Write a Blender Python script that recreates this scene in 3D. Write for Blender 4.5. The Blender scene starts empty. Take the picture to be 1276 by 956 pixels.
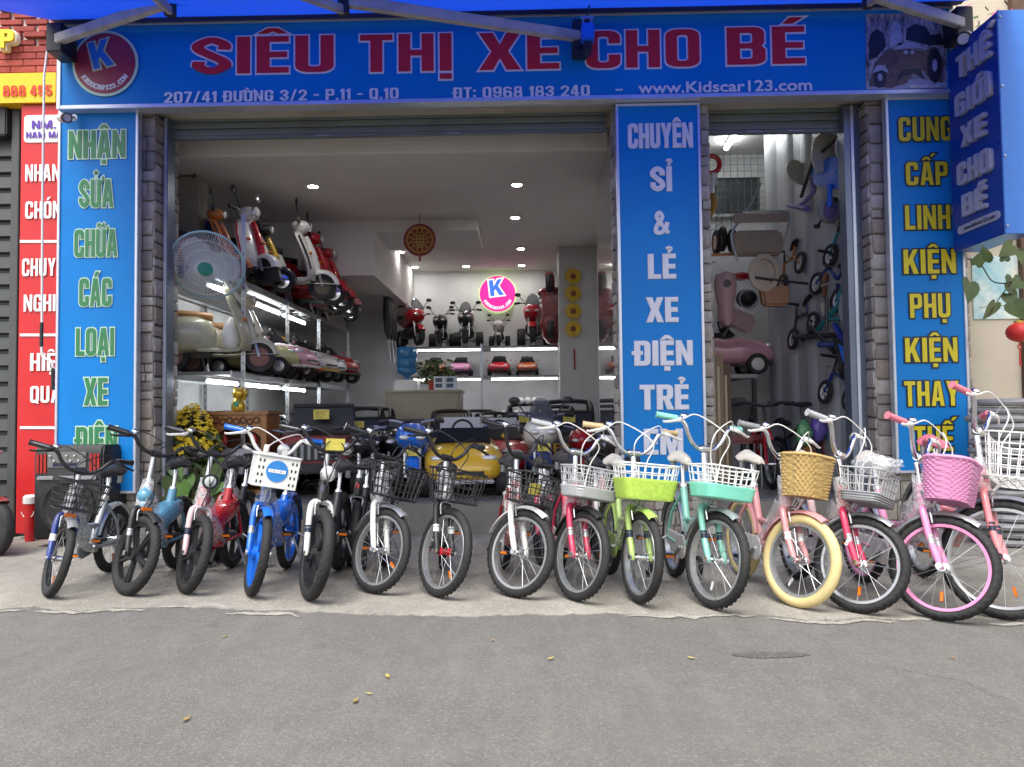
import bpy, bmesh, math, random
from mathutils import Vector, Matrix, Euler
R = math.radians
random.seed(7)
SC = bpy.context.scene
COL = SC.collection

# ------------------------------------------------------------------ camera
CAM_LOC = Vector((0.0, -5.85, 0.95))
F_PX, W_PX, H_PX = 930.0, 1276.0, 956.0
CAM_ROT = Matrix.Rotation(R(1.0), 3, 'Z') @ Matrix.Rotation(R(92.2), 3, 'X') @ Matrix.Rotation(R(-0.66), 3, 'Z')
cam = bpy.data.cameras.new('camera')
cam.sensor_fit = 'HORIZONTAL'; cam.sensor_width = 36.0; cam.lens = 36.0 * F_PX / W_PX
cam.clip_start = 0.05; cam.clip_end = 2000
cam_o = bpy.data.objects.new('camera', cam); COL.objects.link(cam_o)
cam_o.matrix_world = Matrix.Translation(CAM_LOC) @ CAM_ROT.to_4x4()
SC.camera = cam_o

# ------------------------------------------------------------------ daylight, overcast
SUN_EL, SUN_AZ = R(62), R(200)
world = bpy.data.worlds.new('World'); SC.world = world; world.use_nodes = True
wn = world.node_tree.nodes; wl = world.node_tree.links
for n in list(wn): wn.remove(n)
sky = wn.new('ShaderNodeTexSky'); sky.sky_type = 'NISHITA'; sky.sun_disc = False
sky.sun_elevation = SUN_EL; sky.sun_rotation = SUN_AZ; sky.dust_density = 4.0; sky.air_density = 1.0
hs = wn.new('ShaderNodeHueSaturation'); hs.inputs['Saturation'].default_value = 0.10
bg = wn.new('ShaderNodeBackground'); bg.inputs['Strength'].default_value = 0.15
wo = wn.new('ShaderNodeOutputWorld')
wl.new(sky.outputs[0], hs.inputs['Color']); wl.new(hs.outputs[0], bg.inputs[0]); wl.new(bg.outputs[0], wo.inputs[0])
sun = bpy.data.lights.new('sun', 'SUN'); sun.energy = 1.4; sun.angle = R(40); sun.color = (1.0, 0.94, 0.85)
sun_o = bpy.data.objects.new('sun', sun); COL.objects.link(sun_o)
sd = Vector((-0.25 * math.cos(SUN_EL), -0.97 * math.cos(SUN_EL), math.sin(SUN_EL)))
sun_o.rotation_euler = sd.to_track_quat('Z', 'Y').to_euler(); sun_o.location = (0, -6, 14)
SC.view_settings.view_transform = 'Standard'; SC.view_settings.look = 'None'
SC.view_settings.exposure = 1.15; SC.view_settings.gamma = 1.0; SC.view_settings.use_curve_mapping = False
SC.render.engine = 'CYCLES'
SC.cycles.use_denoising = True
try: SC.cycles.denoiser = 'OPENIMAGEDENOISE'
except Exception: pass
SC.cycles.max_bounces = 8; SC.cycles.diffuse_bounces = 4; SC.cycles.glossy_bounces = 4
SC.cycles.transmission_bounces = 6; SC.cycles.transparent_max_bounces = 12
SC.cycles.sample_clamp_indirect = 6.0
SC.cycles.caustics_reflective = False; SC.cycles.caustics_refractive = False

# ------------------------------------------------------------------ survey: a photographed point on a known plane
def ray(px, py):
    return CAM_ROT @ Vector(((px - W_PX / 2) / F_PX, -(py - H_PX / 2) / F_PX, -1.0))
def P(px, py, Y=0.0):
    d = ray(px, py); return CAM_LOC + d * ((Y - CAM_LOC.y) / d.y)
def G(px, py, z=0.0):
    d = ray(px, py); return CAM_LOC + d * ((z - CAM_LOC.z) / d.z)
def PX(px, py, X):
    d = ray(px, py); return CAM_LOC + d * ((X - CAM_LOC.x) / d.x)

# ------------------------------------------------------------------ materials
MATS = {}
def mat(name, col, rough=0.5, metal=0.0, var=0.08, scale=12.0, bump=0.0, bscale=80.0, coat=0.0, spec=0.5,
        trans=0.0, alpha=1.0, emit=None, estr=0.0, dirt=None, sheen=0.0, rvar=0.1):
    if name in MATS: return MATS[name]
    m = bpy.data.materials.new(name); m.use_nodes = True
    nt = m.node_tree; b = nt.nodes['Principled BSDF']; N = nt.nodes.new; L = nt.links.new
    c = tuple(col[:3]) + (1,)
    b.inputs['Base Color'].default_value = c; b.inputs['Roughness'].default_value = rough
    b.inputs['Metallic'].default_value = metal; b.inputs['Coat Weight'].default_value = coat
    b.inputs['Specular IOR Level'].default_value = spec
    b.inputs['Transmission Weight'].default_value = trans; b.inputs['Alpha'].default_value = alpha
    if sheen: b.inputs['Sheen Weight'].default_value = sheen
    if emit:
        b.inputs['Emission Color'].default_value = tuple(emit) + (1,); b.inputs['Emission Strength'].default_value = estr
    tc = N('ShaderNodeTexCoord')
    if var > 0:
        nz = N('ShaderNodeTexNoise'); nz.inputs['Scale'].default_value = scale; nz.inputs['Detail'].default_value = 6
        nz.inputs['Roughness'].default_value = 0.65
        L(tc.outputs['Object'], nz.inputs['Vector'])
        r = N('ShaderNodeMapRange'); r.inputs[1].default_value = 0.3; r.inputs[2].default_value = 0.7
        r.inputs[3].default_value = 1 - var; r.inputs[4].default_value = 1 + var
        L(nz.outputs['Fac'], r.inputs[0])
        mx = N('ShaderNodeMix'); mx.data_type = 'RGBA'; mx.blend_type = 'MULTIPLY'; mx.inputs[0].default_value = 1
        mx.inputs[6].default_value = c; L(r.outputs[0], mx.inputs[7])
        out = mx.outputs[2]
        if dirt:
            n2 = N('ShaderNodeTexNoise'); n2.inputs['Scale'].default_value = dirt[1]; n2.inputs['Detail'].default_value = 8
            L(tc.outputs['Object'], n2.inputs['Vector'])
            r2 = N('ShaderNodeMapRange'); r2.inputs[1].default_value = 0.48; r2.inputs[2].default_value = 0.72
            r2.inputs[3].default_value = 0; r2.inputs[4].default_value = dirt[2]
            L(n2.outputs['Fac'], r2.inputs[0])
            m2 = N('ShaderNodeMix'); m2.data_type = 'RGBA'; L(r2.outputs[0], m2.inputs[0]); L(out, m2.inputs[6])
            m2.inputs[7].default_value = tuple(dirt[0]) + (1,)
            out = m2.outputs[2]
        L(out, b.inputs['Base Color'])
        if rvar:
            r3 = N('ShaderNodeMapRange'); r3.inputs[3].default_value = max(0.02, rough - rvar); r3.inputs[4].default_value = min(1, rough + rvar)
            L(nz.outputs['Fac'], r3.inputs[0]); L(r3.outputs[0], b.inputs['Roughness'])
    if bump > 0:
        nb = N('ShaderNodeTexNoise'); nb.inputs['Scale'].default_value = bscale; nb.inputs['Detail'].default_value = 5
        L(tc.outputs['Object'], nb.inputs['Vector'])
        bp = N('ShaderNodeBump'); bp.inputs['Strength'].default_value = bump; bp.inputs['Distance'].default_value = 0.01
        L(nb.outputs['Fac'], bp.inputs['Height']); L(bp.outputs[0], b.inputs['Normal'])
    MATS[name] = m
    return m
def glow(name, col, s):
    if name in MATS: return MATS[name]
    m = bpy.data.materials.new(name); m.use_nodes = True; nt = m.node_tree
    b = nt.nodes['Principled BSDF']; b.inputs['Base Color'].default_value = tuple(v * 0.7 for v in col) + (1,)
    b.inputs['Emission Color'].default_value = tuple(col) + (1,); b.inputs['Emission Strength'].default_value = s
    MATS[name] = m; return m
def film(name='clear_film', col=(0.9, 0.92, 0.95), amount=0.30, rough=0.22):
    """thin clear plastic wrapping: mostly see-through, crumpled gloss"""
    if name in MATS: return MATS[name]
    m = bpy.data.materials.new(name); m.use_nodes = True; nt = m.node_tree; N = nt.nodes.new; L = nt.links.new
    b = nt.nodes['Principled BSDF']; b.inputs['Base Color'].default_value = tuple(col) + (1,)
    b.inputs['Roughness'].default_value = rough; b.inputs['Alpha'].default_value = amount
    tc = N('ShaderNodeTexCoord'); nz = N('ShaderNodeTexNoise'); nz.inputs['Scale'].default_value = 28; nz.inputs['Detail'].default_value = 4
    nz.inputs['Distortion'].default_value = 1.5
    L(tc.outputs['Object'], nz.inputs['Vector'])
    bp = N('ShaderNodeBump'); bp.inputs['Strength'].default_value = 0.9; bp.inputs['Distance'].default_value = 0.02
    L(nz.outputs['Fac'], bp.inputs['Height']); L(bp.outputs[0], b.inputs['Normal'])
    r = N('ShaderNodeMapRange'); r.inputs[1].default_value = 0.35; r.inputs[2].default_value = 0.7
    r.inputs[3].default_value = amount * 0.5; r.inputs[4].default_value = min(1, amount * 1.7)
    L(nz.outputs['Fac'], r.inputs[0]); L(r.outputs[0], b.inputs['Alpha'])
    MATS[name] = m; return m

# ------------------------------------------------------------------ mesh builder
class MB:
    def __init__(s): s.v = []; s.f = []
    def add(s, vs, fs):
        o = len(s.v); s.v += [tuple(v) for v in vs]; s.f += [tuple(i + o for i in f) for f in fs]; return s
    def bx(s, x0, x1, y0, y1, z0, z1, M=None):
        vs = [(x, y, z) for x in (x0, x1) for y in (y0, y1) for z in (z0, z1)]
        if M is not None: vs = [M @ Vector(v) for v in vs]
        return s.add(vs, [(0, 1, 3, 2), (4, 6, 7, 5), (0, 4, 5, 1), (2, 3, 7, 6), (0, 2, 6, 4), (1, 5, 7, 3)])
    def box(s, c, d, rot=None):
        M = Matrix.Translation(c) @ (Euler(rot).to_matrix().to_4x4() if rot else Matrix())
        return s.bx(-d[0] / 2, d[0] / 2, -d[1] / 2, d[1] / 2, -d[2] / 2, d[2] / 2, M)
    def bar(s, a, b, w, h=None, up=(0, 0, 1)):
        a, b = Vector(a), Vector(b); h = h or w; x = (b - a); L = x.length; x.normalize()
        u = Vector(up)
        if abs(x.dot(u)) > 0.98: u = Vector((0, 1, 0))
        y = u.cross(x).normalized(); z = x.cross(y)
        M = Matrix((x, y, z)).transposed().to_4x4(); M.translation = a
        return s.bx(0, L, -w / 2, w / 2, -h / 2, h / 2, M)
    def tube(s, pts, r, n=8, closed=False, cap=True, flat=1.0):
        pts = [Vector(p) for p in pts]; m = len(pts)
        rs = r if isinstance(r, (list, tuple)) else [r] * m
        tang = []
        for i in range(m):
            if closed: t = pts[(i + 1) % m] - pts[i - 1]
            else: t = pts[min(i + 1, m - 1)] - pts[max(i - 1, 0)]
            tang.append(t.normalized() if t.length > 1e-9 else Vector((0, 0, 1)))
        t0 = tang[0]; nrm = t0.orthogonal().normalized()
        if abs(t0.z) < 0.9: nrm = (Vector((0, 0, 1)) - t0 * t0.z).normalized()
        vs = []
        for i in range(m):
            t = tang[i]; nrm = (nrm - t * nrm.dot(t))
            nrm = nrm.normalized() if nrm.length > 1e-6 else t.orthogonal().normalized()
            b = t.cross(nrm)
            for k in range(n):
                a = 2 * math.pi * k / n
                vs.append(pts[i] + (nrm * math.cos(a) + b * math.sin(a) * flat) * rs[i])
        fs = []
        for i in range(m if closed else m - 1):
            j = (i + 1) % m
            for k in range(n):
                fs.append((i * n + k, i * n + (k + 1) % n, j * n + (k + 1) % n, j * n + k))
        if cap and not closed: fs += [tuple(range(n))[::-1], tuple((m - 1) * n + k for k in range(n))]
        return s.add(vs, fs)
    def loft(s, rings, cap=True, closed=False):
        n = len(rings[0]); m = len(rings); fs = []
        for i in range(m if closed else m - 1):
            j = (i + 1) % m
            for k in range(n): fs.append((i * n + k, i * n + (k + 1) % n, j * n + (k + 1) % n, j * n + k))
        if cap and not closed: fs += [tuple(range(n))[::-1], tuple((m - 1) * n + k for k in range(n))]
        return s.add([p for r in rings for p in r], fs)
    def lathe(s, prof, n=24, o=(0, 0, 0), axis='Z', close=False):
        rings = []
        for r, z in prof:
            rg = []
            for k in range(n):
                a = 2 * math.pi * k / n; x, y = r * math.cos(a), r * math.sin(a)
                p = {'Z': (x, y, z), 'Y': (x, z, -y), 'X': (z, x, y)}[axis]
                rg.append((p[0] + o[0], p[1] + o[1], p[2] + o[2]))
            rings.append(rg)
        return s.loft(rings, cap=not close, closed=close)
    def prism(s, poly, a, b, plane='XZ', o=(0, 0, 0)):
        def m3(p, t):
            q = {'XZ': (p[0], t, p[1]), 'XY': (p[0], p[1], t), 'YZ': (t, p[0], p[1])}[plane]
            return (q[0] + o[0], q[1] + o[1], q[2] + o[2])
        n = len(poly); vs = [m3(p, a) for p in poly] + [m3(p, b) for p in poly]
        fs = [tuple(range(n)), tuple(range(2 * n - 1, n - 1, -1))] + [(i, i + n, (i + 1) % n + n, (i + 1) % n) for i in range(n)]
        return s.add(vs, fs)
    def ball(s, c, r, n=12, m=8):
        r = r if isinstance(r, (list, tuple)) else (r, r, r); vs = [(c[0], c[1], c[2] - r[2])]
        for i in range(1, m):
            t = math.pi * i / m
            for k in range(n):
                a = 2 * math.pi * k / n
                vs.append((c[0] + r[0] * math.sin(t) * math.cos(a), c[1] + r[1] * math.sin(t) * math.sin(a), c[2] - r[2] * math.cos(t)))
        vs.append((c[0], c[1], c[2] + r[2])); fs = []
        for k in range(n):
            fs.append((0, 1 + (k + 1) % n, 1 + k))
            fs.append((len(vs) - 1, 1 + (m - 2) * n + k, 1 + (m - 2) * n + (k + 1) % n))
        for i in range(m - 2):
            for k in range(n):
                a = 1 + i * n + k; b = 1 + i * n + (k + 1) % n
                fs.append((a, b, b + n, a + n))
        return s.add(vs, fs)
    def torus(s, RR, r, n=36, m=10, o=(0, 0, 0), axis='Y', tread=0.0, rz=None):
        rz = rz or r; vs = []
        for i in range(n):
            a = 2 * math.pi * i / n
            for k in range(m):
                b = 2 * math.pi * k / m; rr = RR + r * math.cos(b); w = rz * math.sin(b)
                if tread and math.cos(b) > 0.2: rr -= tread * ((i + (k % 2)) % 2)
                x, z = rr * math.cos(a), rr * math.sin(a)
                p = {'Y': (x, w, z), 'Z': (x, z, w), 'X': (w, x, z)}[axis]
                vs.append((p[0] + o[0], p[1] + o[1], p[2] + o[2]))
        fs = [(i * m + k, i * m + (k + 1) % m, ((i + 1) % n) * m + (k + 1) % m, ((i + 1) % n) * m + k) for i in range(n) for k in range(m)]
        return s.add(vs, fs)
    def mesh(s, name, smooth=40, bevel=0.0, segs=2, M=None):
        me = bpy.data.meshes.new(name)
        vs = s.v if M is None else [M @ Vector(v) for v in s.v]
        me.from_pydata(vs, [], s.f)
        bm = bmesh.new(); bm.from_mesh(me)
        bmesh.ops.recalc_face_normals(bm, faces=bm.faces)
        if bevel > 0:
            es = [e for e in bm.edges if e.is_manifold and e.calc_face_angle(0) > 0.5]
            bmesh.ops.bevel(bm, geom=es, offset=bevel, segments=segs, affect='EDGES', clamp_overlap=True)
        bm.to_mesh(me); bm.free()
        if smooth:
            me.shade_smooth(); me.set_sharp_from_angle(angle=R(smooth))
        return me

def obj(name, me, m, parent=None, M=None, label=None, kind=None):
    o = bpy.data.objects.new(name, me)
    COL.objects.link(o)
    if m is not None and not me.materials: me.materials.append(m)
    if parent is not None: o.parent = parent
    if M is not None: o.matrix_basis = M
    if label: o['label'] = label
    if kind: o['kind'] = kind
    return o
def part(name, mb, m, parent, smooth=40, bevel=0.0, M=None, label=None, kind=None, segs=2):
    return obj(name, mb.mesh(name, smooth, bevel, segs), m, parent, M, label, kind)
def thing(name, label, cat, loc=(0, 0, 0), rz=0.0, group=None, rot=None, scale=1.0):
    o = bpy.data.objects.new(name, None); COL.objects.link(o); o.empty_display_size = 0.1
    o.location = loc; o.rotation_euler = rot if rot else (0, 0, rz); o.scale = (scale,) * 3
    o['label'] = label; o['category'] = cat
    if group: o['group'] = group
    return o
def single(name, mb, m, label, cat, group=None, loc=None, rot=None, smooth=40, bevel=0.0):
    o = obj(name, mb.mesh(name, smooth, bevel), m)
    if loc: o.location = loc
    if rot: o.rotation_euler = rot
    o['label'] = label; o['category'] = cat
    if group: o['group'] = group
    return o
def struct(name, mb, m, smooth=40, bevel=0.0):
    o = obj(name, mb.mesh(name, smooth, bevel), m); o['kind'] = 'structure'; return o
def T(x, y, z): return Matrix.Translation((x, y, z))
def RX(a): return Matrix.Rotation(R(a), 4, 'X')
def RY(a): return Matrix.Rotation(R(a), 4, 'Y')
def RZ(a): return Matrix.Rotation(R(a), 4, 'Z')
def arc(c, r, a0, a1, n, plane='XZ', off=0.0, r2=None):
    out = []
    for i in range(n + 1):
        a = R(a0 + (a1 - a0) * i / n); u, w = c[0] + r * math.cos(a), c[1] + (r2 or r) * math.sin(a)
        out.append({'XZ': (u, off, w), 'XY': (u, w, off), 'YZ': (off, u, w)}[plane])
    return out
def spline(pts, n=6):
    """Catmull-Rom through the points"""
    pts = [Vector(p) for p in pts]; out = []
    q = [pts[0] * 2 - pts[1]] + pts + [pts[-1] * 2 - pts[-2]]
    for i in range(1, len(q) - 2):
        for k in range(n):
            t = k / n
            out.append(0.5 * ((2 * q[i]) + (q[i + 1] - q[i - 1]) * t + (2 * q[i - 1] - 5 * q[i] + 4 * q[i + 1] - q[i + 2]) * t * t
                              + (3 * q[i] - q[i - 1] - 3 * q[i + 1] + q[i + 2]) * t ** 3))
    out.append(pts[-1]); return out

# ------------------------------------------------------------------ lettering
INTER_CAP = 0.727
_txt = {}
def text_mesh(s, cap, width=None, bold=0.0, depth=0.002, shear=0.0, res=3, spacing=1.0, name='lettering'):
    """letters in the XZ plane facing -Y, centred on x=0, baseline z=0; bold = stroke growth in metres"""
    key = (s, round(cap, 4), width, bold, depth, shear, spacing)
    if key in _txt: return _txt[key]
    fc = bpy.data.curves.new('t', 'FONT'); fc.body = s; fc.resolution_u = res; fc.space_character = spacing
    fo = bpy.data.objects.new('t', fc); COL.objects.link(fo)
    bpy.context.view_layer.update()
    dg = bpy.context.evaluated_depsgraph_get()
    cu = fo.evaluated_get(dg).to_curve(dg).copy() if hasattr(fo, 'to_curve') else None
    xs = [p.co.x for sp in cu.splines for p in sp.bezier_points]
    x0, x1 = min(xs), max(xs); sz = cap / INTER_CAP
    sx = (width - 2 * bold) / (x1 - x0) if width else sz
    M = Matrix.Diagonal((sx, sz, 1, 1)) @ Matrix.Translation((-(x0 + x1) / 2, 0, 0))
    cu.transform(M)
    if shear: cu.transform(Matrix(((1, shear, 0, 0), (0, 1, 0, 0), (0, 0, 1, 0), (0, 0, 0, 1))))
    cu.dimensions = '2D'; cu.fill_mode = 'BOTH'; cu.offset = bold; cu.extrude = depth / 2
    co = bpy.data.objects.new('c', cu); COL.objects.link(co)
    bpy.context.view_layer.update()
    dg = bpy.context.evaluated_depsgraph_get()
    me = bpy.data.meshes.new_from_object(co.evaluated_get(dg))
    me.transform(Matrix.Translation((0, -depth / 2, 0)) @ Matrix.Rotation(R(90), 4, 'X'))
    me.name = name; me.materials.clear()
    for o in (fo, co): bpy.data.objects.remove(o)
    _txt[key] = me
    return me
# ------------------------------------------------------------------ block lettering (condensed poster gothic drawn as outlines)
import unicodedata
def _rr(x0, y0, x1, y1, r, n=4, corners='1111'):
    """rounded rectangle, ccw from bottom-left; corners = bl br tr tl"""
    out = []
    for (cx, cy, a0, on, qx, qy) in ((x0 + r, y0 + r, 180, corners[0], x0, y0), (x1 - r, y0 + r, 270, corners[1], x1, y0),
                                     (x1 - r, y1 - r, 0, corners[2], x1, y1), (x0 + r, y1 - r, 90, corners[3], x0, y1)):
        if on == '1':
            for i in range(n + 1):
                a = R(a0 + 90 * i / n); out.append((cx + r * math.cos(a), cy + r * math.sin(a)))
        else: out.append((qx, qy))
    return out
def _stroke(cl, hw):
    cl = [Vector((p[0], p[1], 0)) for p in cl]; L, Rr = [], []
    hw = hw if isinstance(hw, list) else [hw] * len(cl)
    for i, p in enumerate(cl):
        t = (cl[min(i + 1, len(cl) - 1)] - cl[max(i - 1, 0)]).normalized(); n = Vector((-t.y, t.x, 0))
        L.append((p + n * hw[i])[:2]); Rr.append((p - n * hw[i])[:2])
    return L + Rr[::-1]
def _sp(pts, n=5): return [(p.x, p.y) for p in spline([(a, b, 0) for a, b in pts], n)]
GW, GS, GT = 0.50, 0.17, 0.155
def glyph(c):
    """(advance width, [layers]); a layer is a list of loops filled even-odd"""
    w, s, t = GW, GS, GT
    if c == 'I': return s, [[[(0, 0), (s, 0), (s, 1), (0, 1)]]]
    if c == 'L': return w * .82, [[[(0, 0), (w * .82, 0), (w * .82, t), (s, t), (s, 1), (0, 1)]]]
    if c in 'EF':
        e = w * .84; p = [(s, .5 - t / 2), (e * .95, .5 - t / 2), (e * .95, .5 + t / 2), (s, .5 + t / 2), (s, 1 - t), (e, 1 - t), (e, 1), (0, 1)]
        return e, [[([(0, 0), (e, 0), (e, t), (s, t)] if c == 'E' else [(0, 0), (s, 0)]) + p]]
    if c == 'H': return w, [[[(0, 0), (s, 0), (s, .42), (w - s, .42), (w - s, 0), (w, 0), (w, 1), (w - s, 1), (w - s, .42 + t), (s, .42 + t), (s, 1), (0, 1)]]]
    if c == 'N':
        a = s * .92; return w * 1.04, [[[(0, 0), (a, 0), (a, .58), (w * 1.04 - a, 0), (w * 1.04, 0), (w * 1.04, 1), (w * 1.04 - a, 1), (w * 1.04 - a, .42), (a, 1), (0, 1)]]]
    if c == 'M':
        W = w * 1.36; a = s * .92; m = W / 2; return W, [[[(0, 0), (a, 0), (a, .6), (m - .07, 0), (m + .07, 0), (W - a, .6), (W - a, 0), (W, 0), (W, 1), (W - a * 1.25, 1), (m, .36), (a * 1.25, 1), (0, 1)]]]
    if c == 'A':
        W = w * 1.08; m = W / 2; return W, [[[(0, 0), (s * .98, 0), (s + .025, .2), (W - s - .025, .2), (W - s * .98, 0), (W, 0), (m + s * .68, 1), (m - s * .68, 1)],
                                           [(s + .05, .34), (m, .80), (W - s - .05, .34)]]]
    if c == 'V':
        W = w * 1.05; m = W / 2; return W, [[[(m - s * .66, 0), (m + s * .66, 0), (W, 1), (W - s, 1), (m, .24), (s, 1), (0, 1)]]]
    if c == 'X':
        W = w * 1.1; m = W / 2; return W, [[[(0, 0), (s * 1.1, 0), (m, .32), (W - s * 1.1, 0), (W, 0), (m + .64 * s, .5), (W, 1), (W - 1.1 * s, 1), (m, .68), (1.1 * s, 1), (0, 1), (m - .64 * s, .5)]]]
    if c == 'Y':
        W = w * 1.06; m = W / 2; return W, [[[(m - s / 2, 0), (m + s / 2, 0), (m + s / 2, .4), (W, 1), (W - 1.05 * s, 1), (m, .62), (1.05 * s, 1), (0, 1), (m - s / 2, .4)]]]
    if c == 'K':
        W = w * 1.08; return W, [[[(0, 0), (s, 0), (s, .3), (s + .06, .42), (W - s * 1.12, 0), (W, 0), (s + .175, .6), (W - .01, 1), (W - s * 1.12, 1), (s, .58), (s, 1), (0, 1)]]]
    if c == 'T': return w * .92, [[[(w * .46 - s / 2, 0), (w * .46 + s / 2, 0), (w * .46 + s / 2, 1 - t), (w * .92, 1 - t), (w * .92, 1), (0, 1), (0, 1 - t), (w * .46 - s / 2, 1 - t)]]]
    if c in 'OQ0':
        ly = [[_rr(0, 0, w, 1, .17), _rr(s, t, w - s, 1 - t, .06)]]
        if c == 'Q': ly.append([[(w * .5, .2), (w * .72, -.04), (w * 1.02, -.04), (w * .72, .2)]])
        return w, ly
    if c in 'CG':
        r, ri = .17, .06
        o = [(w, .66)] + _rr(0, 0, w, 1, r)[10:20] + _rr(0, 0, w, 1, r)[0:10]
        inn = _rr(s, t, w - s, 1 - t, ri)
        if c == 'C': term = [(w, .36), (w - s, .36)]
        else: term = [(w, .53), (w * .53, .53), (w * .53, .40), (w - s, .40)]
        return w, [[o + term + inn[5:10][::-1] + inn[0:5][::-1] + inn[15:20][::-1] + inn[10:15][::-1] + [(w - s, .66)]]]
    if c == 'D': return w, [[_rr(0, 0, w, 1, .17, corners='0110'), _rr(s, t, w - s, 1 - t, .06, corners='0110')]]
    if c in 'PR':
        o = [(0, 0), (s, 0), (s, .38), (w - .15, .38)] + [(w - .15 + .15 * math.sin(R(a)), .53 - .15 * math.cos(R(a))) for a in (30, 60, 90)]
        if c == 'R': o = [(0, 0), (s, 0), (s, .38), (s + .06, .38), (w - s * 1.02, 0), (w + .02, 0), (w - .115, .40), (w - .03, .47), (w, .56)]
        o += [(w, .85)] + [(w - .15 + .15 * math.cos(R(a)), .85 + .15 * math.sin(R(a))) for a in (30, 60, 90)] + [(0, 1)]
        return w, [[o, _rr(s, .38 + t, w - s, 1 - t, .05, corners='0110')]]
    if c == 'B':
        o = [(0, 0), (w - .15, 0)] + [(w - .15 + .15 * math.sin(R(a)), .15 - .15 * math.cos(R(a))) for a in (30, 60, 90)] + [(w, .40), (w - .05, .5), (w - .015, .58), (w - .015, .86)]
        o += [(w - .155 + .14 * math.cos(R(a)), .86 + .14 * math.sin(R(a))) for a in (30, 60, 90)] + [(0, 1)]
        return w, [[o, _rr(s, t, w - s, .5 - t * .45, .05, corners='0110'), _rr(s, .5 + t * .45, w - s, 1 - t, .05, corners='0110')]]
    if c == 'U':
        o = [(0, 1)] + _rr(0, 0, w, 1, .17)[0:10] + [(w, 1), (w - s, 1)] + _rr(s, t, w - s, 1 - t, .06)[5:10][::-1] + _rr(s, t, w - s, 1 - t, .06)[0:5][::-1] + [(s, 1)]
        return w, [[o]]
    if c == 'S': return w, [[_stroke(_sp([(w - s / 2, .66), (w - s / 2, .80), (w * .5, 1 - t / 2), (s / 2, .80), (s * .55, .66), (w * .5, .5), (w - s * .55, .34), (w - s / 2, .2), (w * .5, t / 2), (s / 2, .2), (s / 2, .34)], 4), s * .48)]]
    if c == '1': return s * 1.5, [[[(s * .5, 0), (s * 1.5, 0), (s * 1.5, 1), (s * .7, 1), (0, .82), (0, .68), (s * .5, .76)]]]
    if c == '2': return w * .95, [[_stroke(_sp([(s / 2, .66), (s / 2, .8), (w * .47, 1 - t / 2), (w * .95 - s / 2, .8), (w * .95 - s / 2, .64), (w * .6, .42), (s * .62, .13)], 4), s * .46)], [[(0, 0), (w * .95, 0), (w * .95, t), (0, t)]]]
    if c == '3': return w * .95, [[_stroke(_sp([(s / 2, .7), (s / 2, .82), (w * .47, 1 - t / 2), (w * .95 - s / 2, .82), (w * .95 - s / 2, .65), (w * .4, .53)], 4), s * .46)],
                                [_stroke(_sp([(w * .4, .51), (w * .95 - s / 2, .38), (w * .95 - s / 2, .2), (w * .47, t / 2), (s / 2, .2), (s / 2, .32)], 4), s * .46)]]
    if c == '4': return w, [[[(w * .48, 0), (w * .48 + s, 0), (w * .48 + s, .2), (w, .2), (w, .34), (w * .48 + s, .34), (w * .48 + s, 1), (w * .42, 1), (0, .36), (0, .2), (w * .48, .2)], [(s * .8, .34), (w * .48, .74), (w * .48, .34)]]]
    if c == '5': return w * .95, [[_stroke(_sp([(s / 2, .3), (s / 2, .2), (w * .47, t / 2), (w * .95 - s / 2, .22), (w * .95 - s / 2, .42), (w * .5, .56), (s * .6, .5)], 4), s * .46)], [[(0, .46), (s, .46), (s, 1 - t), (w * .9, 1 - t), (w * .9, 1), (0, 1)]]]
    if c == '6': return w, [[_rr(0, 0, w, .62, .15), _rr(s, t, w - s, .62 - t, .04)], [_stroke(_sp([(s / 2, .4), (s / 2, .8), (w * .5, 1 - t / 2), (w - s / 2, .8), (w - s / 2, .7)], 4), s * .46)]]
    if c == '9': return w, [[_rr(0, .38, w, 1, .15), _rr(s, .38 + t, w - s, 1 - t, .04)], [_stroke(_sp([(w - s / 2, .6), (w - s / 2, .2), (w * .5, t / 2), (s / 2, .2), (s / 2, .3)], 4), s * .46)]]
    if c == '8': return w, [[_rr(0, 0, w, .56, .16), _rr(s, t * .85, w - s, .41, .04)], [_rr(.03, .47, w - .03, 1, .16), _rr(s, .60, w - s, 1 - t * .85, .04)]]
    if c == '7': return w * .9, [[[(w * .12, 0), (w * .46, 0), (w * .9, .84), (w * .9, 1), (0, 1), (0, 1 - t), (w * .56, 1 - t)]]]
    if c == '.': return s * .9, [[[(0, 0), (s * .9, 0), (s * .9, s), (0, s)]]]
    if c == ':': return s * .9, [[[(0, .1), (s * .9, .1), (s * .9, .1 + s), (0, .1 + s)]], [[(0, .6), (s * .9, .6), (s * .9, .6 + s), (0, .6 + s)]]]
    if c == '-': return w * .6, [[[(0, .4), (w * .6, .4), (w * .6, .55), (0, .55)]]]
    if c == '/': return w * .8, [[[(0, -.03), (s * .8, -.03), (w * .8, 1.03), (w * .8 - s * .8, 1.03)]]]
    if c == '&': return w * 1.15, [[_stroke(_sp([(w * 1.08, .06), (w * .7, .34), (w * .22, .74), (w * .42, .93), (w * .64, .76), (w * .5, .58), (s * .5, .3), (w * .16, .1), (w * .45, .06), (w * .86, .2), (w * 1.0, .5)], 5)[:26], s * .36)],
                                 [_stroke(_sp([(w * .5, .58), (s * .5, .3), (w * .2, .09), (w * .5, .07), (w * .86, .22), (w * 1.02, .5)], 5), s * .38)]]
    return w * .5, []
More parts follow.
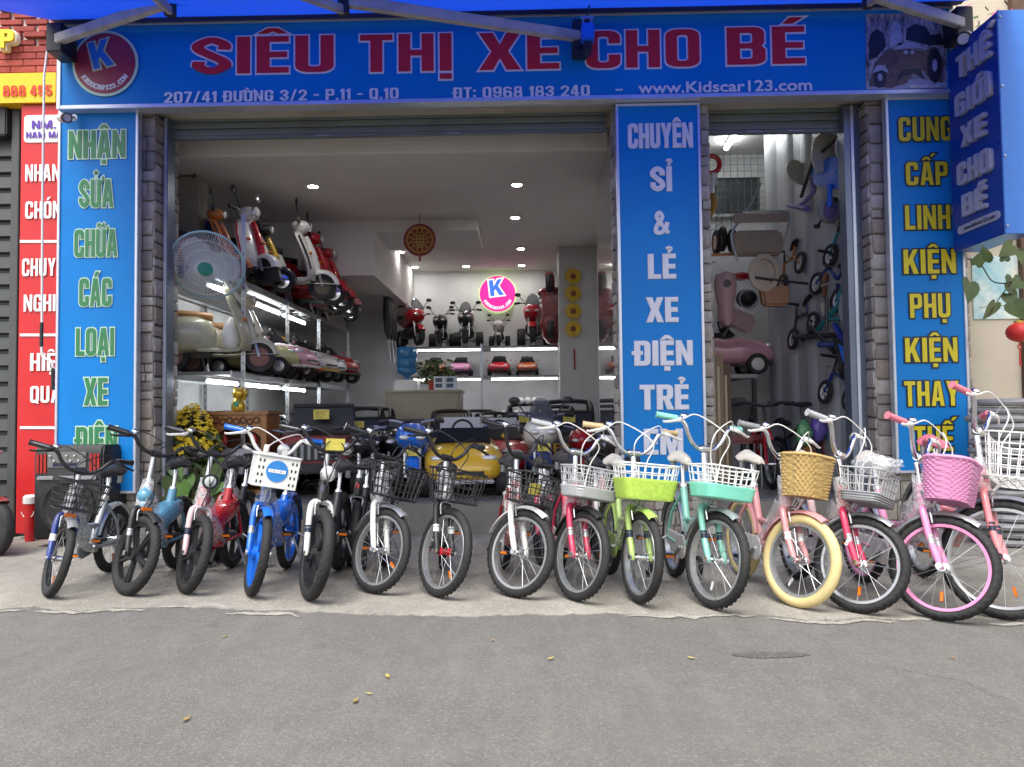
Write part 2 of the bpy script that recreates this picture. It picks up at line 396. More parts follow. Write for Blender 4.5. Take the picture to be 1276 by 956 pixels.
def accent(cc, gw, top):
    m = gw / 2
    if cc == '\u0302': return [[(m - .2, 1.07), (m - .07, 1.22), (m + .07, 1.22), (m + .2, 1.07), (m + .07, 1.07), (m, 1.13), (m - .07, 1.07)]]
    if cc == '\u0301':
        if top: return [[(m + .14, 1.21), (m + .22, 1.36), (m + .38, 1.36), (m + .24, 1.21)]]
        return [[(m - .07, 1.07), (m + .02, 1.24), (m + .2, 1.24), (m + .06, 1.07)]]
    if cc == '\u0300': return [[(m - .2, 1.24), (m - .02, 1.24), (m + .07, 1.07), (m - .06, 1.07)]]
    if cc == '\u0309': return [_stroke(_sp([(m - .08, 1.24), (m + .0, 1.29), (m + .08, 1.23), (m + .01, 1.15), (m, 1.07)], 4), .035)]
    if cc == '\u0303': return [_stroke(_sp([(m - .19, 1.1), (m - .1, 1.19), (m + .08, 1.12), (m + .19, 1.22)], 4), .04)]
    if cc == '\u0323': return [[(m - .085, -.22), (m + .085, -.22), (m + .085, -.07), (m - .085, -.07)]]
    if cc == '\u031b': return [_stroke(_sp([(gw - .06, .9), (gw + .08, .92), (gw + .12, 1.02), (gw + .09, 1.1)], 4), .05)]
    return []
_blk = {}
def block(s, cap, width, grow=0.0, depth=0.002, name='lettering', gap=0.085):
    """word in poster capitals: XZ plane facing -Y, centred on x=0, baseline z=0"""
    key = (s, round(cap, 4), round(width, 4), grow, depth)
    if key in _blk: return _blk[key]
    x = 0.0; layers = []
    for ci, ch in enumerate(s):
        if ch == ' ': x += .3; continue
        d = {'Đ': 'D'}.get(ch) or unicodedata.normalize('NFD', ch)
        gw, ly = glyph(d[0])
        ly = [list(l) for l in ly]
        if ch == 'Đ': ly.append([[(-.08, .45), (GS * 1.5, .45), (GS * 1.5, .57), (-.08, .57)]])
        top = '\u0302' in d
        for cc in d[1:]: ly.append(accent(cc, gw, top))
        for k, l in enumerate(ly): layers.append((k * 2 + ci % 2, [[(p[0] + x, p[1]) for p in lp] for lp in l]))
        x += gw + gap
    tot = x - gap; sx = width / tot; grow = min(grow, .36 * (GW - 2 * GS) * sx)
    me_all = bmesh.new()
    for k in range(8):
        ls = [l for kk, l in layers if kk == k]
        if not ls: continue
        cu = bpy.data.curves.new('c', 'CURVE'); cu.dimensions = '2D'; cu.fill_mode = 'BOTH'
        cu.offset = grow; cu.extrude = depth / 2
        for l in ls:
            for lp in l:
                sp = cu.splines.new('POLY'); sp.points.add(len(lp) - 1); sp.use_cyclic_u = True
                for q, p in zip(sp.points, lp): q.co = ((p[0] - tot / 2) * sx, p[1] * cap, 0, 1)
        co = bpy.data.objects.new('c', cu); COL.objects.link(co)
        bpy.context.view_layer.update(); dg = bpy.context.evaluated_depsgraph_get()
        me = bpy.data.meshes.new_from_object(co.evaluated_get(dg))
        me.transform(Matrix.Translation((0, -depth / 2 - k * .0003, 0)) @ Matrix.Rotation(R(90), 4, 'X'))
        me_all.from_mesh(me); bpy.data.objects.remove(co); bpy.data.meshes.remove(me)
    me = bpy.data.meshes.new(name); me_all.to_mesh(me); me_all.free()
    _blk[key] = me
    return me
def print_words(parent, words, Y, m_in, m_out=None, grow=0.012, proud=0.0):
    """words = (text, px x0, px x1, px cap top, px baseline): surveyed on the board plane y=Y; parent sits at the world origin frame"""
    for (s, x0, x1, yt, yb) in words:
        a, b = P(x0, yb, Y), P(x1, yb, Y); tp = P((x0 + x1) / 2, yt, Y); bs = P((x0 + x1) / 2, yb, Y)
        wd, cp = b.x - a.x, tp.z - bs.z; gap = .085
        def adv(w): return sum(glyph({'Đ': 'D'}.get(c) or unicodedata.normalize('NFD', c)[0])[0] + gap for c in w) - gap
        ws = s.split(' '); tot = sum(adv(w) for w in ws) + (.3 + gap) * (len(ws) - 1); x = 0.0
        for w in ws:                                  # every word a piece of its own
            aw_ = adv(w); M = T(*(-Vector(parent.location))) @ T(a.x + (x + aw_ / 2) * wd / tot, Y - proud, bs.z)
            if m_out: obj('lettering_outline', block(w, cp, aw_ * wd / tot, grow, .002, 'lettering_outline'), m_out, parent, M)
            obj('lettering', block(w, cp, aw_ * wd / tot, 0.0, .002, 'lettering'), m_in, parent, T(0, -.0045, 0) @ M)
            x += aw_ + .3 + gap

# ------------------------------------------------------------------ shared materials
CHROME = mat('chrome', (.75, .76, .78), .16, 1.0, var=.05)
STEEL = mat('galvanised_steel', (.42, .44, .46), .38, .9, var=.12, scale=20)
ALU = mat('alu_trim', (.62, .66, .74), .35, .6, var=.08)
RUBBER = mat('rubber', (.016, .016, .017), .7, var=.25, scale=25, bump=.3, bscale=160, dirt=((.06, .056, .05), 9, .35))
BLACKP = mat('black_plastic', (.018, .018, .020), .42, var=.2, scale=30)
GREYP = mat('grey_plastic', (.22, .23, .24), .45, var=.1)
WHITEP = mat('white_plastic', (.72, .72, .70), .38, var=.05)
LEATHER = mat('black_vinyl', (.016, .016, .018), .38, var=.2, bump=.25, bscale=220)
FILM = film()

# ------------------------------------------------------------------ the ground
def ground_mat(name, c1, c2, bstr, spk, stain=None, scale=1.0, streak=False):
    m = bpy.data.materials.new(name); m.use_nodes = True; nt = m.node_tree; N = nt.nodes.new; L = nt.links.new
    b = nt.nodes['Principled BSDF']; b.inputs['Roughness'].default_value = .9
    tc = N('ShaderNodeTexCoord')
    def noise(s, d=8, r=.6):
        n = N('ShaderNodeTexNoise'); n.inputs['Scale'].default_value = s; n.inputs['Detail'].default_value = d; n.inputs['Roughness'].default_value = r
        L(tc.outputs['Object'], n.inputs['Vector']); return n.outputs['Fac']
    def mapr(f, a, b_, c, d):
        r = N('ShaderNodeMapRange'); r.inputs[1].default_value = a; r.inputs[2].default_value = b_; r.inputs[3].default_value = c; r.inputs[4].default_value = d
        L(f, r.inputs[0]); return r.outputs[0]
    def mix(f, a, b_, t='MIX'):
        x = N('ShaderNodeMix'); x.data_type = 'RGBA'; x.blend_type = t
        if isinstance(f, float): x.inputs[0].default_value = f
        else: L(f, x.inputs[0])
        for sk, v in ((6, a), (7, b_)):
            if isinstance(v, tuple): x.inputs[sk].default_value = v + (1,)
            else: L(v, x.inputs[sk])
        return x.outputs[2]
    col = mix(mapr(noise(1.1 * scale), .35, .65, 0, 1), c1, c2)
    col = mix(mapr(noise(7 * scale), .4, .7, 0, .35), col, tuple(v * .62 for v in c1))
    fine = noise(240, 3, .7)
    vo = N('ShaderNodeTexVoronoi'); vo.inputs['Scale'].default_value = 150; L(tc.outputs['Object'], vo.inputs['Vector'])
    sp = N('ShaderNodeSeparateColor'); L(vo.outputs['Color'], sp.inputs[0])
    col = mix(mapr(sp.outputs[0], .72, .95, 0, spk), col, tuple(min(1, v * 2.1) for v in c2))
    col = mix(mapr(sp.outputs[1], .75, .95, 0, spk), col, tuple(v * .4 for v in c1))
    if stain:
        col = mix(mapr(noise(.55, 10, .7), .52, .64, 0, stain[1]), col, stain[0])
        col = mix(mapr(noise(2.3, 10, .7), .60, .70, 0, stain[1] * .7), col, tuple(v * .45 for v in c1))
    if streak:
        mp = N('ShaderNodeMapping'); mp.inputs['Scale'].default_value = (9, 1.1, 1); L(tc.outputs['Object'], mp.inputs['Vector'])
        n2 = N('ShaderNodeTexNoise'); n2.inputs['Scale'].default_value = 1.0; n2.inputs['Detail'].default_value = 9; n2.inputs['Roughness'].default_value = .75; L(mp.outputs[0], n2.inputs['Vector'])
        col = mix(mapr(n2.outputs['Fac'], .52, .72, 0, .28), col, tuple(min(1, v * 1.45) for v in c2))
        col = mix(mapr(n2.outputs['Fac'], .46, .30, 0, .25), col, tuple(v * .72 for v in c1))
        col = mix(mapr(noise(16, 6, .8), .66, .76, 0, .65), col, tuple(min(1, v * 2.0) for v in c2))
        wv = N('ShaderNodeTexVoronoi'); wv.feature = 'DISTANCE_TO_EDGE'; wv.inputs['Scale'].default_value = .55
        dn = N('ShaderNodeTexNoise'); dn.inputs['Scale'].default_value = 3; dn.inputs['Detail'].default_value = 8
        L(tc.outputs['Object'], dn.inputs['Vector']); av = N('ShaderNodeMix'); av.data_type = 'RGBA'; av.inputs[0].default_value = .22
        L(tc.outputs['Object'], av.inputs[6]); L(dn.outputs['Color'], av.inputs[7]); L(av.outputs[2], wv.inputs['Vector'])
        ck = mapr(wv.outputs['Distance'], .0, .006, 1, 0); mk = mapr(noise(.8, 3, .5), .56, .64, 0, .35)
        mm = N('ShaderNodeMath'); mm.operation = 'MULTIPLY'; L(ck, mm.inputs[0]); L(mk, mm.inputs[1])
        col = mix(mm.outputs[0], col, tuple(v * .35 for v in c1))
    L(col, b.inputs['Base Color'])
    bp = N('ShaderNodeBump'); bp.inputs['Strength'].default_value = bstr; bp.inputs['Distance'].default_value = .006
    ad = N('ShaderNodeMath'); L(fine, ad.inputs[0]); L(vo.outputs['Distance'], ad.inputs[1]); L(ad.outputs[0], bp.inputs['Height'])
    L(bp.outputs[0], b.inputs['Normal'])
    return m
ASPH = ground_mat('asphalt', (.124, .120, .110), (.148, .143, .131), .5, .28, ((.095, .091, .083), .5), streak=True)
CONC = ground_mat('concrete', (.23, .215, .185), (.34, .32, .28), .45, .25, ((.145, .135, .115), .85), 1.6, streak=True)
mb = MB(); mb.bx(-400, 400, -400, 400, -.3, 0.0); struct('road', mb, ASPH, smooth=0)
# concrete apron in front of the shops, with the torn edge where the asphalt laps over it
edge = []
xs = [-60, -20, -9, -6] + [-5 + i * .032 for i in range(314)] + [6, 9, 20, 60]
rg = random.Random(3); wob = 0
for x in xs:
    px = 654 + x / 3.7 * 930
    base = G(min(max(px, -900), 2200), 757 + (min(max(px, -900), 2200)) * .014).y if abs(x) < 5.2 else (-2.0 if x < 0 else -2.15)
    wob = wob * .86 + rg.uniform(-.022, .022)
    edge.append((x, base + wob + .03 * math.sin(x * 3.1)))
mb = MB(); mb.prism(edge + [(60, 40), (-60, 40)], -.02, .004, 'XY'); struct('pavement', mb, CONC, smooth=0)
# pale cement smears along the torn edge
SMEAR = ground_mat('cement_smear', (.27, .255, .225), (.38, .36, .32), .5, .3, ((.2, .19, .165), .7), 2.0)
rg = random.Random(11)
mb = MB()
i = 6
while i < len(edge) - 8:
    n = rg.randint(4, 22); seg = edge[i:i + n]
    if rg.random() < .45 and n > 5:
        wd_ = rg.uniform(.008, .05); sh_ = rg.uniform(-.10, .03)
        lo = [(x, y + sh_ + rg.uniform(-.010, .010)) for x, y in seg]; hi = [(x, y + sh_ + wd_ * math.sin(math.pi * (q + .5) / n) * rg.uniform(.5, 1.2) + .006) for q, (x, y) in enumerate(seg)]
        hi[0] = (hi[0][0], lo[0][1] + .003); hi[-1] = (hi[-1][0], lo[-1][1] + .003)
        mb.prism(lo + hi[::-1], .003, .0056, 'XY')
    i += n
o = struct('cement_edge', mb, SMEAR, smooth=0); o['kind'] = 'stuff'
# oil spot on the asphalt is wear in the paint of the road: small dark patch
def blob(cx, cy, rx, ry, n=22, seed=1, j=.22):
    rg = random.Random(seed); return [(cx + rx * math.cos(2 * math.pi * i / n) * (1 + rg.uniform(-j, j)), cy + ry * math.sin(2 * math.pi * i / n) * (1 + rg.uniform(-j, j))) for i in range(n)]
DARKP = ground_mat('damp_asphalt', (.090, .086, .078), (.115, .109, .098), .7, .4)
c = G(960, 817); mb = MB(); mb.prism(blob(c.x, c.y, .14, .035, 60, seed=4, j=.10), .001, .004, 'XY'); o = struct('road_patch', mb, DARKP, 0)
# fallen leaves
LEAFY = mat('fallen_leaf', (.44, .36, .10), .6, var=.3, scale=40)
LEAFB = mat('dry_leaf', (.30, .20, .07), .7, var=.3, scale=40)
for k, (px, py, sz, l, w_) in enumerate([(483, 845, .030, LEAFY, 'in the middle of the road'), (686, 823, .026, LEAFY, 'lying alone on the asphalt'), (861, 822, .024, LEAFY, 'lying before the mint bicycle'),
                          (443, 876, .030, LEAFB, ''), (232, 899, .030, LEAFB, ''), (280, 795, .022, LEAFB, ''), (1077, 765, .030, LEAFY, 'beside the red bicycle wheel'), (1188, 822, .02, LEAFB, ''), (614, 800, .02, LEAFB, ''), (460, 867, .018, LEAFY, 'small one close to the dry leaf')]):
    g = G(px, py); rg = random.Random(k); mb = MB()
    sz *= .62; pts = [(-1, 0), (-.5, .32), (.1, .42), (.6, .25), (1, 0), (.6, -.25), (.1, -.42), (-.5, -.32)]
    vs = [(p[0] * sz, p[1] * sz, .007 + .006 * abs(p[1]) + .004 * p[0] ** 2) for p in pts] + [(p[0] * sz, p[1] * sz, .0055 + .006 * abs(p[1]) + .004 * p[0] ** 2) for p in pts]
    mb.add(vs, [tuple(range(8)), tuple(range(15, 7, -1))] + [(i, (i + 1) % 8, (i + 1) % 8 + 8, i + 8) for i in range(8)])
    mb.bar((sz, 0, .01), (sz * 1.5, sz * .1, .008), .0016)
    single('fallen_leaf', mb, l, 'fallen yellow leaf on the asphalt' if l is LEAFY else 'dry brown fallen leaf on the asphalt', 'leaf', 'leaves fallen on the road', (g.x, g.y, 0), (0, 0, rg.uniform(0, 6)))
# ------------------------------------------------------------------ the shop front
BLUE = mat('sign_blue_vinyl', (.002, .22, .64), .5, var=.06, scale=2.0, dirt=((.012, .17, .46), 1.5, .4), spec=.3, bump=.06, bscale=5)
BLUE2 = mat('sign_blue_top', (.003, .21, .60), .5, var=.08, scale=1.5, spec=.3, bump=.08, bscale=4)
CREAM = mat('cream_render', (.55, .52, .44), .8, var=.08, scale=5, bump=.2, bscale=60, dirt=((.28, .25, .2), 2.5, .6))
LILAC = mat('print_pale', (.76, .77, .84), .45, var=.05)
CRIMSON = mat('print_crimson', (.60, .018, .018), .45, var=.05)
PGREEN = mat('print_green', (.035, .22, .085), .4, var=.06)
PPALE = mat('print_mint', (.55, .75, .55), .4, var=.04)
PYEL = mat('print_yellow', (.72, .60, .02), .4, var=.05)
PBLACK = mat('print_black', (.012, .02, .05), .45, var=.05)
PWHITE = mat('print_white', (.78, .78, .78), .4, var=.04)

def frame_sign(name, label, X0, X1, Z0, Z1, Y, face, trim=.022, thick=.06):
    t = thing(name, label, 'sign', ((X0 + X1) / 2, Y + thick, Z0))
    loc = Vector(t.location)
    mb = MB(); mb.bx(X0 - loc.x, X1 - loc.x, Y + .004 - loc.y, Y + thick - loc.y, 0, Z1 - Z0); part('panel', mb, face, t, 0)
    for a in ((X0 - trim, X0 - .0005, Z0 - trim, Z1 + trim), (X1 + .0005, X1 + trim, Z0 - trim, Z1 + trim), (X0, X1, Z0 - trim, Z0 - .0005), (X0, X1, Z1 + .0005, Z1 + trim)):
        mb = MB(); mb.bx(a[0] - loc.x, a[1] - loc.x, Y - .008 - loc.y, Y + thick - loc.y, a[2] - Z0, a[3] - Z0)
        part('trim', mb, ALU, t, 30, .003)
    return t
YM = -.32                                     # plane of the long sign over the doors
ms_l, ms_r = P(76, 100, YM).x, P(1184, 70, YM).x
ms_b, ms_t = P(638, 121, YM).z, P(638, 22, YM).z
ms = frame_sign('shop_sign', 'long blue shop sign with crimson capitals above the open doors', ms_l, ms_r, ms_b, ms_t, YM, BLUE2, .03, .12)
print_words(ms, [('SIÊU', 240, 416, 46, 91.5), ('THỊ', 449, 563, 43, 89.5), ('XE', 597, 697, 41, 87), ('CHO', 731, 872, 38, 84.5), ('BÉ', 906, 1003, 34, 80.5)], YM, CRIMSON, LILAC, .013)
print_words(ms, [('207/41 ĐƯỜNG 3/2 - P.11 - Q.10', 205, 497, 112.5, 126), ('ĐT: 0968 183 240', 565, 735, 108, 121.5), ('-', 767, 776, 105, 119)], YM, LILAC)
a, b_ = P(795, 116.5, YM), P(1012, 112.5, YM)
obj('lettering', text_mesh('www.Kidscar123.com', .085, b_.x - a.x, .0045, .002), LILAC, ms, T((a.x + b_.x) / 2 - ms.location.x, YM - .0035 - ms.location.y, (a.z + b_.z) / 2 - ms.location.z))
# round badge on the sign
def badge(parent, cx, cy, cz, r, ring, face, k, kout, script, rim=None, tail='KIDSCAR123.COM'):
    L_ = Vector(parent.location) if parent else Vector((0, 0, 0)); o = (cx - L_.x, cy - L_.y, cz - L_.z)
    mb = MB(); mb.lathe([(r, -.004), (r, -.010)], 40, o, 'Y'); part('badge_ring', mb, ring, parent)
    mb = MB(); mb.lathe([(r * .92, -.0105), (r * .92, -.0135)], 40, o, 'Y'); part('badge_face', mb, face, parent)
    M = T(o[0] - r * .02, o[1] - .0142, o[2] - r * .12) @ RY(-14)
    obj('badge_letter_outline', block('K', r * .82, r * .62, r * .05, .002, 'badge_letter_outline'), kout, parent, M)
    obj('badge_letter', block('K', r * .82, r * .62, 0, .002, 'badge_letter'), k, parent, T(0, -.0035, 0) @ M)
    mbs = bmesh.new()                       # small capitals bent along the lower rim
    for i, ch in enumerate(tail):
        ang = R(-90 + (i - (len(tail) - 1) / 2) * 8.6)
        gm = block(ch, r * .155, r * (.075 if ch in '.1I' else .115), 0, .002).copy()
        gm.transform(Matrix.Translation((o[0] + r * .82 * math.cos(ang), o[1] - .0142, o[2] + r * .82 * math.sin(ang))) @ Matrix.Rotation(-(ang + R(90)), 4, 'Y'))
        mbs.from_mesh(gm); bpy.data.meshes.remove(gm)
    me = bpy.data.meshes.new('badge_script'); mbs.to_mesh(me); mbs.free(); obj('badge_script', me, script, parent)
bc = P(132, 80, YM); br = (P(173, 80, YM).x - P(91, 80, YM).x) / 2
badge(ms, bc.x, YM, bc.z, br, PPALE, mat('badge_red', (.30, .03, .05), .4), mat('badge_blue', (.02, .16, .55), .4), mat('badge_pale', (.5, .55, .35), .4), PWHITE)
# the photo print at the end of the sign: a flat picture of ride-on quads and bikes
def photo_mat():
    m = bpy.data.materials.new('photo_print'); m.use_nodes = True; nt = m.node_tree; N = nt.nodes.new; L = nt.links.new
    b = nt.nodes['Principled BSDF']; b.inputs['Roughness'].default_value = .35
    tc = N('ShaderNodeTexCoord')
    mp = N('ShaderNodeMapping'); mp.inputs['Scale'].default_value = (3.2, 1, 1); L(tc.outputs['Object'], mp.inputs['Vector'])
    n = N('ShaderNodeTexNoise'); n.inputs['Scale'].default_value = 7; n.inputs['Detail'].default_value = 9; n.inputs['Roughness'].default_value = .8; L(mp.outputs[0], n.inputs['Vector'])
    ad = N('ShaderNodeMapRange'); ad.inputs[1].default_value = .3; ad.inputs[2].default_value = .7; ad.inputs[3].default_value = .3; ad.inputs[4].default_value = 1.0; L(n.outputs['Fac'], ad.inputs[0])
    rp = N('ShaderNodeValToRGB'); e = rp.color_ramp.elements; e[0].position = .35; e[0].color = (.015, .016, .022, 1); e[1].position = 1.0; e[1].color = (.7, .7, .74, 1)
    for ps, c in ((.5, (.10, .08, .08, 1)), (.62, (.22, .24, .34, 1)), (.72, (.42, .36, .30, 1)), (.84, (.45, .48, .58, 1))):
        q = e.new(ps); q.color = c
    L(ad.outputs[0], rp.inputs[0]); L(rp.outputs[0], b.inputs['Base Color']); return m
PL = Vector(ms.location)
def flat(parent, name, poly_px, Y, m, d):
    pts = [P(x, y, Y) for x, y in poly_px]; mb = MB()
    L_ = Vector(parent.location)
    mb.prism([(p.x - L_.x, p.z - L_.z) for p in pts], Y - d - L_.y, Y - d + .0006 - L_.y + .0012, 'XZ'); return part(name, mb, m, parent, 0)
flat(ms, 'photo_print', [(1079, 112), (1079, 18), (1180, 16), (1180, 110)], YM, photo_mat(), .002)
QB, QG, QW = mat('print_dark', (.02, .02, .03), .4), mat('print_brown', (.12, .08, .07), .4, var=.4, scale=20), mat('print_grey', (.35, .38, .5), .4, var=.3, scale=25)
flat(ms, 'printed_quad', [(1082, 108), (1090, 78), (1105, 62), (1120, 60), (1150, 64), (1165, 58), (1176, 76), (1174, 104), (1160, 100), (1150, 88), (1138, 86), (1130, 104), (1110, 110)], YM, QG, .0045)
flat(ms, 'printed_tyre', blob(1164, 82, 9, 22, 14, 3, .08), YM, QB, .007)
flat(ms, 'printed_tyre', blob(1096, 97, 8, 13, 14, 5, .08), YM, QB, .007)
flat(ms, 'printed_bonnet', [(1112, 63), (1120, 54), (1140, 53), (1156, 62), (1140, 60)], YM, QW, .007)
for nm_, cx_, cy_, rx_, ry_, m_ in (('printed_hub', 1164, 82, 3.2, 8, QW), ('printed_hub', 1096, 97, 3, 5, QW), ('printed_lamp', 1128, 66, 3, 2.6, QW), ('printed_lamp', 1136, 66, 3, 2.6, QW)):
    flat(ms, nm_, blob(cx_, cy_, rx_, ry_, 14, 7, .05), YM, m_, .0095)
flat(ms, 'printed_floor', [(1079.5, 111.5), (1079.5, 104), (1100, 100), (1150, 99), (1179.5, 104), (1179.5, 109.5)], YM, QW, .0035)
flat(ms, 'printed_bike', [(1128, 50), (1130, 36), (1140, 30), (1152, 33), (1160, 44), (1172, 42), (1176, 56), (1158, 57), (1140, 52)], YM, QB, .0038)
flat(ms, 'printed_bike', [(1082, 76), (1084, 44), (1092, 36), (1101, 42), (1104, 58), (1092, 72)], YM, QB, .0038)
flat(ms, 'printed_fender', [(1086, 92), (1092, 82), (1102, 82), (1107, 92), (1098, 88)], YM, QW, .0095)
flat(ms, 'printed_frame', [(1116, 104), (1124, 88), (1146, 86), (1152, 100), (1140, 92), (1126, 94)], YM, QB, .0095)
flat(ms, 'printed_rider', [(1108, 60), (1109, 34), (1116, 24), (1122, 34), (1124, 56)], YM, QW, .007)
a, b_ = P(1133, 110, YM), P(1170, 109, YM)
obj('photo_caption', text_mesh('kidscar123.com', .022, b_.x - a.x, .001, .002), PWHITE, ms, T((a.x + b_.x) / 2 - PL.x, YM - .009 - PL.y, a.z - PL.z))

YV = -.24                                     # plane of the three upright signs
def vsign(name, label, l, r, t, b, words, mi, mo, grow, face=BLUE):
    X0, X1 = P(l[0], l[1], YV).x, P(r[0], r[1], YV).x
    s = frame_sign(name, label, X0, X1, P((l[0] + r[0]) / 2, b, YV).z, P((l[0] + r[0]) / 2, t, YV).z, YV, face, .02, .06)
    print_words(s, words, YV, mi, mo, grow); return s
vsign('upright_sign', 'upright blue sign with green Vietnamese capitals reading NHẬN SỬA CHỮA', (74, 350), (168, 350), 141, 612,
      [('NHẬN', 86, 156, 163, 197), ('SỬA', 99, 141, 224, 258.5), ('CHỮA', 93, 146, 286, 320), ('CÁC', 99, 139, 347, 381.5), ('LOẠI', 95, 142, 409, 443), ('XE', 105, 134, 471, 505), ('ĐIỆN', 95, 146, 532, 566)], PGREEN, PPALE, .012)
vsign('upright_sign', 'upright blue sign with pale capitals between the two doors', (774, 350), (873, 350), 132, 600,
      [('CHUYÊN', 783, 863, 154, 184), ('SỈ', 811, 837, 208, 238), ('&', 815, 834, 263, 292), ('LẺ', 808, 842, 317, 347), ('XE', 806, 845, 371, 401), ('ĐIỆN', 791, 863, 425, 455), ('TRẺ', 798, 858, 480, 510), ('EM', 803, 851, 535, 566)], LILAC, PWHITE, .004)
vsign('upright_sign', 'upright blue sign with yellow black-edged capitals reading CUNG CẤP LINH KIỆN', (1113, 350), (1200, 350), 124, 586,
      [('CUNG', 1120, 1187, 146, 176), ('CẤP', 1129, 1181, 202, 231), ('LINH', 1128, 1184, 256, 286), ('KIỆN', 1126, 1191, 311, 341), ('PHỤ', 1134, 1184, 366, 396), ('KIỆN', 1128, 1193, 421, 451), ('THAY', 1127, 1195, 475, 506), ('THẾ', 1139, 1188, 531, 562)], PYEL, PBLACK, .012)

# stone-clad piers: every stone is a piece with its own edges
STONES = [mat('stone_%s' % n, c, .85, var=.3, scale=14, bump=.6, bscale=30, dirt=((.12, .10, .085), 5, .6)) for n, c in
          (('grey', (.40, .37, .33)), ('brown', (.38, .34, .29)), ('dark', (.27, .25, .23)), ('pale', (.50, .47, .42)), ('rust', (.35, .30, .25)))]
MORTAR = mat('mortar', (.26, .24, .21), .95, var=.2, bump=.4)
STM = []
def stone_mesh(w, d, h, seed):
    rg = random.Random(seed); mb = MB(); nx, nz = 3, 3
    # bevelled block with an uneven face
    mb.bx(-w / 2, w / 2, -d, 0, -h / 2, h / 2)
    bm_ = mb.mesh('stone', 40, min(w, h) * .07, 2)
    for v in bm_.vertices:
        if v.co.y < -d * .5: v.co.y += rg.uniform(-.004, .004); v.co.x += rg.uniform(-.003, .003); v.co.z += rg.uniform(-.003, .003)
    return bm_
def pier(label, X0, X1, Z0, Z1, Yf, Yb, faces, seed, hide=None):
    """core of mortar; faces: subset of 'f' front, 'l' left side, 'r' right side"""
    t = thing('stone_pier', label, 'pillar', ((X0 + X1) / 2, Yb, Z0)); L_ = Vector(t.location); rg = random.Random(seed)
    mb = MB(); mb.bx(X0 + .02 - L_.x, X1 - .02 - L_.x, Yf + .02 - L_.y, Yb - L_.y, 0, Z1 - Z0); part('core', mb, MORTAR, t, 0)
    for fc in faces:
        ln = (X1 - X0) if fc == 'f' else (Yb - Yf); z = .003
        while z < Z1 - Z0 - .02:
            h = min(rg.choice((.07, .09, .12, .15)), Z1 - Z0 - z); u = 0
            while u < ln - .01:
                w = min(rg.uniform(.09, .22), ln - u)
                if ln - u - w < .06: w = ln - u
                if fc == 'f' and hide and hide[0] < X0 + u and X0 + u + w < hide[1] and Z0 + z > hide[2]: u += w; continue
                key = (round(w, 2), round(h, 2), rg.randint(0, 2))
                me = stone_mesh(w - .008, .03, h - .008, hash(key) % 9999)
                M = {'f': T(X0 + u + w / 2 - L_.x, Yf + .025 - L_.y, z + h / 2),
                     'l': T(X0 + .025 - L_.x, Yf + u + w / 2 - L_.y, z + h / 2) @ RZ(-90),
                     'r': T(X1 - .025 - L_.x, Yf + u + w / 2 - L_.y, z + h / 2) @ RZ(90)}[fc]
                obj('stone', me, rg.choice(STONES), t, M); u += w
            z += h
    return t
ZL = P(638, 150, .0).z + .10                                # lintel height
xl0, xl1 = P(168, 350, -.1).x, P(196, 350, -.1).x
pier('narrow rough stone pier beside the green-lettered sign', P(80, 350, -.1).x, xl1, .004, ms_b - .01, -.15, .25, 'fr', 1, (P(74, 350, YV).x, P(168, 350, YV).x, P(120, 606, YV).z))
xc0, xc1 = P(765, 300, -.1).x, P(884, 300, -.1).x
pier('stone pier standing behind the sign between the two doors', xc0, xc1, .004, ms_b - .01, -.15, .03, 'flr', 2, (P(774, 350, YV).x, P(873, 350, YV).x, P(820, 596, YV).z))
xr0, xr1 = P(1083, 350, -.1).x, P(1203, 350, -.1).x
pier('wide stone pier behind the yellow-lettered sign', xr0, xr1, .004, ms_b - .01, -.15, .25, 'fl', 3, (P(1113, 350, YV).x, P(1200, 350, YV).x, P(1160, 580, YV).z))
# lintel soffit behind the long sign
mb = MB(); mb.bx(ms_l + .02, ms_r - .02, YM + .125, .40, ms_b + .03, ms_t - .02)
lint = single('lintel', mb, CREAM, 'cream rendered lintel beam under the long blue sign', 'beam', bevel=.01)
# rolled-up shutters: last slats hanging under the lintel
SHUT = mat('shutter_grey_green', (.20, .235, .235), .45, .3, var=.1, scale=8, dirt=((.12, .12, .11), 4, .4))
def shutter(label, X0, X1, zb, zt, Y):
    t = thing('roller_shutter', label, 'shutter', ((X0 + X1) / 2, Y, zb)); n = 3; h = (zt - zb) / n; w = X1 - X0
    for i in range(n):
        prof = [(0, 0), (-.012, h * .08), (-.016, h * .5), (-.012, h * .92), (0, h * .985), (.012, h * .92), (.012, h * .08)]
        mb = MB(); mb.prism(prof, -w / 2, w / 2, 'YZ', (0, 0, i * h)); part('slat', mb, SHUT, t, 50)
    mb = MB(); mb.bx(-w / 2, w / 2, -.022, .022, -.03, -.001); part('bottom_rail', mb, SHUT, t, 30, .004)
    for zz in (.35, .65):
        mb = MB(); mb.bx(-w / 2 + w * zz - .06, -w / 2 + w * zz + .06, -.03, -.0225, -.024, -.012); part('pull_handle', mb, STEEL, t, 30, .002)
    return t
zs = P(480, 166, .08).z
shutter('rolled-up grey shutter edge above the wide door', xl1 + .03, xc0 - .03, zs, ms_b + .06, .08)
shutter('rolled-up grey shutter edge above the narrow door', xc1 + .03, xr0 - .09, P(980, 162, .08).z, ms_b + .06, .08)
RAIL = mat('rail_bluegrey', (.18, .21, .27), .35, .5, var=.08)
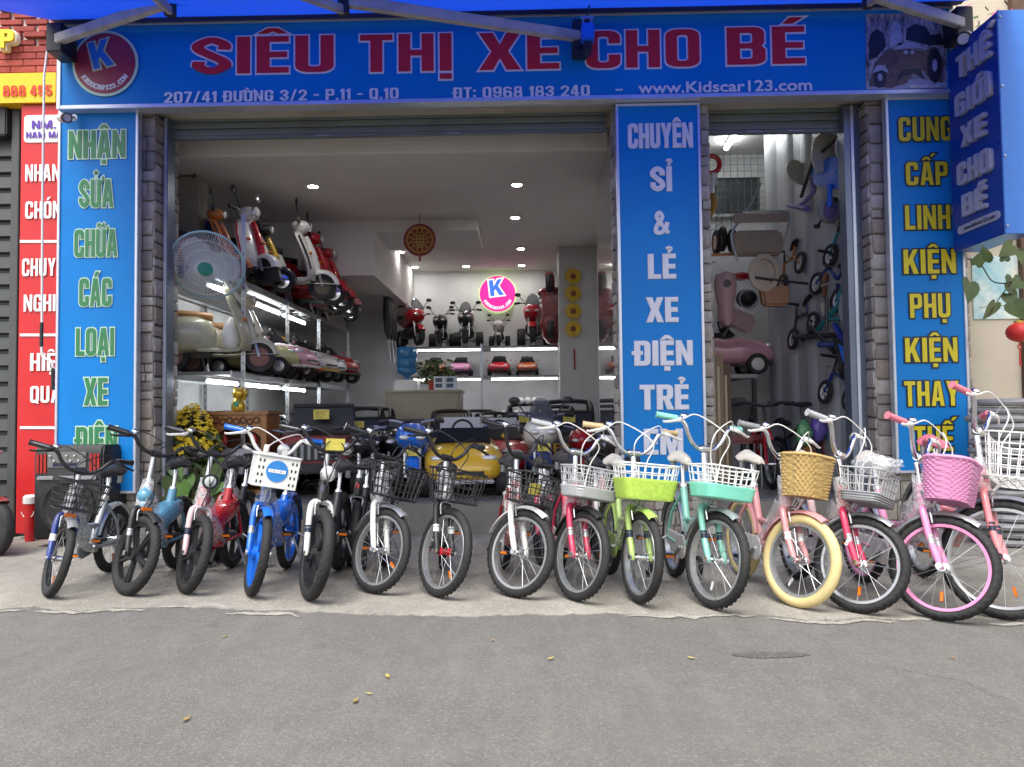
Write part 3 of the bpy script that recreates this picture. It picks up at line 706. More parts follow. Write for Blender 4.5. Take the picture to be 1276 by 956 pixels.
def rail(label, X, w, Y=.02):
    t = thing('shutter_rail', label, 'rail', (X, Y, .01)); h = ms_b
    mb = MB(); mb.prism([(-w / 2, -.04), (w / 2, -.04), (w / 2, .08), (w / 2 - .012, .08), (w / 2 - .012, .0), (-w / 2 + .012, .0), (-w / 2 + .012, .08), (-w / 2, .08)], 0, h, 'XY'); part('channel', mb, RAIL, t, 30)
    mb = MB(); mb.bx(-.012, .012, -.052, -.0405, 0, h); part('centre_rib', mb, ALU, t, 30, .003)
    return t
rail('blue-grey steel shutter rail on the edge of the narrow door', xr0 - .065, .12)
rail('thin dark shutter rail on the green-lettered sign side', xl1 + .022, .035)

# ------------------------------------------------------------------ awning over the front
def awn_mat():
    m = bpy.data.materials.new('awning_fabric'); m.use_nodes = True; nt = m.node_tree; N = nt.nodes.new; L = nt.links.new
    b = nt.nodes['Principled BSDF']; b.inputs['Roughness'].default_value = .6
    tc = N('ShaderNodeTexCoord'); n = N('ShaderNodeTexNoise'); n.inputs['Scale'].default_value = 1.6; n.inputs['Detail'].default_value = 5
    L(tc.outputs['Object'], n.inputs['Vector'])
    r = N('ShaderNodeMix'); r.data_type = 'RGBA'; L(n.outputs['Fac'], r.inputs[0]); r.inputs[6].default_value = (.010, .05, .62, 1); r.inputs[7].default_value = (.012, .075, .78, 1)
    L(r.outputs[2], b.inputs['Base Color'])
    tr = N('ShaderNodeBsdfTranslucent'); tr.inputs['Color'].default_value = (.012, .10, .95, 1)
    mx = N('ShaderNodeMixShader'); mx.inputs[0].default_value = .22
    L(b.outputs[0], mx.inputs[1]); L(tr.outputs[0], mx.inputs[2])
    L(mx.outputs[0], nt.nodes['Material Output'].inputs[0]); return m
AWN = awn_mat()
NAVY = mat('navy_cloth', (.012, .02, .13), .6, var=.15, scale=6)
aw = thing('awning', 'bright blue fabric awning stretched out over the shop front', 'awning', (0, -.05, ms_t))
ya = -.42; za = P(638, 13.5, ya).z - ms_t
ax0, ax1 = P(66, 28, ya).x, P(1200, 8, ya).x
mb = MB(); nx, ny = 36, 14; vs = []
for j in range(ny + 1):
    v = j / ny
    for i in range(nx + 1):
        u = i / nx; sag = .018 * math.sin(u * math.pi * 9) * math.sin(v * math.pi) + .03 * v * math.sin(u * math.pi * 2.3)
        vs.append((ax0 + (ax1 - ax0) * u, ya + .05 - v * 2.3, za - v * .80 - sag - .05 * math.sin(v * math.pi)))
mb.add(vs, [(j * (nx + 1) + i, j * (nx + 1) + i + 1, (j + 1) * (nx + 1) + i + 1, (j + 1) * (nx + 1) + i) for j in range(ny) for i in range(nx)])
part('fabric', mb, AWN, aw, 60)
mb = MB(); mb.lathe([(.07, ax0), (.07, ax1)], 16, (0, ya + .1, za + .075), 'X'); part('roller_tube', mb, NAVY, aw)
mb = MB(); mb.bx(ax0, ax1, ya + .0, ya + .075, ms_t * 0 + .005, za - .012); part('back_valance', mb, NAVY, aw, 30, .004)
mb = MB(); mb.lathe([(.03, ax0), (.03, ax1)], 12, (0, ya - 2.27, za - .83), 'X'); part('front_bar', mb, ALU, aw)
IVORY = mat('ivory_arm', (.50, .46, .38), .45, .1, var=.08, dirt=((.2, .18, .15), 8, .5))
def arm(sh, el, front, w=.05):
    sh, el, front = Vector(sh), Vector(el), Vector(front); o = Vector(aw.location)
    mb = MB(); mb.bar(sh - o, el - o, w, w * 1.5); a_ = part('arm', mb, IVORY, aw, 30, .006)
    mb = MB(); mb.bar(el - o + Vector((0, 0, -.06)), front - o, w * .8, w * 1.1); part('forearm', mb, IVORY, aw, 30, .006)
    mb = MB(); mb.lathe([(.04, -.09), (.04, .07)], 14, el - o); part('elbow_joint', mb, BLACKP, aw)
    mb = MB(); mb.bx(sh.x - o.x - .06, sh.x - o.x + .06, sh.y - o.y - .03, sh.y - o.y + .16, sh.z - o.z - .10, sh.z - o.z + .12); part('shoulder_bracket', mb, BLACKP, aw, 30, .008)
arm(P(70, 50, -.50), P(212, 2, -1.05), (-1.9, -2.6, ms_t + za - .85))
arm(P(724, 46, -.50), P(428, 1, -1.15), (-1.6, -2.6, ms_t + za - .86))
arm(P(1200, 30, -.50), P(1082, -8, -1.0), (2.0, -2.6, ms_t + za - .85))
# awning gearbox hung on the middle bracket
gp = P(732, 42, -.62)
gx = thing('awning_gearbox', 'small bright blue gearbox hung under the awning', 'gearbox', gp)
mb = MB(); mb.bx(-.045, .045, -.05, .05, -.065, .06); part('housing', mb, mat('gear_blue', (.02, .16, .75), .35), gx, 30, .012)
mb = MB(); mb.bx(-.03, .03, -.03, .1, -.12, -.066); part('mount', mb, BLACKP, gx, 30, .008)
mb = MB(); mb.tube([(-.03, 0, .06), (-.03, 0, .11)], .008).tube([(.03, 0, .06), (.03, 0, .11)], .008); mb.bar((-.045, 0, .115), (.045, 0, .115), .02); part('yoke', mb, STEEL, gx)
mb = MB(); mb.tube(spline([(0, 0, .12), (.02, .03, .22), (.06, .05, .32)]), .006); part('shaft', mb, BLACKP, gx)
# crank rod of the awning on the outer edge of the sign
cr = thing('crank_rod', 'white awning crank rod with black grips beside the red sign', 'rod', P(64, 500, -.45))
pts = [P(x, y, -.45) - Vector(cr.location) for x, y in ((59, 62), (55, 95), (53, 250), (52, 440))]
mb = MB(); mb.tube(pts, .008); part('shaft', mb, WHITEP, cr)
pts = [P(x, y, -.45) - Vector(cr.location) for x, y in ((52, 402), (51.5, 432))]
mb = MB(); mb.tube(pts, .013); part('grip', mb, BLACKP, cr)
pts = [P(x, y, -.45) - Vector(cr.location) for x, y in ((51.5, 433), (54, 445), (64, 450), (66, 458))]
mb = MB(); mb.tube(spline(pts), .009); part('crank', mb, WHITEP, cr)
pts = [P(x, y, -.45) - Vector(cr.location) for x, y in ((66, 459), (66, 486))]
mb = MB(); mb.tube(pts, .013); part('grip', mb, BLACKP, cr)

# security cameras
def sec_cam(label, loc, aim, s=1.0):
    t = thing('security_camera', label, 'camera', loc, scale=s); d = Vector(aim).normalized(); q = d.to_track_quat('Z', 'Y').to_matrix().to_4x4()
    mb = MB(); mb.lathe([(.0, -.09), (.036, -.085), (.04, -.06), (.04, .06), (.034, .07)], 20); part('housing', mb, WHITEP, t, M=q)
    mb = MB(); mb.lathe([(.041, .03), (.043, .075), (.036, .08), (.03, .062), (.0, .06)], 20); part('lens_hood', mb, BLACKP, t, M=q)
    mb = MB(); mb.tube([(0, 0, 0), (0, .06, .05), (0, .14, .06)], .014); mb.lathe([(.03, .14), (.03, .15)], 14, (0, 0, .06), 'Y'); part('bracket', mb, WHITEP, t)
sec_cam('white bullet camera above the green-lettered sign', P(80, 147, -.42), (.75, -.6, -.25), .85)
sec_cam('white bullet camera beside the projecting box sign', P(1203, 47, -.50), (-.6, -.7, -.45), 1.15)

# ------------------------------------------------------------------ projecting box sign
xb = 3.19; yb0, yb1 = -.30, -.90
zb0, zb1 = PX(1253, 291, xb).z, PX(1255, 3, xb).z
bs = thing('box_sign', 'blue projecting light box sign with raised pale capitals', 'sign', (xb + .11, -.25, zb0)); L_ = Vector(bs.location)
BSB = mat('box_blue', (.008, .055, .36), .3, var=.05); BSE = mat('box_edge_blue', (.05, .20, .62), .35, .1, var=.06)
mb = MB(); mb.bx(xb - L_.x, xb + .2 - L_.x, yb1 - L_.y + .012, yb0 - L_.y, 0, zb1 - zb0); part('cabinet', mb, BSB, bs, 30, .004)
mb = MB(); mb.bx(xb - L_.x - .004, xb + .204 - L_.x, yb1 - L_.y, yb1 - L_.y + .0115, -.004, zb1 - zb0 + .004); part('edge_panel', mb, BSE, bs, 30, .004)
for k in range(4):
    mb = MB(); mb.lathe([(.008, 0), (.008, -.006), (.0, -.008)], 8, (xb + .012 - L_.x, yb1 - L_.y, .05 + k * .47), 'Y'); part('screw', mb, STEEL, bs)
mb = MB(); mb.bx(.02 - .11, .06 - .11, .05 - .1, .16, .3, .36).bx(.02 - .11, .06 - .11, -.05, .16, 1.2, 1.26); part('wall_bracket', mb, STEEL, bs)
RAISE = mat('raised_letter', (.50, .51, .60), .35, var=.05)
def face_word(s, yc, z, cap, wd, slant=0):
    M = T(xb - .002 - L_.x, yc - L_.y, z - L_.z) @ RZ(-90) @ RY(slant)
    obj('raised_lettering', block(s, cap, wd, .003, .03, 'raised_lettering'), RAISE, bs, M)
for s, (cx, ybase), wpx, cap in (('THẾ', (1217, 84), .38, .155), ('GIỚI', (1216, 133), .40, .155), ('XE', (1217, 175), .27, .145), ('CHO', (1218, 222), .38, .155), ('BÉ', (1218, 264), .26, .15)):
    p = PX(cx, ybase, xb); face_word(s, p.y, p.z, cap, wpx)
p = PX(1220, 278, xb)
mb = MB(); mb.prism(_rr(-.24, -.03, .24, .03, .029, 6), -.012, -.001, 'XZ'); part('web_plate', mb, RAISE, bs, M=T(xb - L_.x, p.y - L_.y, p.z - L_.z) @ RZ(-90))
obj('web_lettering', text_mesh('www.kidscar123.com', .028, .36, .001, .002), PBLACK, bs, T(xb - .0135 - L_.x, p.y - L_.y - .02, p.z - .013 - L_.z) @ RZ(-90))

# ------------------------------------------------------------------ neighbour on the left
RED = mat('sign_red', (.55, .018, .022), .38, var=.05)
YELB = mat('banner_yellow', (.80, .48, .01), .45, var=.05)
YN = .05
nb = thing('neighbour_facade', 'red brick neighbour front with grey louvred shutter', 'building', (-3.9, .2, 0)); L_ = Vector(nb.location)
DGREY = mat('dark_louvre', (.050, .054, .056), .5, .2, var=.12)
zt = P(10, 130, YN).z
mb = MB(); mb.bx(-5.5 - L_.x, P(30, 300, YN).x - L_.x, YN + .05 - L_.y, .4 - L_.y, 0, zt); part('backing_wall', mb, DGREY, nb, 0)
nsl = 24; h = (zt - .35) / nsl
xe = P(12, 400, YN).x
for i in range(nsl):
    prof = [(-.0, 0), (-.03, .012), (-.012, h * .8), (0, h * .84)]
    mb = MB(); mb.prism(prof, -5.4 - L_.x, xe - L_.x, 'YZ', (0, YN + .045 - L_.y, i * h + .05)); part('louvre_slat', mb, DGREY, nb, 0)
mb = MB(); mb.bx(xe - L_.x, P(22, 400, YN).x - L_.x, YN - L_.y - .01, YN + .049 - L_.y, 0, zt); part('louvre_stile', mb, mat('louvre_stile', (.075, .08, .08), .5, .2), nb, 30, .004)
# ventilator above the louvre
mb = MB(); mb.bx(P(-40, 150, YN).x - L_.x, P(14, 150, YN).x - L_.x, YN - .06 - L_.y, YN + .03 - L_.y, P(0, 172, YN).z, P(0, 136, YN).z); part('vent_box', mb, DGREY, nb, 30, .01)
BRICK = [mat('brick_%d' % i, c, .85, var=.25, scale=30, bump=.4, bscale=60) for i, c in enumerate(((.30, .055, .045), (.36, .075, .06), (.25, .045, .04)))]
JOINT = mat('white_joint', (.72, .68, .66), .9, var=.1)
zbk0, zbk1 = P(30, 92, YN).z, P(30, -30, YN).z; xbk0, xbk1 = -5.5, P(66, 60, YN).x
mb = MB(); mb.bx(xbk0 - L_.x, xbk1 - L_.x + .25, YN + .012 - L_.y, .4 - L_.y, zbk0, zbk1); part('joint_wall', mb, JOINT, nb, 0)
bm_b = MB(); bm_b.bx(-.098, .098, -.012, .03, -.023, .023); brick_me = [bm_b.mesh('brick', 40, .004) for _ in range(3)]
row = 0; z = zbk0 + .03
while z < zbk1 - .02:
    x = xbk0 + (.1 if row % 2 else .0); band = (row % 9) in (3, 4)
    while x < xbk1 + .2:
        k = random.randint(0, 2)
        if not brick_me[k].materials: brick_me[k].materials.append(BRICK[k])
        wide = 1.0 if z < P(30, 62, YN).z else .88
        M = T(x - L_.x, YN - L_.y - (.02 if (row in (5, 9)) else 0), z) @ Matrix.Diagonal((wide * 1.04, 1, 1.16 if wide == 1.0 else .98, 1))
        obj('brick', brick_me[k], None, nb, M); x += .208
    z += .0565; row += 1
# its red upright sign
rs = thing('red_sign', 'red upright sign with white capitals partly behind the blue one', 'sign', (P(45, 400, -.02).x, .05, P(45, 664, -.02).z)); L_ = Vector(rs.location); YR = -.05
mb = MB(); mb.bx(P(23, 400, YR).x - L_.x, P(80, 400, YR).x - L_.x + .1, YR + .003 - L_.y, .045 - L_.y, 0, P(45, 131, YR).z - L_.z); part('panel', mb, RED, rs, 0)
print_words(rs, [('NHANH', 32, 86, 205, 226), ('CHÓNG', 32, 88, 251, 272.5), ('CHUYÊN', 28, 90, 322, 344), ('NGHIỆP', 30, 92, 367, 388), ('HIỆU', 38, 84, 440, 462), ('QUẢ', 38, 76, 481, 502)], YR, PWHITE)
for yy in (301, 417.5, 533):
    flat(rs, 'divider', [(25, yy + 1.7), (25, yy - 1.7), (90, yy - 1.7), (90, yy + 1.7)], YR, PWHITE, .003)
mb = MB(); q0, q1 = P(30, 178, YR), P(84, 143, YR); mb.prism(_rr(q0.x - L_.x, q0.z - L_.z, q1.x - L_.x, q1.z - L_.z, .03), YR - .003 - L_.y, YR - L_.y, 'XZ'); part('logo_plate', mb, PWHITE, rs, 0)
print_words(rs, [('NM.', 40, 70, 150.5, 160.5), ('NAM MAI', 33, 80, 164.5, 172)], YR - .004, mat('logo_violet', (.10, .03, .35), .4))
yb_ = thing('yellow_banner', 'yellow banner with red digits over the red sign', 'banner', (P(20, 128, -.08).x, .045, P(20, 128, -.08).z)); L_ = Vector(yb_.location); YY = -.08
mb = MB(); mb.bx(-6.0 - L_.x, P(69, 110, YY).x - L_.x, YY + .003 - L_.y, YY + .12 - L_.y, 0, P(20, 91, YY).z - L_.z); part('panel', mb, YELB, yb_, 0)
print_words(yb_, [('888', 4, 32, 107, 120), ('495', 38, 65, 106.5, 119.5)], YY, mat('digit_red', (.60, .03, .01), .4))
pp = P(1, 42, -.1)
ym = mat('letter_yellow', (.82, .62, .02), .4)
pl = thing('raised_letter', 'yellow raised letter P with white edge on the brick wall', 'letter', (pp.x, YN - .02, pp.z - .08))
obj('letter_edge', block('P', .14, .115, .016, .05, 'letter_edge'), WHITEP, pl, T(0, 0, 0)); obj('letter_face', block('P', .14, .115, .004, .02, 'letter_face'), ym, pl, T(0, -.055, 0))

# ------------------------------------------------------------------ neighbour on the right
BEIGE = mat('beige_wall', (.50, .44, .35), .75, var=.06, scale=2, dirt=((.30, .25, .19), 1.2, .5), bump=.1)
nr = thing('neighbour_house', 'beige rendered neighbour wall right of the yellow-lettered sign', 'building', (4.6, .3, 0)); L_ = Vector(nr.location)
mb = MB(); mb.bx(xr1 - L_.x + .002, 6.5 - L_.x, -.05 - L_.y, .35 - L_.y, .004, 6.0); part('wall', mb, BEIGE, nr, 0)
xe = P(1271, 400, -.06).x
mb = MB(); mb.bx(xe - L_.x, xe + .12 - L_.x, -.10 - L_.y, -.052 - L_.y, .004, 5.9); part('door_frame', mb, mat('dark_wood', (.09, .05, .03), .6, var=.2), nr, 30, .006)
POST = ground_mat('poster_print', (.30, .55, .62), (.72, .74, .66), .0, .0, ((.75, .55, .35), .6), 4.0)
mb = MB(); q0, q1 = P(1213, 398, -.055), P(1268, 319, -.055); mb.bx(q0.x, q1.x, -.060, -.0505, q0.z, q1.z)
single('poster', mb, POST, 'pale blue map poster on the beige wall behind the leaves', 'poster')
# lantern
lp = P(1270, 414, -.5); ln = thing('paper_lantern', 'red round lantern with tassel hanging on the beige wall', 'lantern', lp)
LRED = mat('lantern_red', (.62, .03, .025), .5, var=.1)
mb = MB()
rings = []
for j in range(9):
    t_ = math.pi * j / 8; rr = max(.012, .085 * math.sin(t_)); rings.append([(rr * (1 - .05 * (k % 2)) * math.cos(2 * math.pi * k / 24), rr * (1 - .05 * (k % 2)) * math.sin(2 * math.pi * k / 24), -.07 * math.cos(t_)) for k in range(24)])
mb.loft(rings); part('shade', mb, LRED, ln)
mb = MB(); mb.lathe([(.03, .066), (.03, .08)], 12); mb.tube([(0, 0, .08), (0, .02, .2), (0, .44, .24)], .003); part('cap', mb, mat('gold_trim', (.6, .4, .06), .35, .6), ln)
mb = MB(); mb.tube([(0, 0, -.068), (0, 0, -.09)], .004); mb.torus(.014, .004, 14, 6, (0, 0, -.105)); mb.tube([(0, 0, -.12), (0, 0, -.24)], [.004, .007]); part('tassel', mb, LRED, ln)
# vine with large heart leaves hanging from the box sign
LEAF = mat('leaf_green', (.055, .095, .022), .45, var=.35, scale=14, dirt=((.10, .11, .03), 9, .5)); LEAF2 = mat('leaf_pale', (.12, .16, .06), .45, var=.3, scale=14)
STEM = mat('stem_brown', (.06, .06, .025), .7)
pt = thing('climbing_plant', 'trailing plant with large heart-shaped leaves before the poster', 'plant', P(1276, 330, -1.0) + Vector((.25, 0, 0))); L_ = Vector(pt.location)
br = [P(x, y, -1.0) - L_ for x, y in ((1330, 300), (1276, 345), (1240, 352), (1222, 330), (1205, 322))]
mb = MB(); mb.tube(spline(br), [.006] * 20 + [.004] * 5 if False else .0045, 6); mb.tube(spline([P(x, y, -1.0) - L_ for x, y in ((1262, 350), (1245, 372), (1232, 395))]), .0035, 6); mb.tube(spline([P(x, y, -1.0) - L_ for x, y in ((1330, 300), (1290, 308), (1262, 312))]), .004, 6)
mb.tube(spline([P(1330, 300, -1.0) - L_, (.3, .3, .35), (.25, .9, .6)]), .008, 6); part('stem', mb, STEM, pt)
def leaf_mesh(sz):
    out = [(0, 0), (.22, .16), (.42, .1), (.52, -.12), (.44, -.4), (.24, -.7), (0, -1.02)]
    L2 = out + [(-x, y) for x, y in out[-2:0:-1]]; n = len(L2); vs = [(x * sz, -.10 * abs(x) * sz + .08 * sz * y * y, y * sz) for x, y in L2]; vs += [(x, y + .0015, z) for x, y, z in vs]
    vs += [(0, .0, -.45 * sz), (0, .0015, -.45 * sz)]
    fs = [(i, (i + 1) % n, 2 * n) for i in range(n)] + [(n + (i + 1) % n, n + i, 2 * n + 1) for i in range(n)] + [(i, n + i, n + (i + 1) % n, (i + 1) % n) for i in range(n)]
    return MB().add(vs, fs)
for k, (x, y, s, ang, m_) in enumerate([(1209, 352, .150, 14, LEAF), (1216, 330, .085, 200, LEAF), (1228, 326, .105, 165, LEAF), (1254, 352, .135, -60, LEAF), (1256, 366, .10, -20, LEAF2), (1240, 378, .125, 25, LEAF2), (1262, 378, .12, -25, LEAF),
                               (1262, 306, .11, 50, LEAF2), (1272, 350, .10, 60, LEAF), (1252, 325, .06, 190, LEAF), (1274, 312, .11, -10, LEAF2)]):
    p = P(x, y, -1.0 + random.uniform(-.05, .05)) - L_
    part('leaf', leaf_mesh(s), m_, pt, 60, M=T(*p) @ RY(ang) @ RX(random.uniform(-20, 25)) @ RZ(random.uniform(-35, 35)))
# flower bush just showing over the box sign
fb = thing('flower_bush', 'pink flowering bush above the blue box sign', 'bush', (3.6, -.3, zb1 + .0)); rg = random.Random(5)
mb = MB(); mb2 = MB()
for k in range(90):
    c = Vector((rg.gauss(0, .16), rg.gauss(0, .16), .12 + abs(rg.gauss(0, .12))))
    tgt = mb if rg.random() < .5 else mb2
    a_ = Vector((rg.uniform(-1, 1), rg.uniform(-1, 1), rg.uniform(-1, 1))).normalized() * .035; b2 = a_.orthogonal().normalized() * .02
    tgt.add([c - a_, c + b2, c + a_, c - b2], [(0, 1, 2, 3)])
part('blossom', mb, mat('blossom_pink', (.55, .10, .22), .6), fb, kind='stuff'); part('foliage', mb2, LEAF, fb, kind='stuff')
mb = MB(); mb.lathe([(.07, .0), (.11, .14), (.11, .15), (.095, .15), (.09, .13)], 18); part('pot', mb, mat('terracotta', (.30, .12, .06), .8), fb)
# ------------------------------------------------------------------ children's bicycles
def paint(name, c, rough=.28, coat=.5): return mat('paint_' + name, c, rough, .0, var=.05, scale=9, coat=coat)
PA = {'navy': paint('navy', (.012, .035, .22)), 'sky': paint('sky', (.10, .30, .44)), 'red': paint('red', (.48, .012, .022)), 'blue': paint('blue', (.01, .14, .62)),
      'white': paint('white', (.72, .71, .68)), 'black': paint('black', (.014, .014, .016)), 'silver': mat('silver_paint', (.48, .50, .52), .3, .7, var=.06),
      'lime': paint('lime', (.34, .50, .12)), 'mint': paint('mint', (.20, .52, .42)), 'pink': paint('pink', (.62, .27, .28)), 'rose': paint('rose', (.62, .035, .10)),
      'candy': paint('candy', (.68, .24, .44)), 'coral': paint('coral', (.66, .22, .24)), 'cream': mat('cream_rubber', (.62, .50, .24), .65, var=.08, bump=.15, bscale=120), 'blush': paint('blush', (.66, .46, .46)),
      'grey': GREYP, 'tan': mat('tan_grip', (.52, .38, .20), .6), 'pinkgrip': mat('pink_grip', (.66, .18, .24), .55), 'orange': mat('reflector_orange', (.65, .16, .01), .25),
      'redhub': mat('red_hub', (.40, .02, .03), .35), 'mintgrip': mat('mint_grip', (.22, .55, .48), .55), 'lightgrey': mat('light_grey_plastic', (.40, .41, .42), .45),
      'wicker': mat('wicker_tan', (.50, .34, .13), .6, var=.3, scale=60), 'limewicker': mat('wicker_lime', (.38, .56, .08), .55, var=.2, scale=60), 'candyplastic': mat('candy_plastic', (.66, .27, .48), .42, var=.05),
      'ivory': mat('ivory_vinyl', (.58, .55, .47), .5, var=.12), 'cable': mat('white_cable', (.70, .70, .68), .4), 'bcable': BLACKP,
      'mintplastic': mat('mint_plastic', (.20, .62, .48), .42)}
TAGY = mat('price_tag_yellow', (.62, .54, .10), .6, var=.15, scale=40)
LENS = mat('lamp_lens', (.75, .76, .74), .12, .3, var=.1, scale=60)
INK = mat('pen_ink', (.02, .02, .04), .6)
HEAD = R(20)
def wheel(parent, name, c, RR, rt, kind, rim, tyre, hub=None, M=None, spokes=20, wob=0):
    """hub centre c; local Y is the axle"""
    w = bpy.data.objects.new(name, None); COL.objects.link(w); w.parent = parent; w.empty_display_size = .05
    w.matrix_basis = (M or Matrix()) @ T(*c) @ RY(wob)
    mb = MB(); mb.torus(RR - rt, rt, 76, 14, tread=.0095 if tyre is RUBBER else .002, rz=rt * .95); part('tyre', mb, tyre, w, 28)
    ri = RR - rt * 2 - .008
    mb = MB(); mb.lathe([(ri, -.014), (ri + .012, -.016), (ri + .016, -.010), (ri + .016, .010), (ri + .012, .016), (ri, .014)], 48, axis='Y', close=True); part('rim', mb, rim, w)
    if kind == 'spoke':
        mb = MB()
        for i in range(spokes):
            a = 2 * math.pi * i / spokes; s = 1 if i % 2 else -1; off = .55 * (1 if (i // 2) % 2 else -1)
            mb.tube([(.016 * math.cos(a + off), s * .026, .016 * math.sin(a + off)), (ri * math.cos(a), s * .004, ri * math.sin(a))], (.0013), 4, cap=False)
        part('spokes', mb, STEEL, w)
        mb = MB(); mb.lathe([(.009, -.045), (.009, -.03), (.022, -.028), (.022, -.022), (.014, -.018), (.014, .018), (.022, .022), (.022, .028), (.009, .03), (.009, .045)], 14, axis='Y'); part('hub', mb, hub or CHROME, w)
    else:
        for i in range(5):
            mb = MB(); a = 360 * i / 5
            mb.prism([(.02, -.013), (ri + .002, -.022), (ri + .002, -.008), (.07, -.002), (ri + .002, .008), (ri + .002, .022), (.02, .013)] if kind == 'mag' else [(.02, -.02), (ri + .002, -.012), (ri + .002, .012), (.02, .02)], -.011, .011, 'XZ'); part('mag_spoke', mb, rim, w, 30, .003, M=RY(a))
        mb = MB(); mb.lathe([(.010, -.046), (.010, -.034), (.034, -.03), (.036, .0), (.034, .03), (.010, .034), (.010, .046)], 18, axis='Y'); part('hub', mb, hub or rim, w)
    return w
def mudguard_mb(RR, a0, a1, w=.028):
    mb = MB(); rings = []
    for i in range(13):
        a = R(a0 + (a1 - a0) * i / 12); rg = []
        for y, d in ((-w, -.012), (-w * .7, .002), (0, .008), (w * .7, .002), (w, -.012), (w * .68, -.001), (0, .005), (-w * .68, -.001)):
            r = RR + .014 + d; rg.append((r * math.cos(a), y, r * math.sin(a)))
        rings.append(rg)
    mb.loft(rings); return mb
def saddle_mb(L=.23, W=.075, cover=False):
    rings = []
    for i in range(9):
        u = i / 8; x = -L * .45 + L * u; hw = W * (1 - .72 * max(0, (u - .18) / .82) ** .75) if u > .18 else W * (.72 + .28 * u / .18)
        zt = .012 * math.cos((u - .1) * 3) + (.012 if u < .15 else 0); e = .018 if i in (0, 8) else 0
        rg = [(x, hw * math.cos(a) * (1 - e * 8), (.022 - e * .6) * math.sin(a) + zt - (.03 * abs(math.cos(a)) if u < .5 else .015 * abs(math.cos(a)))) for a in [2 * math.pi * k / 14 for k in range(14)]]
        rings.append(rg)
    return MB().loft(rings)
def wire_basket(m, parent, M, w=.30, d=.20, h=.17, taper=.8, r=.0028, nx=7, ny=5, nz=4, solid=None, solid_h=.5, sag=0.0):
    """open wire basket: rim hoops + uprights; solid = coloured lower tray"""
    t = bpy.data.objects.new('basket', None); COL.objects.link(t); t.parent = parent; t.matrix_basis = M; t.empty_display_size = .05
    def loop(z, g=0):
        k = taper + (1 - taper) * z / h; return [(x * k, y * k, z) for x, y in _rr(-d / 2 - g, -w / 2 - g, d / 2 + g, w / 2 + g, .04, 3)]
    for i in range(nz + 1):
        mb = MB(); mb.tube(loop(h * i / nz), r * (1.6 if i in (0, nz) else 1), 6, closed=True); part('hoop', mb, m, t)
    lo, hi = loop(0), loop(h); n = len(lo)
    def lerp_loop(u, lp):
        tot = 0; seg = [(Vector(lp[i]), Vector(lp[(i + 1) % n])) for i in range(n)]; L = sum((b - a).length for a, b in seg); u = u % 1 * L
        for a, b in seg:
            l = (b - a).length
            if u <= l: return a.lerp(b, u / l if l else 0)
            u -= l
        return Vector(lp[0])
    N = 2 * (nx + ny); mb = MB()
    for i in range(N): mb.tube([lerp_loop(i / N, lo), lerp_loop(i / N, hi)], r, 5, cap=False)
    part('uprights', mb, m, t)
    mb = MB()
    for i in range(1, nx): y = -w / 2 * taper + w * taper * i / nx; mb.tube([(-d / 2 * taper, y, 0), (d / 2 * taper, y, 0)], r, 5)
    for i in range(1, ny): x = -d / 2 * taper + d * taper * i / ny; mb.tube([(x, -w / 2 * taper, 0), (x, w / 2 * taper, 0)], r, 5)
    part('floor_grid', mb, m, t)
    if solid:
        mb = MB(); hs_ = h * solid_h; rings = []
        for j in range(9):
            z = hs_ * j / 8; bulge = .004 * (j % 2); rings.append([(x * 1.02, y * 1.02, zz - .003) for x, y, zz in loop(z, bulge + .004)])
        ir = [[(x * .985, y * .985, z) for x, y, z in rg] for rg in rings[::-1]]
        mb.loft(rings + ir[:-1] + [[(x * .97, y * .97, .004) for x, y, z in rings[0]]]); part('tray', mb, solid, t, 60)
    return t
def woven_basket(m, parent, M, w=.26, d=.19, h=.20, rows=13, taper=.82, pattern=True, band=None):
    t = bpy.data.objects.new('basket', None); COL.objects.link(t); t.parent = parent; t.matrix_basis = M; t.empty_display_size = .05
    base = _rr(-d / 2, -w / 2, d / 2, w / 2, .07, 8); n = len(base); rings = []; sub = 3
    for j in range(rows * sub + 1):
        z = h * j / (rows * sub); k = taper + (1 - taper) * z / h; ph = (j // sub)
        rg = []
        for i, (x, y) in enumerate(base):
            b = .0075 * math.sin(math.pi * ((j % sub) + .5) / sub) * (1 if (i + ph) % 2 else -1) if pattern else 0
            L = math.hypot(x, y); rg.append((x * k * (1 + b / L * 1.4), y * k * (1 + b / L * 1.4), z))
        rings.append(rg)
    inner = [[(x * .95, y * .95, z) for x, y, z in rg] for rg in rings[::-1]]
    mb = MB(); mb.loft(rings + inner[:-1] + [[(x * .95, y * .95, .006) for x, y, z in rings[0]]]); part('weave', mb, m, t, 70)
    mb = MB(); mb.tube([(x * 1.01, y * 1.01, h) for x, y in base], .009, 7, closed=True); part('rim_braid', mb, band or m, t)
    return t
def tag_card(parent, M, m=TAGY, s=.05):
    mb = MB(); mb.bx(-s, s, -.0012, .0012, -s * .62, s * .62); c = part('price_tag', mb, m, parent, 30, M=M)
    mb = MB()
    for k in range(3):
        pts = [(-s * .75 + i * s * .14, -.002, s * (.3 - .32 * k) + (.12 * s if i % 2 else -.1 * s)) for i in range(11 - k * 2)]
        mb.tube(pts, .0016, 4)
    part('handwriting', mb, INK, c)
    mb = MB(); mb.tube([(0, 0, s * .6), (.01, .01, s * 1.2)], .0012, 4); part('string', mb, BLACKP, c)
def crumple(pts, rs, seed, n=12, amp=.25):
    rg = random.Random(seed); mb = MB(); mb.tube(pts, rs, n, cap=False)
    mb.v = [tuple(Vector(v) + Vector((rg.uniform(-1, 1), rg.uniform(-1, 1), rg.uniform(-1, 1))) * max(rs) * amp) for v in mb.v]; return mb

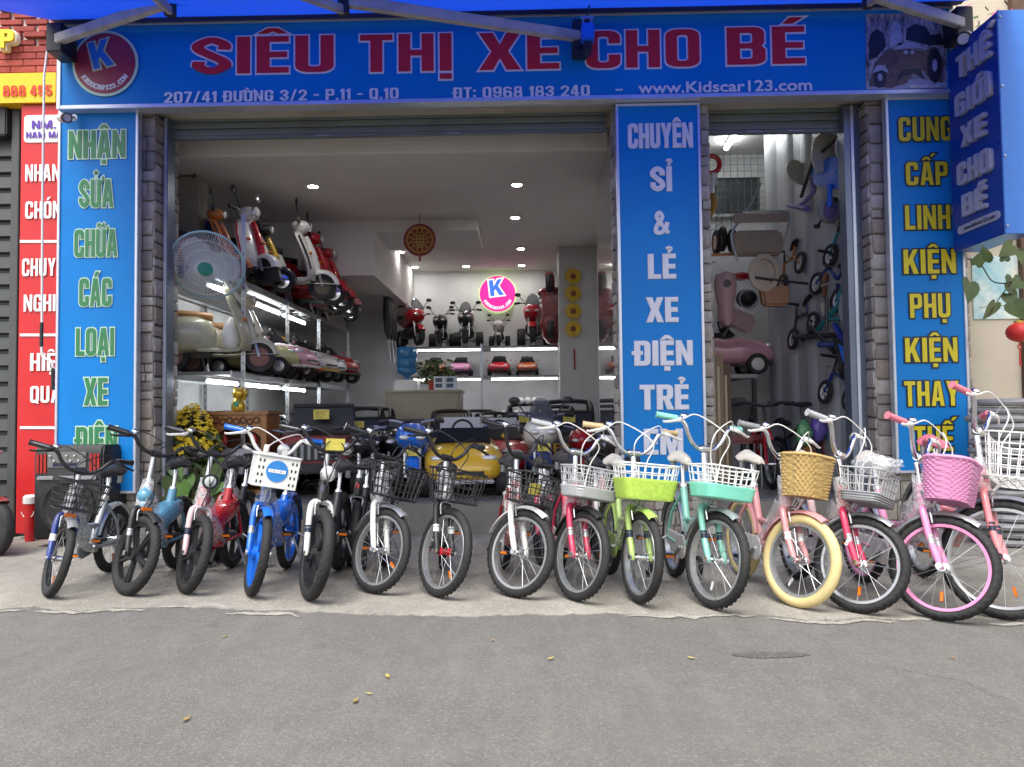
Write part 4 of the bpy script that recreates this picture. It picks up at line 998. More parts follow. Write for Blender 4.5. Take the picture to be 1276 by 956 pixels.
def bicycle(label, px, py, RR, phi, steer, fork, frame, rim='silver', tyre=RUBBER, kind='spoke', rt=.026, bar='chrome', grip='black', lever='white', cable='cable', rise=.13, stem=.22,
            seat='black', seatz=.62, guard=None, rguard=None, basket=None, hub=None, lamp=None, wrap=True, trainers=False, tag=None, lean=-3, cguard='white', bell=True, wb=None, ball=False, tank=None, tube=.021, headcol=None, forkw=.048, reflect=None, barw=.25, name='kids_bicycle'):
    RR *= 1.065; rt *= .9; g = G(px, py); wb = wb or RR * 3.0
    hx = Vector((math.sin(R(phi)), -math.cos(R(phi)), 0))
    base = g - hx * (wb / 2)
    root = thing(name, label, 'bicycle', (base.x, base.y, .004), 0, 'bicycles lined up on the pavement')
    MC = {'chrome': CHROME, 'black': BLACKP, 'white': PA['white'], 'silver': PA['silver']}
    col = lambda k: MC.get(k) or PA.get(k)
    a = Vector((-math.sin(HEAD), 0, math.cos(HEAD))); p = Vector((math.cos(HEAD), 0, math.sin(HEAD)))
    fa = Vector((wb / 2, 0, RR)); ra = Vector((-wb / 2, 0, RR)); A0 = fa - p * .032
    crown = A0 + a * (RR + .035); h0, h1 = crown + a * .012, crown + a * .115; top = crown + a * (.115 + stem)
    S = T(*A0) @ Matrix.Rotation(R(steer), 4, a) @ T(*(-A0))
    # settle the steered wheel on the ground
    n_ = (S.to_3x3() @ Vector((0, 1, 0))); ax_ = S @ fa; low = ax_.z - RR * math.sqrt(max(0, 1 - n_.z ** 2))
    pitch = math.atan2(low, wb)
    root.rotation_euler = (Matrix.Rotation(R(phi) - math.pi / 2, 3, 'Z') @ Matrix.Rotation(pitch, 3, 'Y') @ Matrix.Rotation(R(lean), 3, 'X')).to_euler()
    root.location.z -= low / 2
    # wheels
    wheel(root, 'front_wheel', fa, RR, rt, kind, col(rim), tyre, PA.get(hub) if hub else None, S, wob=px % 37)
    wheel(root, 'rear_wheel', ra, RR, rt, kind, col(rim), tyre, None, None, wob=px % 23)
    # fork with two legs
    fm = col(fork); fk = MB(); 
    for s in (-1, 1):
        fk.tube(spline([crown + Vector((0, s * .006, 0)) + a * .004, crown + Vector((0, s * forkw * .8, 0)) - a * .006, crown + Vector((.006, s * forkw, 0)) - a * .05, fa.lerp(crown, .45) + Vector((-.006, s * forkw, 0)), fa + Vector((-.004, s * forkw, .01)), fa + Vector((0, s * forkw, -.012))], 4), [.016] * 5 + [.0165] * 5 + [.0155] * 6 + [.0135] * 5, 10)
    part('fork', fk, fm, root, 60, M=S)
    mb = MB(); mb.tube([fa + Vector((0, -forkw - .016, 0)), fa + Vector((0, forkw + .016, 0))], .008, 8)
    for s in (-1, 1): mb.tube([fa + Vector((0, s * (forkw + .006), 0)), fa + Vector((0, s * (forkw + .018), 0))], .014, 8)
    part('front_axle', mb, CHROME, root, M=S)
    # brake arch over the tyre
    mb = MB(); bq = A0 + a * (RR + .012) + p * .03
    for s in (-1, 1): mb.tube(spline([bq + a * .02, bq + Vector((0, s * .035, 0)) + a * .006, bq + Vector((0, s * .034, 0)) - a * .05]), .0045, 6)
    part('brake_caliper', mb, CHROME if bar != 'black' else STEEL, root, M=S)
    # frame
    fr = col(frame); BB = Vector((-.055 * wb / .62, 0, RR * .95)); st = Vector((-.19 * wb / .62, 0, seatz - .14)); mb = MB()
    mb.tube([h0, h1], .024, 12)
    mid = (h0.lerp(BB, .5)) + Vector((-.01, 0, -.045))
    mb.tube(spline([h0.lerp(h1, .55), mid, BB + Vector((.01, 0, 0))], 6), tube * 1.12, 12)
    mb.tube(spline([h0.lerp(h1, .3) - p * .01, mid + Vector((-.015, 0, .075)), BB + (st - BB) * .45], 6), tube * .8, 10)
    mb.tube([BB, st], tube * .95, 10)
    mb.tube([BB + Vector((0, -.035, 0)), BB + Vector((0, .035, 0))], .024, 12)
    for s in (-1, 1):
        mb.tube([BB + Vector((-.01, s * .02, 0)), ra.lerp(BB, .5) + Vector((0, s * .042, 0)), ra + Vector((0, s * .044, 0))], .0105, 8)
        mb.tube([st - (st - BB) * .1 + Vector((0, s * .012, 0)), ra.lerp(st, .5) + Vector((0, s * .042, 0)), ra + Vector((0, s * .044, 0))], .009, 8)
    part('frame', mb, fr, root, 60)
    mb = MB(); mb.tube([h0 - a * .002, h1 + a * .006], .0255, 14); part('head_tube', mb, col(headcol) if headcol else fr, root)
    if ball:
        mb = MB(); mb.ball(h0.lerp(h1, .6), .045, 16, 12); part('head_lug', mb, fr, root)
    if tank:
        tm = col(tank); mb = MB(); mb.loft([[(x, y * ww, z0 + (zz) * hh) for y, zz in [(-.8, -1), (.8, -1), (1, -.5), (1, .5), (.7, 1), (-.7, 1), (-1, .5), (-1, -.5)]] for x, ww, hh, z0 in ((-.26, .02, .02, .40), (-.24, .055, .045, .40), (-.12, .06, .055, .38), (.02, .045, .05, .34), (.08, .02, .03, .33))])
        part('body_shell', mb, tm, root, 50, .006)
    # seat
    top_s = Vector((st.x - .035, 0, seatz)); mb = MB(); mb.tube([st - Vector((0, 0, .02)), top_s - Vector((0, 0, .02))], .0125, 10); mb.tube([st - (st - BB).normalized() * .004, st + (st - BB).normalized() * .016], .023, 12); part('seat_post', mb, CHROME, root)
    mb = saddle_mb(); part('saddle', mb, LEATHER if seat == 'black' else PA[seat], root, 60, M=T(*top_s) @ T(0, 0, .02))
    for k in range(2):
        mb = MB(); mb.lathe([(.016, 0), (.018, .01), (.015, .03), (.018, .05), (.014, .062)], 10); part('saddle_spring', mb, STEEL, root, M=T(top_s.x - .06, .035 * (1 - 2 * k), top_s.z - .055))
    # small trim: badge on the head tube, fork bands, spoke reflectors
    rgd = random.Random(px); dm = rgd.choice((PWHITE, PYEL, PBLACK, PA['silver'], CRIMSON)); dm2 = rgd.choice((PWHITE, PBLACK, PA['silver']))
    mb = MB(); mb.box(h0.lerp(h1, .55) + p * .0255, (.004, .022, .034), (0, -HEAD, 0)); part('head_badge', mb, dm, root, 30, .0015)
    for s in (-1, 1):
        for u_ in (.42, .50):
            q_ = fa.lerp(crown, u_) + Vector((-.004 + .02 * (u_ - .4), s * forkw, 0)); mb = MB(); mb.tube([q_ - a * (.012 if u_ < .45 else .005), q_ + a * (.012 if u_ < .45 else .005)], .0168, 10, cap=False); part('fork_band', mb, dm2, root, M=S)
    if kind == 'spoke':
        for k_ in range(2):
            mb = MB(); mb.box((0, 0, 0), (.045, .006, .016)); part('spoke_reflector', mb, PA['orange'] if (px + k_) % 3 else PWHITE, root, 30, .003, M=(S @ T(*fa) if k_ == 0 else T(*ra)) @ RY(px * 7 % 180) @ T(RR * .55, .008, 0))
    # cranks, chain guard, pedals
    mb = MB(); mb.tube([BB + Vector((0, .04, 0)), BB + Vector((.07, .052, .06))], .008, 8); part('crank', mb, STEEL, root)
    mb = MB(); mb.tube([BB + Vector((0, -.052, 0)), BB + Vector((-.07, -.06, -.06))], .008, 8); part('crank', mb, STEEL, root)
    for s, q in ((1, (.07, .085, .06)), (-1, (-.07, -.095, -.06))):
        mb = MB(); mb.box(BB + Vector(q), (.065, .06, .018)); pd = part('pedal', mb, BLACKP, root, 30, .004)
        mb = MB(); mb.box(BB + Vector(q) + Vector((.034, 0, 0)), (.004, .045, .012)); part('pedal_reflector', mb, PA['orange'], pd, 0)
    mb = MB(); cg = [(BB.x + .065 * math.cos(R(t_)), BB.z + .065 * math.sin(R(t_))) for t_ in range(-110, 111, 20)] + [(ra.x, RR + .045), (ra.x - .03, RR), (ra.x, RR - .04)]
    mb.prism(cg, -.047, -.036, 'XZ'); part('chain_guard', mb, col(cguard), root, 40, .004)
    # kickstand
    mb = MB(); mb.tube([(ra.x + .07, .045, RR * .9), (ra.x + .10, .13, .008)], .007, 8); mb.tube([(ra.x + .098, .128, .008), (ra.x + .13, .135, .008)], .008, 8); part('kickstand', mb, STEEL, root)
    # stem and handlebar
    mb = MB(); mb.tube([h1, top - a * .02], .0135, 12); mb.tube([h1 + a * .004, h1 + a * .03], .021, 12); part('stem', mb, CHROME if bar != 'black' else PA['silver'], root, M=S)
    ctr = top + p * .012; bw = barw
    half = [(0, 0, 0), (0, .05, 0), (-.005, .10, rise * .35), (-.012, .135, rise * .85), (-.03, .17, rise), (-.07, bw, rise * 1.02)]
    pts = [ctr + Vector((x, -y, z)) for x, y, z in half[::-1]] + [ctr + Vector((x, y, z)) for x, y, z in half[1:]]
    pts = spline(pts, 4)
    hb = MB(); hb.tube(pts, .0105, 10); hb.tube([ctr + Vector((0, -.03, 0)), ctr + Vector((0, .03, 0))], .018, 12); H = part('handlebar', hb, MC.get(bar, CHROME), root, 60, M=S)
    gm = PA[grip] if grip in PA else BLACKP; lm = MC.get(lever, WHITEP)
    for s in (-1, 1):
        e = ctr + Vector((-.07, s * bw, rise * 1.02)); q = ctr + Vector((-.03, s * .17, rise)); d = (e - q).normalized()
        prof = MB(); n_ = 9; gp_ = [q.lerp(e + d * .018, i / n_) for i in range(n_ + 1)]; prof.tube(gp_, [.0165 if i % 2 else .0150 for i in range(n_)] + [.019], 12); part('grip', prof, gm, H)
        mb = MB(); mb.tube(spline([q - d * .012, q + Vector((.032, 0, -.006)), q + Vector((.04, s * .03, -.014)), q + Vector((.03, s * .085, -.03)), q + Vector((.026, s * .10, -.028))], 3), [.011] * 3 + [.010] * 3 + [.0075] * 3 + [.006] * 4, 8, flat=.7); part('brake_lever', mb, lm, H)
        mb = MB(); tgt = crown + a * .02 + Vector((.035, s * .01, 0))
        mb.tube(spline([q + Vector((.034, -s * .01, 0)), q + Vector((.075, -s * .07, .03)), ctr + Vector((.12, -s * .045, rise * .55)), ctr + Vector((.10, -s * .03, -.05)), tgt + Vector((.02, 0, .06)), tgt], 5), .0032, 6); part('brake_cable', mb, PA[cable], H)
    if bell:
        mb = MB(); b0 = ctr + Vector((-.012, -.145, rise * .95 + .018)); mb.lathe([(.006, -.012), (.006, 0), (.022, .002), (.021, .012), (.012, .02), (.0, .022)], 14, b0); part('bell', mb, CHROME, H)
    # mudguards
    if guard: part('mudguard', mudguard_mb(RR, 62, 168), col(guard), root, 60, M=S @ T(*fa))
    if rguard or guard: part('mudguard', mudguard_mb(RR, 15, 170), col(rguard or guard), root, 60, M=T(*ra))
    # lamp, basket, tags
    if lamp:
        lc = h1 + p * .055 + a * .03; mb = MB(); mb.lathe([(.0, -.045), (.028, -.035), (.04, -.005), (.043, .012), (.036, .016)], 20, axis='X', o=lc); lo = part('headlamp', mb, MC.get(lamp, BLACKP), root, M=S)
        mb = MB(); mb.lathe([(.036, .010), (.028, .022), (.0, .027)], 20, axis='X', o=lc); part('lens', mb, LENS, lo)
        mb = MB(); mb.tube([lc, lc - p * .05], .008, 6); part('bracket', mb, BLACKP, lo)
    if basket:
        bk = dict(basket); kd = bk.pop('type'); bm_ = bk.pop('m'); dz = bk.pop('dz', 0) - .07; tl = bk.pop('tilt', -6); d_ = bk.get('d', .2); dxx = bk.pop('dx', 0)
        Mb = S @ T(*(h1 + p * (.04 + d_ / 2) + Vector((dxx, 0, -.035 + dz)))) @ RY(tl)
        if kd == 'wire':
            bt = wire_basket(bm_, root, Mb, **bk)
        else: bt = woven_basket(bm_, root, Mb, **bk)
        mb = MB(); 
        for s in (-1, 1): mb.tube([crown + Vector((0, s * .02, 0)) + a * .09, h1 + p * .05 + Vector((dxx, s * .05, dz - .01))], .0045, 6)
        part('basket_bracket', mb, STEEL, root, M=S)
    if tag: tag_card(root, S @ T(*(h1 + p * .05 + Vector(tag))) @ RZ(-90 + 0) @ RY(8))
    if wrap:
        part('plastic_wrap', crumple([h0 - a * .01, h0.lerp(h1, .5), h1 + a * .05], [.030, .036, .03], px), FILM, root, 60)
        part('plastic_wrap', crumple(spline([h0.lerp(h1, .4), mid + Vector((.0, 0, .02)), BB + Vector((.02, 0, .03))], 4), [.05, .058, .05, .055, .06, .055, .05, .052, .04], px + 1), FILM, root, 60)
    if trainers:
        for s in (-1, 1):
            mb = MB(); mb.tube([ra + Vector((0, s * .05, 0)), ra + Vector((.0, s * .10, -.03)), (ra.x - .01, s * .125, .07)], .007, 8); br_ = part('stabiliser_bracket', mb, STEEL, root)
            mb = MB(); mb.torus(.045, .014, 28, 8, (ra.x - .01, s * .145, .062)); part('stabiliser_tyre', mb, RUBBER, root)
            mb = MB(); mb.lathe([(.038, -.009), (.038, .009)], 20, (ra.x - .01, s * .145, .062), 'Y'); part('stabiliser_hub', mb, WHITEP, root)
    if reflect:
        mb = MB(); mb.box(crown + p * .05 + Vector((0, 0, -.01)), (.012, .06, .022)); part('reflector', mb, PA[reflect], root, 30, .004, M=S)
    return root, S, dict(h0=h0, h1=h1, crown=crown, ctr=ctr, a=a, p=p, fa=fa, ra=ra, BB=BB, A0=A0)
WB = lambda m, **k: dict(type='wire', m=m, **k)
bicycle('navy-forked kids bicycle with black wire basket beside the big loudspeaker', 64, 744, .19, 2, 42, 'navy', 'silver', 'black', bar='black', lever='black', cable='bcable', guard='silver', basket=WB(BLACKP, w=.27, d=.19, h=.15, dz=.0), rise=.09, stem=0.13, seatz=.60, cguard='silver', reflect='orange')
bicycle('sky blue kids bicycle with ball head and black mag wheels', 160, 741, .202, 4, 50, 'black', 'sky', 'black', kind='mag', rt=.031, bar='black', lever='black', cable='bcable', guard='black', ball=True, tank='sky', rise=.07, stem=.20, seatz=.64, trainers=True, tube=.026, reflect='orange', cguard='sky', forkw=.052)
bicycle('red kids bicycle with blush wrapped fork and mag wheels', 234, 739, .200, 1, 40, 'blush', 'red', 'black', kind='mag', rt=.031, bar='black', lever='white', cable='bcable', tank='red', rise=.08, stem=.20, seatz=.64, lamp='black', trainers=True, tube=.026, headcol='red', cguard='red', forkw=.052)
b4, S4, k4 = bicycle('bright blue kids bicycle with white perforated basket and round sticker', 315, 743, .212, 3, 26, 'blue', 'blue', 'blue', kind='mag5', rt=.029, bar='white', lever='white', tank='blue', rise=.11, stem=0.16, seatz=.60, guard='blue', trainers=True, tube=.026, cguard='blue', grip='blue')
bicycle('black kids bicycle with white fork and round chrome headlamp', 388, 748, .222, 3, 27, 'white', 'black', 'black', kind='mag', rt=.034, bar='black', lever='black', cable='bcable', rise=.08, stem=0.17, seatz=.62, lamp='chrome', tag=(.02, 0, .19), trainers=True, tube=.026, wrap=False, cguard='black', forkw=.055)
bicycle('kids bicycle with white fork, silver mudguard and black wire basket', 466, 739, .212, 6, 46, 'white', 'black', 'silver', guard='silver', bar='black', lever='black', cable='bcable', basket=WB(BLACKP, w=.28, d=.20, h=.17), rise=.1, stem=0.14, seatz=.62, headcol='silver', wrap=True, cguard='black')
bicycle('black kids bicycle with red front hub and black wire basket', 547, 744, .217, 5, 35, 'black', 'black', 'silver', bar='black', lever='black', cable='bcable', hub='redhub', basket=WB(BLACKP, w=.28, d=.20, h=.16, dz=-.03), rise=.1, stem=0.13, seatz=.60, wrap=True, cguard='black')
bicycle('kids bicycle with white fork, red head tube and white mudguard', 641, 744, .212, 6, 44, 'white', 'red', 'silver', guard='white', bar='black', lever='black', cable='bcable', headcol='red', basket=WB(BLACKP, w=.28, d=.2, h=.15, dz=-.03), tag=(.01, .10, -.02), rise=.12, stem=0.15, seatz=.64)
bicycle('rose red kids bicycle with grey plastic grid basket', 718, 749, .212, 5, 28, 'rose', 'rose', 'silver', bar='chrome', grip='lightgrey', lever='white', basket=WB(PA['lightgrey'], w=.29, d=.2, h=.15, solid=PA['lightgrey'], solid_h=.38), rise=.11, stem=0.17, seatz=.66, guard='black')
bicycle('lime green kids bicycle with lime woven basket', 796, 753, .210, 6, 10, 'lime', 'lime', 'silver', bar='chrome', grip='tan', lever='white', basket=WB(WHITEP, w=.30, d=.2, h=.17, solid=PA['limewicker'], solid_h=.6), rise=.12, stem=0.17, seatz=.64, guard='lime', seat='ivory', cguard='lime')
bicycle('mint green kids bicycle with white wire basket and mint tray', 888, 759, .216, 4, 21, 'mint', 'mint', 'silver', bar='chrome', grip='mintgrip', lever='white', basket=WB(WHITEP, w=.31, d=.2, h=.15, solid=PA['mintplastic'], solid_h=.45), rise=.13, stem=0.18, seatz=.66, guard='silver', seat='ivory', trainers=True)
bicycle('pale pink kids bicycle with cream tyres and wicker basket', 993, 757, .208, 6, 26, 'pink', 'pink', 'silver', tyre=PA['cream'], rt=.029, bar='chrome', grip='grey', lever='white', basket=dict(type='woven', m=PA['wicker'], w=.24, d=.19, h=.20, dz=.02), rise=.12, stem=0.15, seatz=.66, guard='pink', seat='ivory')
b13, S13, k13 = bicycle('crimson forked kids bicycle with silver grey wire basket', 1066, 763, .210, 3, 42, 'rose', 'blush', 'silver', bar='chrome', grip='lightgrey', lever='white', basket=WB(PA['lightgrey'], w=.27, d=.2, h=.15, solid=GREYP, solid_h=.3), rise=.14, stem=0.16, seatz=.66, guard='silver', headcol='red', seat='ivory')
bicycle('candy pink kids bicycle with pink rims and pink plastic basket', 1169, 772, .219, 2, 44, 'candy', 'candy', 'candy', bar='chrome', grip='pinkgrip', lever='white', basket=dict(type='woven', m=PA['candyplastic'], w=.26, d=.2, h=.19, dz=.0, rows=16), rise=.13, stem=0.13, seatz=.66, guard='silver', seat='ivory', rt=.025)
bicycle('coral pink tall bicycle with white wire basket by the beige wall', 1243, 769, .252, -6, 52, 'coral', 'coral', 'silver', bar='chrome', grip='pinkgrip', lever='white', basket=WB(WHITEP, w=.32, d=.24, h=.20, dz=.02), rise=.14, stem=0.19, seatz=.74, guard='silver', seat='pinkgrip', rt=.025)
# bicycles standing behind the front row, seen in the gaps
for px_, py_, f_, fr_, lb_ in ((437, 706, 'black', 'black', 'black kids bicycle standing behind the white-forked pair'), (676, 706, 'rose', 'black', 'rose forked bicycle half hidden behind the grey basket'),
                               (272, 700, 'red', 'black', 'red forked bicycle behind the blush wrapped fork'), (752, 708, 'white', 'rose', 'white forked bicycle behind the lime basket')):
    bicycle(lb_, px_, py_, .19, 3, 12, f_, fr_, 'black', bar='black', lever='black', cable='bcable', rise=.06, stem=.08, seatz=.58, wrap=(px_ % 2 == 0), cguard='black', bell=False, wb=.56)
q_ = k13['fa'].lerp(k13['crown'], .34) + Vector((-.004, -.048 - .0158, 0))
obj('fork_lettering', block('WOM', .016, .05, 0, .001), PWHITE, b13, S13 @ T(*q_) @ RY(-70))
# perforated plastic basket of the bright blue bicycle
def perforated_basket(parent, S, k):
    t = bpy.data.objects.new('basket', None); COL.objects.link(t); t.parent = parent; t.empty_display_size = .05
    t.matrix_basis = S @ T(*(k['h1'] + k['p'] * .14 + Vector((0, 0, -.045)))) @ RY(-4)
    w, d, h = .225, .16, .165
    for nm, (x0, x1, y0, y1) in (('front_wall', (d / 2 - .006, d / 2, -w / 2, w / 2)), ('back_wall', (-d / 2, -d / 2 + .006, -w / 2, w / 2)), ('side_wall', (-d / 2 + .0062, d / 2 - .0062, -w / 2, -w / 2 + .006)), ('side_wall', (-d / 2 + .0062, d / 2 - .0062, w / 2 - .006, w / 2))):
        mb = MB(); mb.bx(x0, x1, y0, y1, 0, h); part(nm, mb, WHITEP, t, 30, .002)
    mb = MB(); mb.bx(-d / 2 + .0065, d / 2 - .0065, -w / 2 + .0065, w / 2 - .0065, .002, .008); part('floor', mb, WHITEP, t)
    mb = MB(); mb.tube([(x, y, h + .002) for x, y in _rr(-d / 2 - .004, -w / 2 - .004, d / 2 + .004, w / 2 + .004, .02, 3)], .007, 8, closed=True); part('rim', mb, WHITEP, t)
    mb = MB()
    for r_ in range(4):
        for c_ in range(10):
            y = -w / 2 + .018 + c_ * (w - .036) / 9; z = .025 + r_ * .037
            if (abs(y) < .062 and .02 < z): continue
            mb.box((d / 2 + .0006, y, z), (.0014, .008, .015))
    part('slots', mb, BLACKP, t, 0, kind='stuff')
    mb = MB(); mb.lathe([(.056, .0), (.056, .0025)], 28, (d / 2 + .001, 0, .088), 'X'); st = part('round_sticker', mb, PA['sky'] if False else mat('sticker_blue', (.03, .22, .60), .4), t)
    mb = MB(); mb.bx(d / 2 + .0037, d / 2 + .0050, -.045, .045, .079, .097); part('sticker_band', mb, PWHITE, st, 0)
    mb = MB()
    for k_ in range(6): mb.bx(d / 2 + .0052, d / 2 + .0058, -.034 + k_ * .0125, -.034 + k_ * .0125 + (.004, .007, .003)[k_ % 3], .084 + .002 * (k_ % 2), .092)
    part('faded_print', mb, GREYP, st, 0, kind='stuff')
    for s in (-1, 1): mb = MB(); mb.bx(-d / 2 - .03, -d / 2 + .012, s * .05 - .012, s * .05 + .012, h - .02, h + .055); part('hook', mb, WHITEP, t, 30, .004)
perforated_basket(b4, S4, k4)
# clear bags bundled in the crimson bicycle's basket
bg_ = MB(); rg = random.Random(2)
bg_.ball((0, 0, 0), (.10, .13, .045), 18, 12); bg_.v = [tuple(Vector(v) * (1 + rg.uniform(-.2, .2))) for v in bg_.v]
fb_ = k13; Mw = (Matrix.Translation(b13.location) @ b13.rotation_euler.to_matrix().to_4x4()) @ S13
p_ = Mw @ (fb_['h1'] + fb_['p'] * .15 + Vector((0, 0, .085)))
single('plastic_bag', bg_, film('bag_film', (.85, .87, .9), .30, .15), 'crumpled clear plastic bag in the silver grey basket', 'bag', loc=p_, smooth=80)
# ------------------------------------------------------------------ the room behind the wide door
FZ = .25                                         # shop floor level
WALL = mat('shop_wall', (.76, .77, .78), .7, var=.05, scale=3, dirt=((.45, .43, .40), 2, .4))
CEIL = mat('shop_ceiling', (.70, .69, .67), .8, var=.04, scale=2)
TILE = mat('floor_tile', (.20, .20, .20), .28, var=.10, scale=5, dirt=((.2, .19, .18), 3, .5))
XL, XR, YB = -3.42, .98, 5.7
ZC = 3.16
mb = MB(); mb.bx(xl1 - .02, xr0 + .02, .0, 6.1, .006, FZ - .012); struct('shop_floor', mb, mat('threshold_concrete', (.20, .19, .17), .85, var=.15, bump=.3, dirt=((.16, .15, .13), 6, .6)), 0)
fl = bpy.data.objects['shop_floor']
mb = MB(); mb.bx(-.298, .298, -.298, .298, -.010, 0); tile_me = mb.mesh('floor_tile', 30, .003); tile_me.materials.append(TILE)
for i in range(11):
    for j in range(9):
        x, y = XL + .3 + i * .602, .33 + j * .602
        if x < 3.0 and (y < 2.6 or x < XR): obj('floor_tile', tile_me, None, fl, T(x, y, FZ - .0018))
def slab(name, m, *b, bevel=0): mb = MB(); mb.bx(*b); return struct(name, mb, m, 0, bevel)
slab('wall_left', WALL, XL - .2, XL, .26, YB, .01, ZC + .3)
slab('wall_back', WALL, XL, XR + .2, YB, YB + .15, .01, ZC + .3)
slab('wall_right', WALL, XR, XR + .18, .04, YB, .01, 3.95)
slab('ceiling', CEIL, XL - .2, XR, .42, YB, ZC, ZC + .12)
slab('wall_return', WALL, XL - .2, P(196, 300, .26).x - .02, .255, .42, .01, ms_t)   # nib behind the left pier
slab('ceiling_beam', CEIL, P(205, 180, .42).x - .5, xc0 + .02, .405, .62, P(480, 189, .42).z, ZC + .2)
slab('roof', CREAM, -3.7, 3.9, .2, 6.3, ms_t + .1, ms_t + .22)
GLOSS = mat('polished_granite', (.16, .15, .16), .06, var=.25, scale=30, coat=1.0)
slab('polished_return', GLOSS, xc0 + .012, xc0 + .09, .035, 1.3, FZ + .0, ZC)
# boxed-in stair over the back left
slab('stair_box', CEIL, XL, P(466, 300, 2.6).x, 2.6, YB, P(470, 343, 2.6).z, ZC - .001)
slab('hanging_beam', CEIL, P(466, 300, 2.61).x, P(595, 300, 2.61).x, 2.61, 3.6, P(530, 288, 2.61).z, ZC - .001)
# sunflower column
cx0, cx1 = P(697, 400, 4.1).x, P(746, 400, 4.1).x
mb = MB(); mb.bx(cx0, cx1, 4.1, 4.5, FZ, ZC - .001); single('column', mb, mat('column_grey', (.45, .45, .44), .6, var=.06), 'square grey column hung with sunflower wreaths', 'column', bevel=.01)
# lights in the ceiling
LAMP = glow('lamp_white', (1.0, .97, .93), 75); TUBE = glow('tube_white', (.95, .98, 1.0), 12); STRIP = glow('strip_white', (.98, .98, 1.0), 7.5)
for k, (px, py) in enumerate(((390, 231), (644, 229), (642, 270), (499, 313), (517, 332), (581, 331), (649, 309), (650, 330))):
    g = G(px, py, ZC)
    if g.y > 2.5 and g.x < P(466, 300, 2.6).x: continue
    t = thing('downlight', 'round recessed downlight glowing in the ceiling', 'light', (g.x, g.y, ZC - .012), group='ceiling downlights')
    mb = MB(); mb.lathe([(.055, .012), (.06, 0), (.05, -.004), (.045, .004)], 24, close=False); part('trim_ring', mb, WHITEP, t)
    mb = MB(); mb.lathe([(.044, -.0045), (.0, -.0065)], 20); part('diffuser', mb, LAMP, t)
def tube_lamp(label, a, b, r=.016, m=TUBE, group='fluorescent tubes under the shelves'):
    a, b = Vector(a), Vector(b); t = thing('tube_light', label, 'light', (a + b) / 2, group=group); a, b = a - (a + b) / 2, b - (a + b) / 2
    mb = MB(); mb.tube([a, b], r, 10); part('tube', mb, m, t)
    mb = MB(); mb.bar(a + Vector((0, 0, r + .012)), b + Vector((0, 0, r + .012)), .04, .02); part('batten', mb, WHITEP, t, 30, .003)
# ------------------------------------------------------------------ steel shelving along the left wall
SX0, SX1 = XL + .05, -2.5
TOPZ, MIDZ, LOWZ = 2.16, 1.33, .62
DECK = mat('shelf_deck', (.26, .27, .27), .5, .5, var=.12, dirt=((.14, .13, .12), 5, .4))
sh = thing('storage_shelf', 'long slotted steel shelf rack loaded with toy scooters', 'shelf', (SX0, .7, FZ)); L_ = Vector(sh.location)
ups = [.72, 1.95, 3.15, 4.65]
for y in ups:
    for x in (SX0, SX1):
        mb = MB(); mb.prism([(0, 0), (.04, 0), (.04, .004), (.004, .004), (.004, .04), (0, .04)], 0, 2.75 - FZ if y < 1 and x == SX1 else 2.30 - FZ, 'XY', (x - L_.x - .02, y - L_.y, 0)); u_ = part('upright', mb, STEEL, sh, 30)
        mb = MB()
        for k in range(28): mb.bx(x - L_.x - .004, x - L_.x + .004, y - L_.y - .0008, y - L_.y - .0002, .1 + k * .075, .125 + k * .075)
        part('slots', mb, BLACKP, u_, 0, kind='stuff')
for z in (TOPZ, MIDZ):
    mb = MB(); mb.bx(SX0 + .022 - L_.x, SX1 - .022 - L_.x, .50 - L_.y, 4.7 - L_.y, z - .03 - FZ, z - FZ - .001); part('deck', mb, DECK, sh, 30, .004)
    for x in (SX0 + .02, SX1 - .012):
        mb = MB(); mb.bx(x - .014 - L_.x, x + .0 - L_.x, .50 - L_.y, 4.7 - L_.y, z - .055 - FZ, z - FZ + .004); part('edge_beam', mb, STEEL, sh, 30, .002)
for (y0, y1) in ((.5, 1.15), (1.35, 2.35), (2.5, 3.3)):
    tube_lamp('fluorescent tube under the shelf of toy scooters', (-2.72, y0, TOPZ - .085), (-2.72, y1, TOPZ - .085))
    tube_lamp('fluorescent tube under the shelf of toy cars', (-2.72, y0, MIDZ - .085), (-2.72, y1, MIDZ - .085))
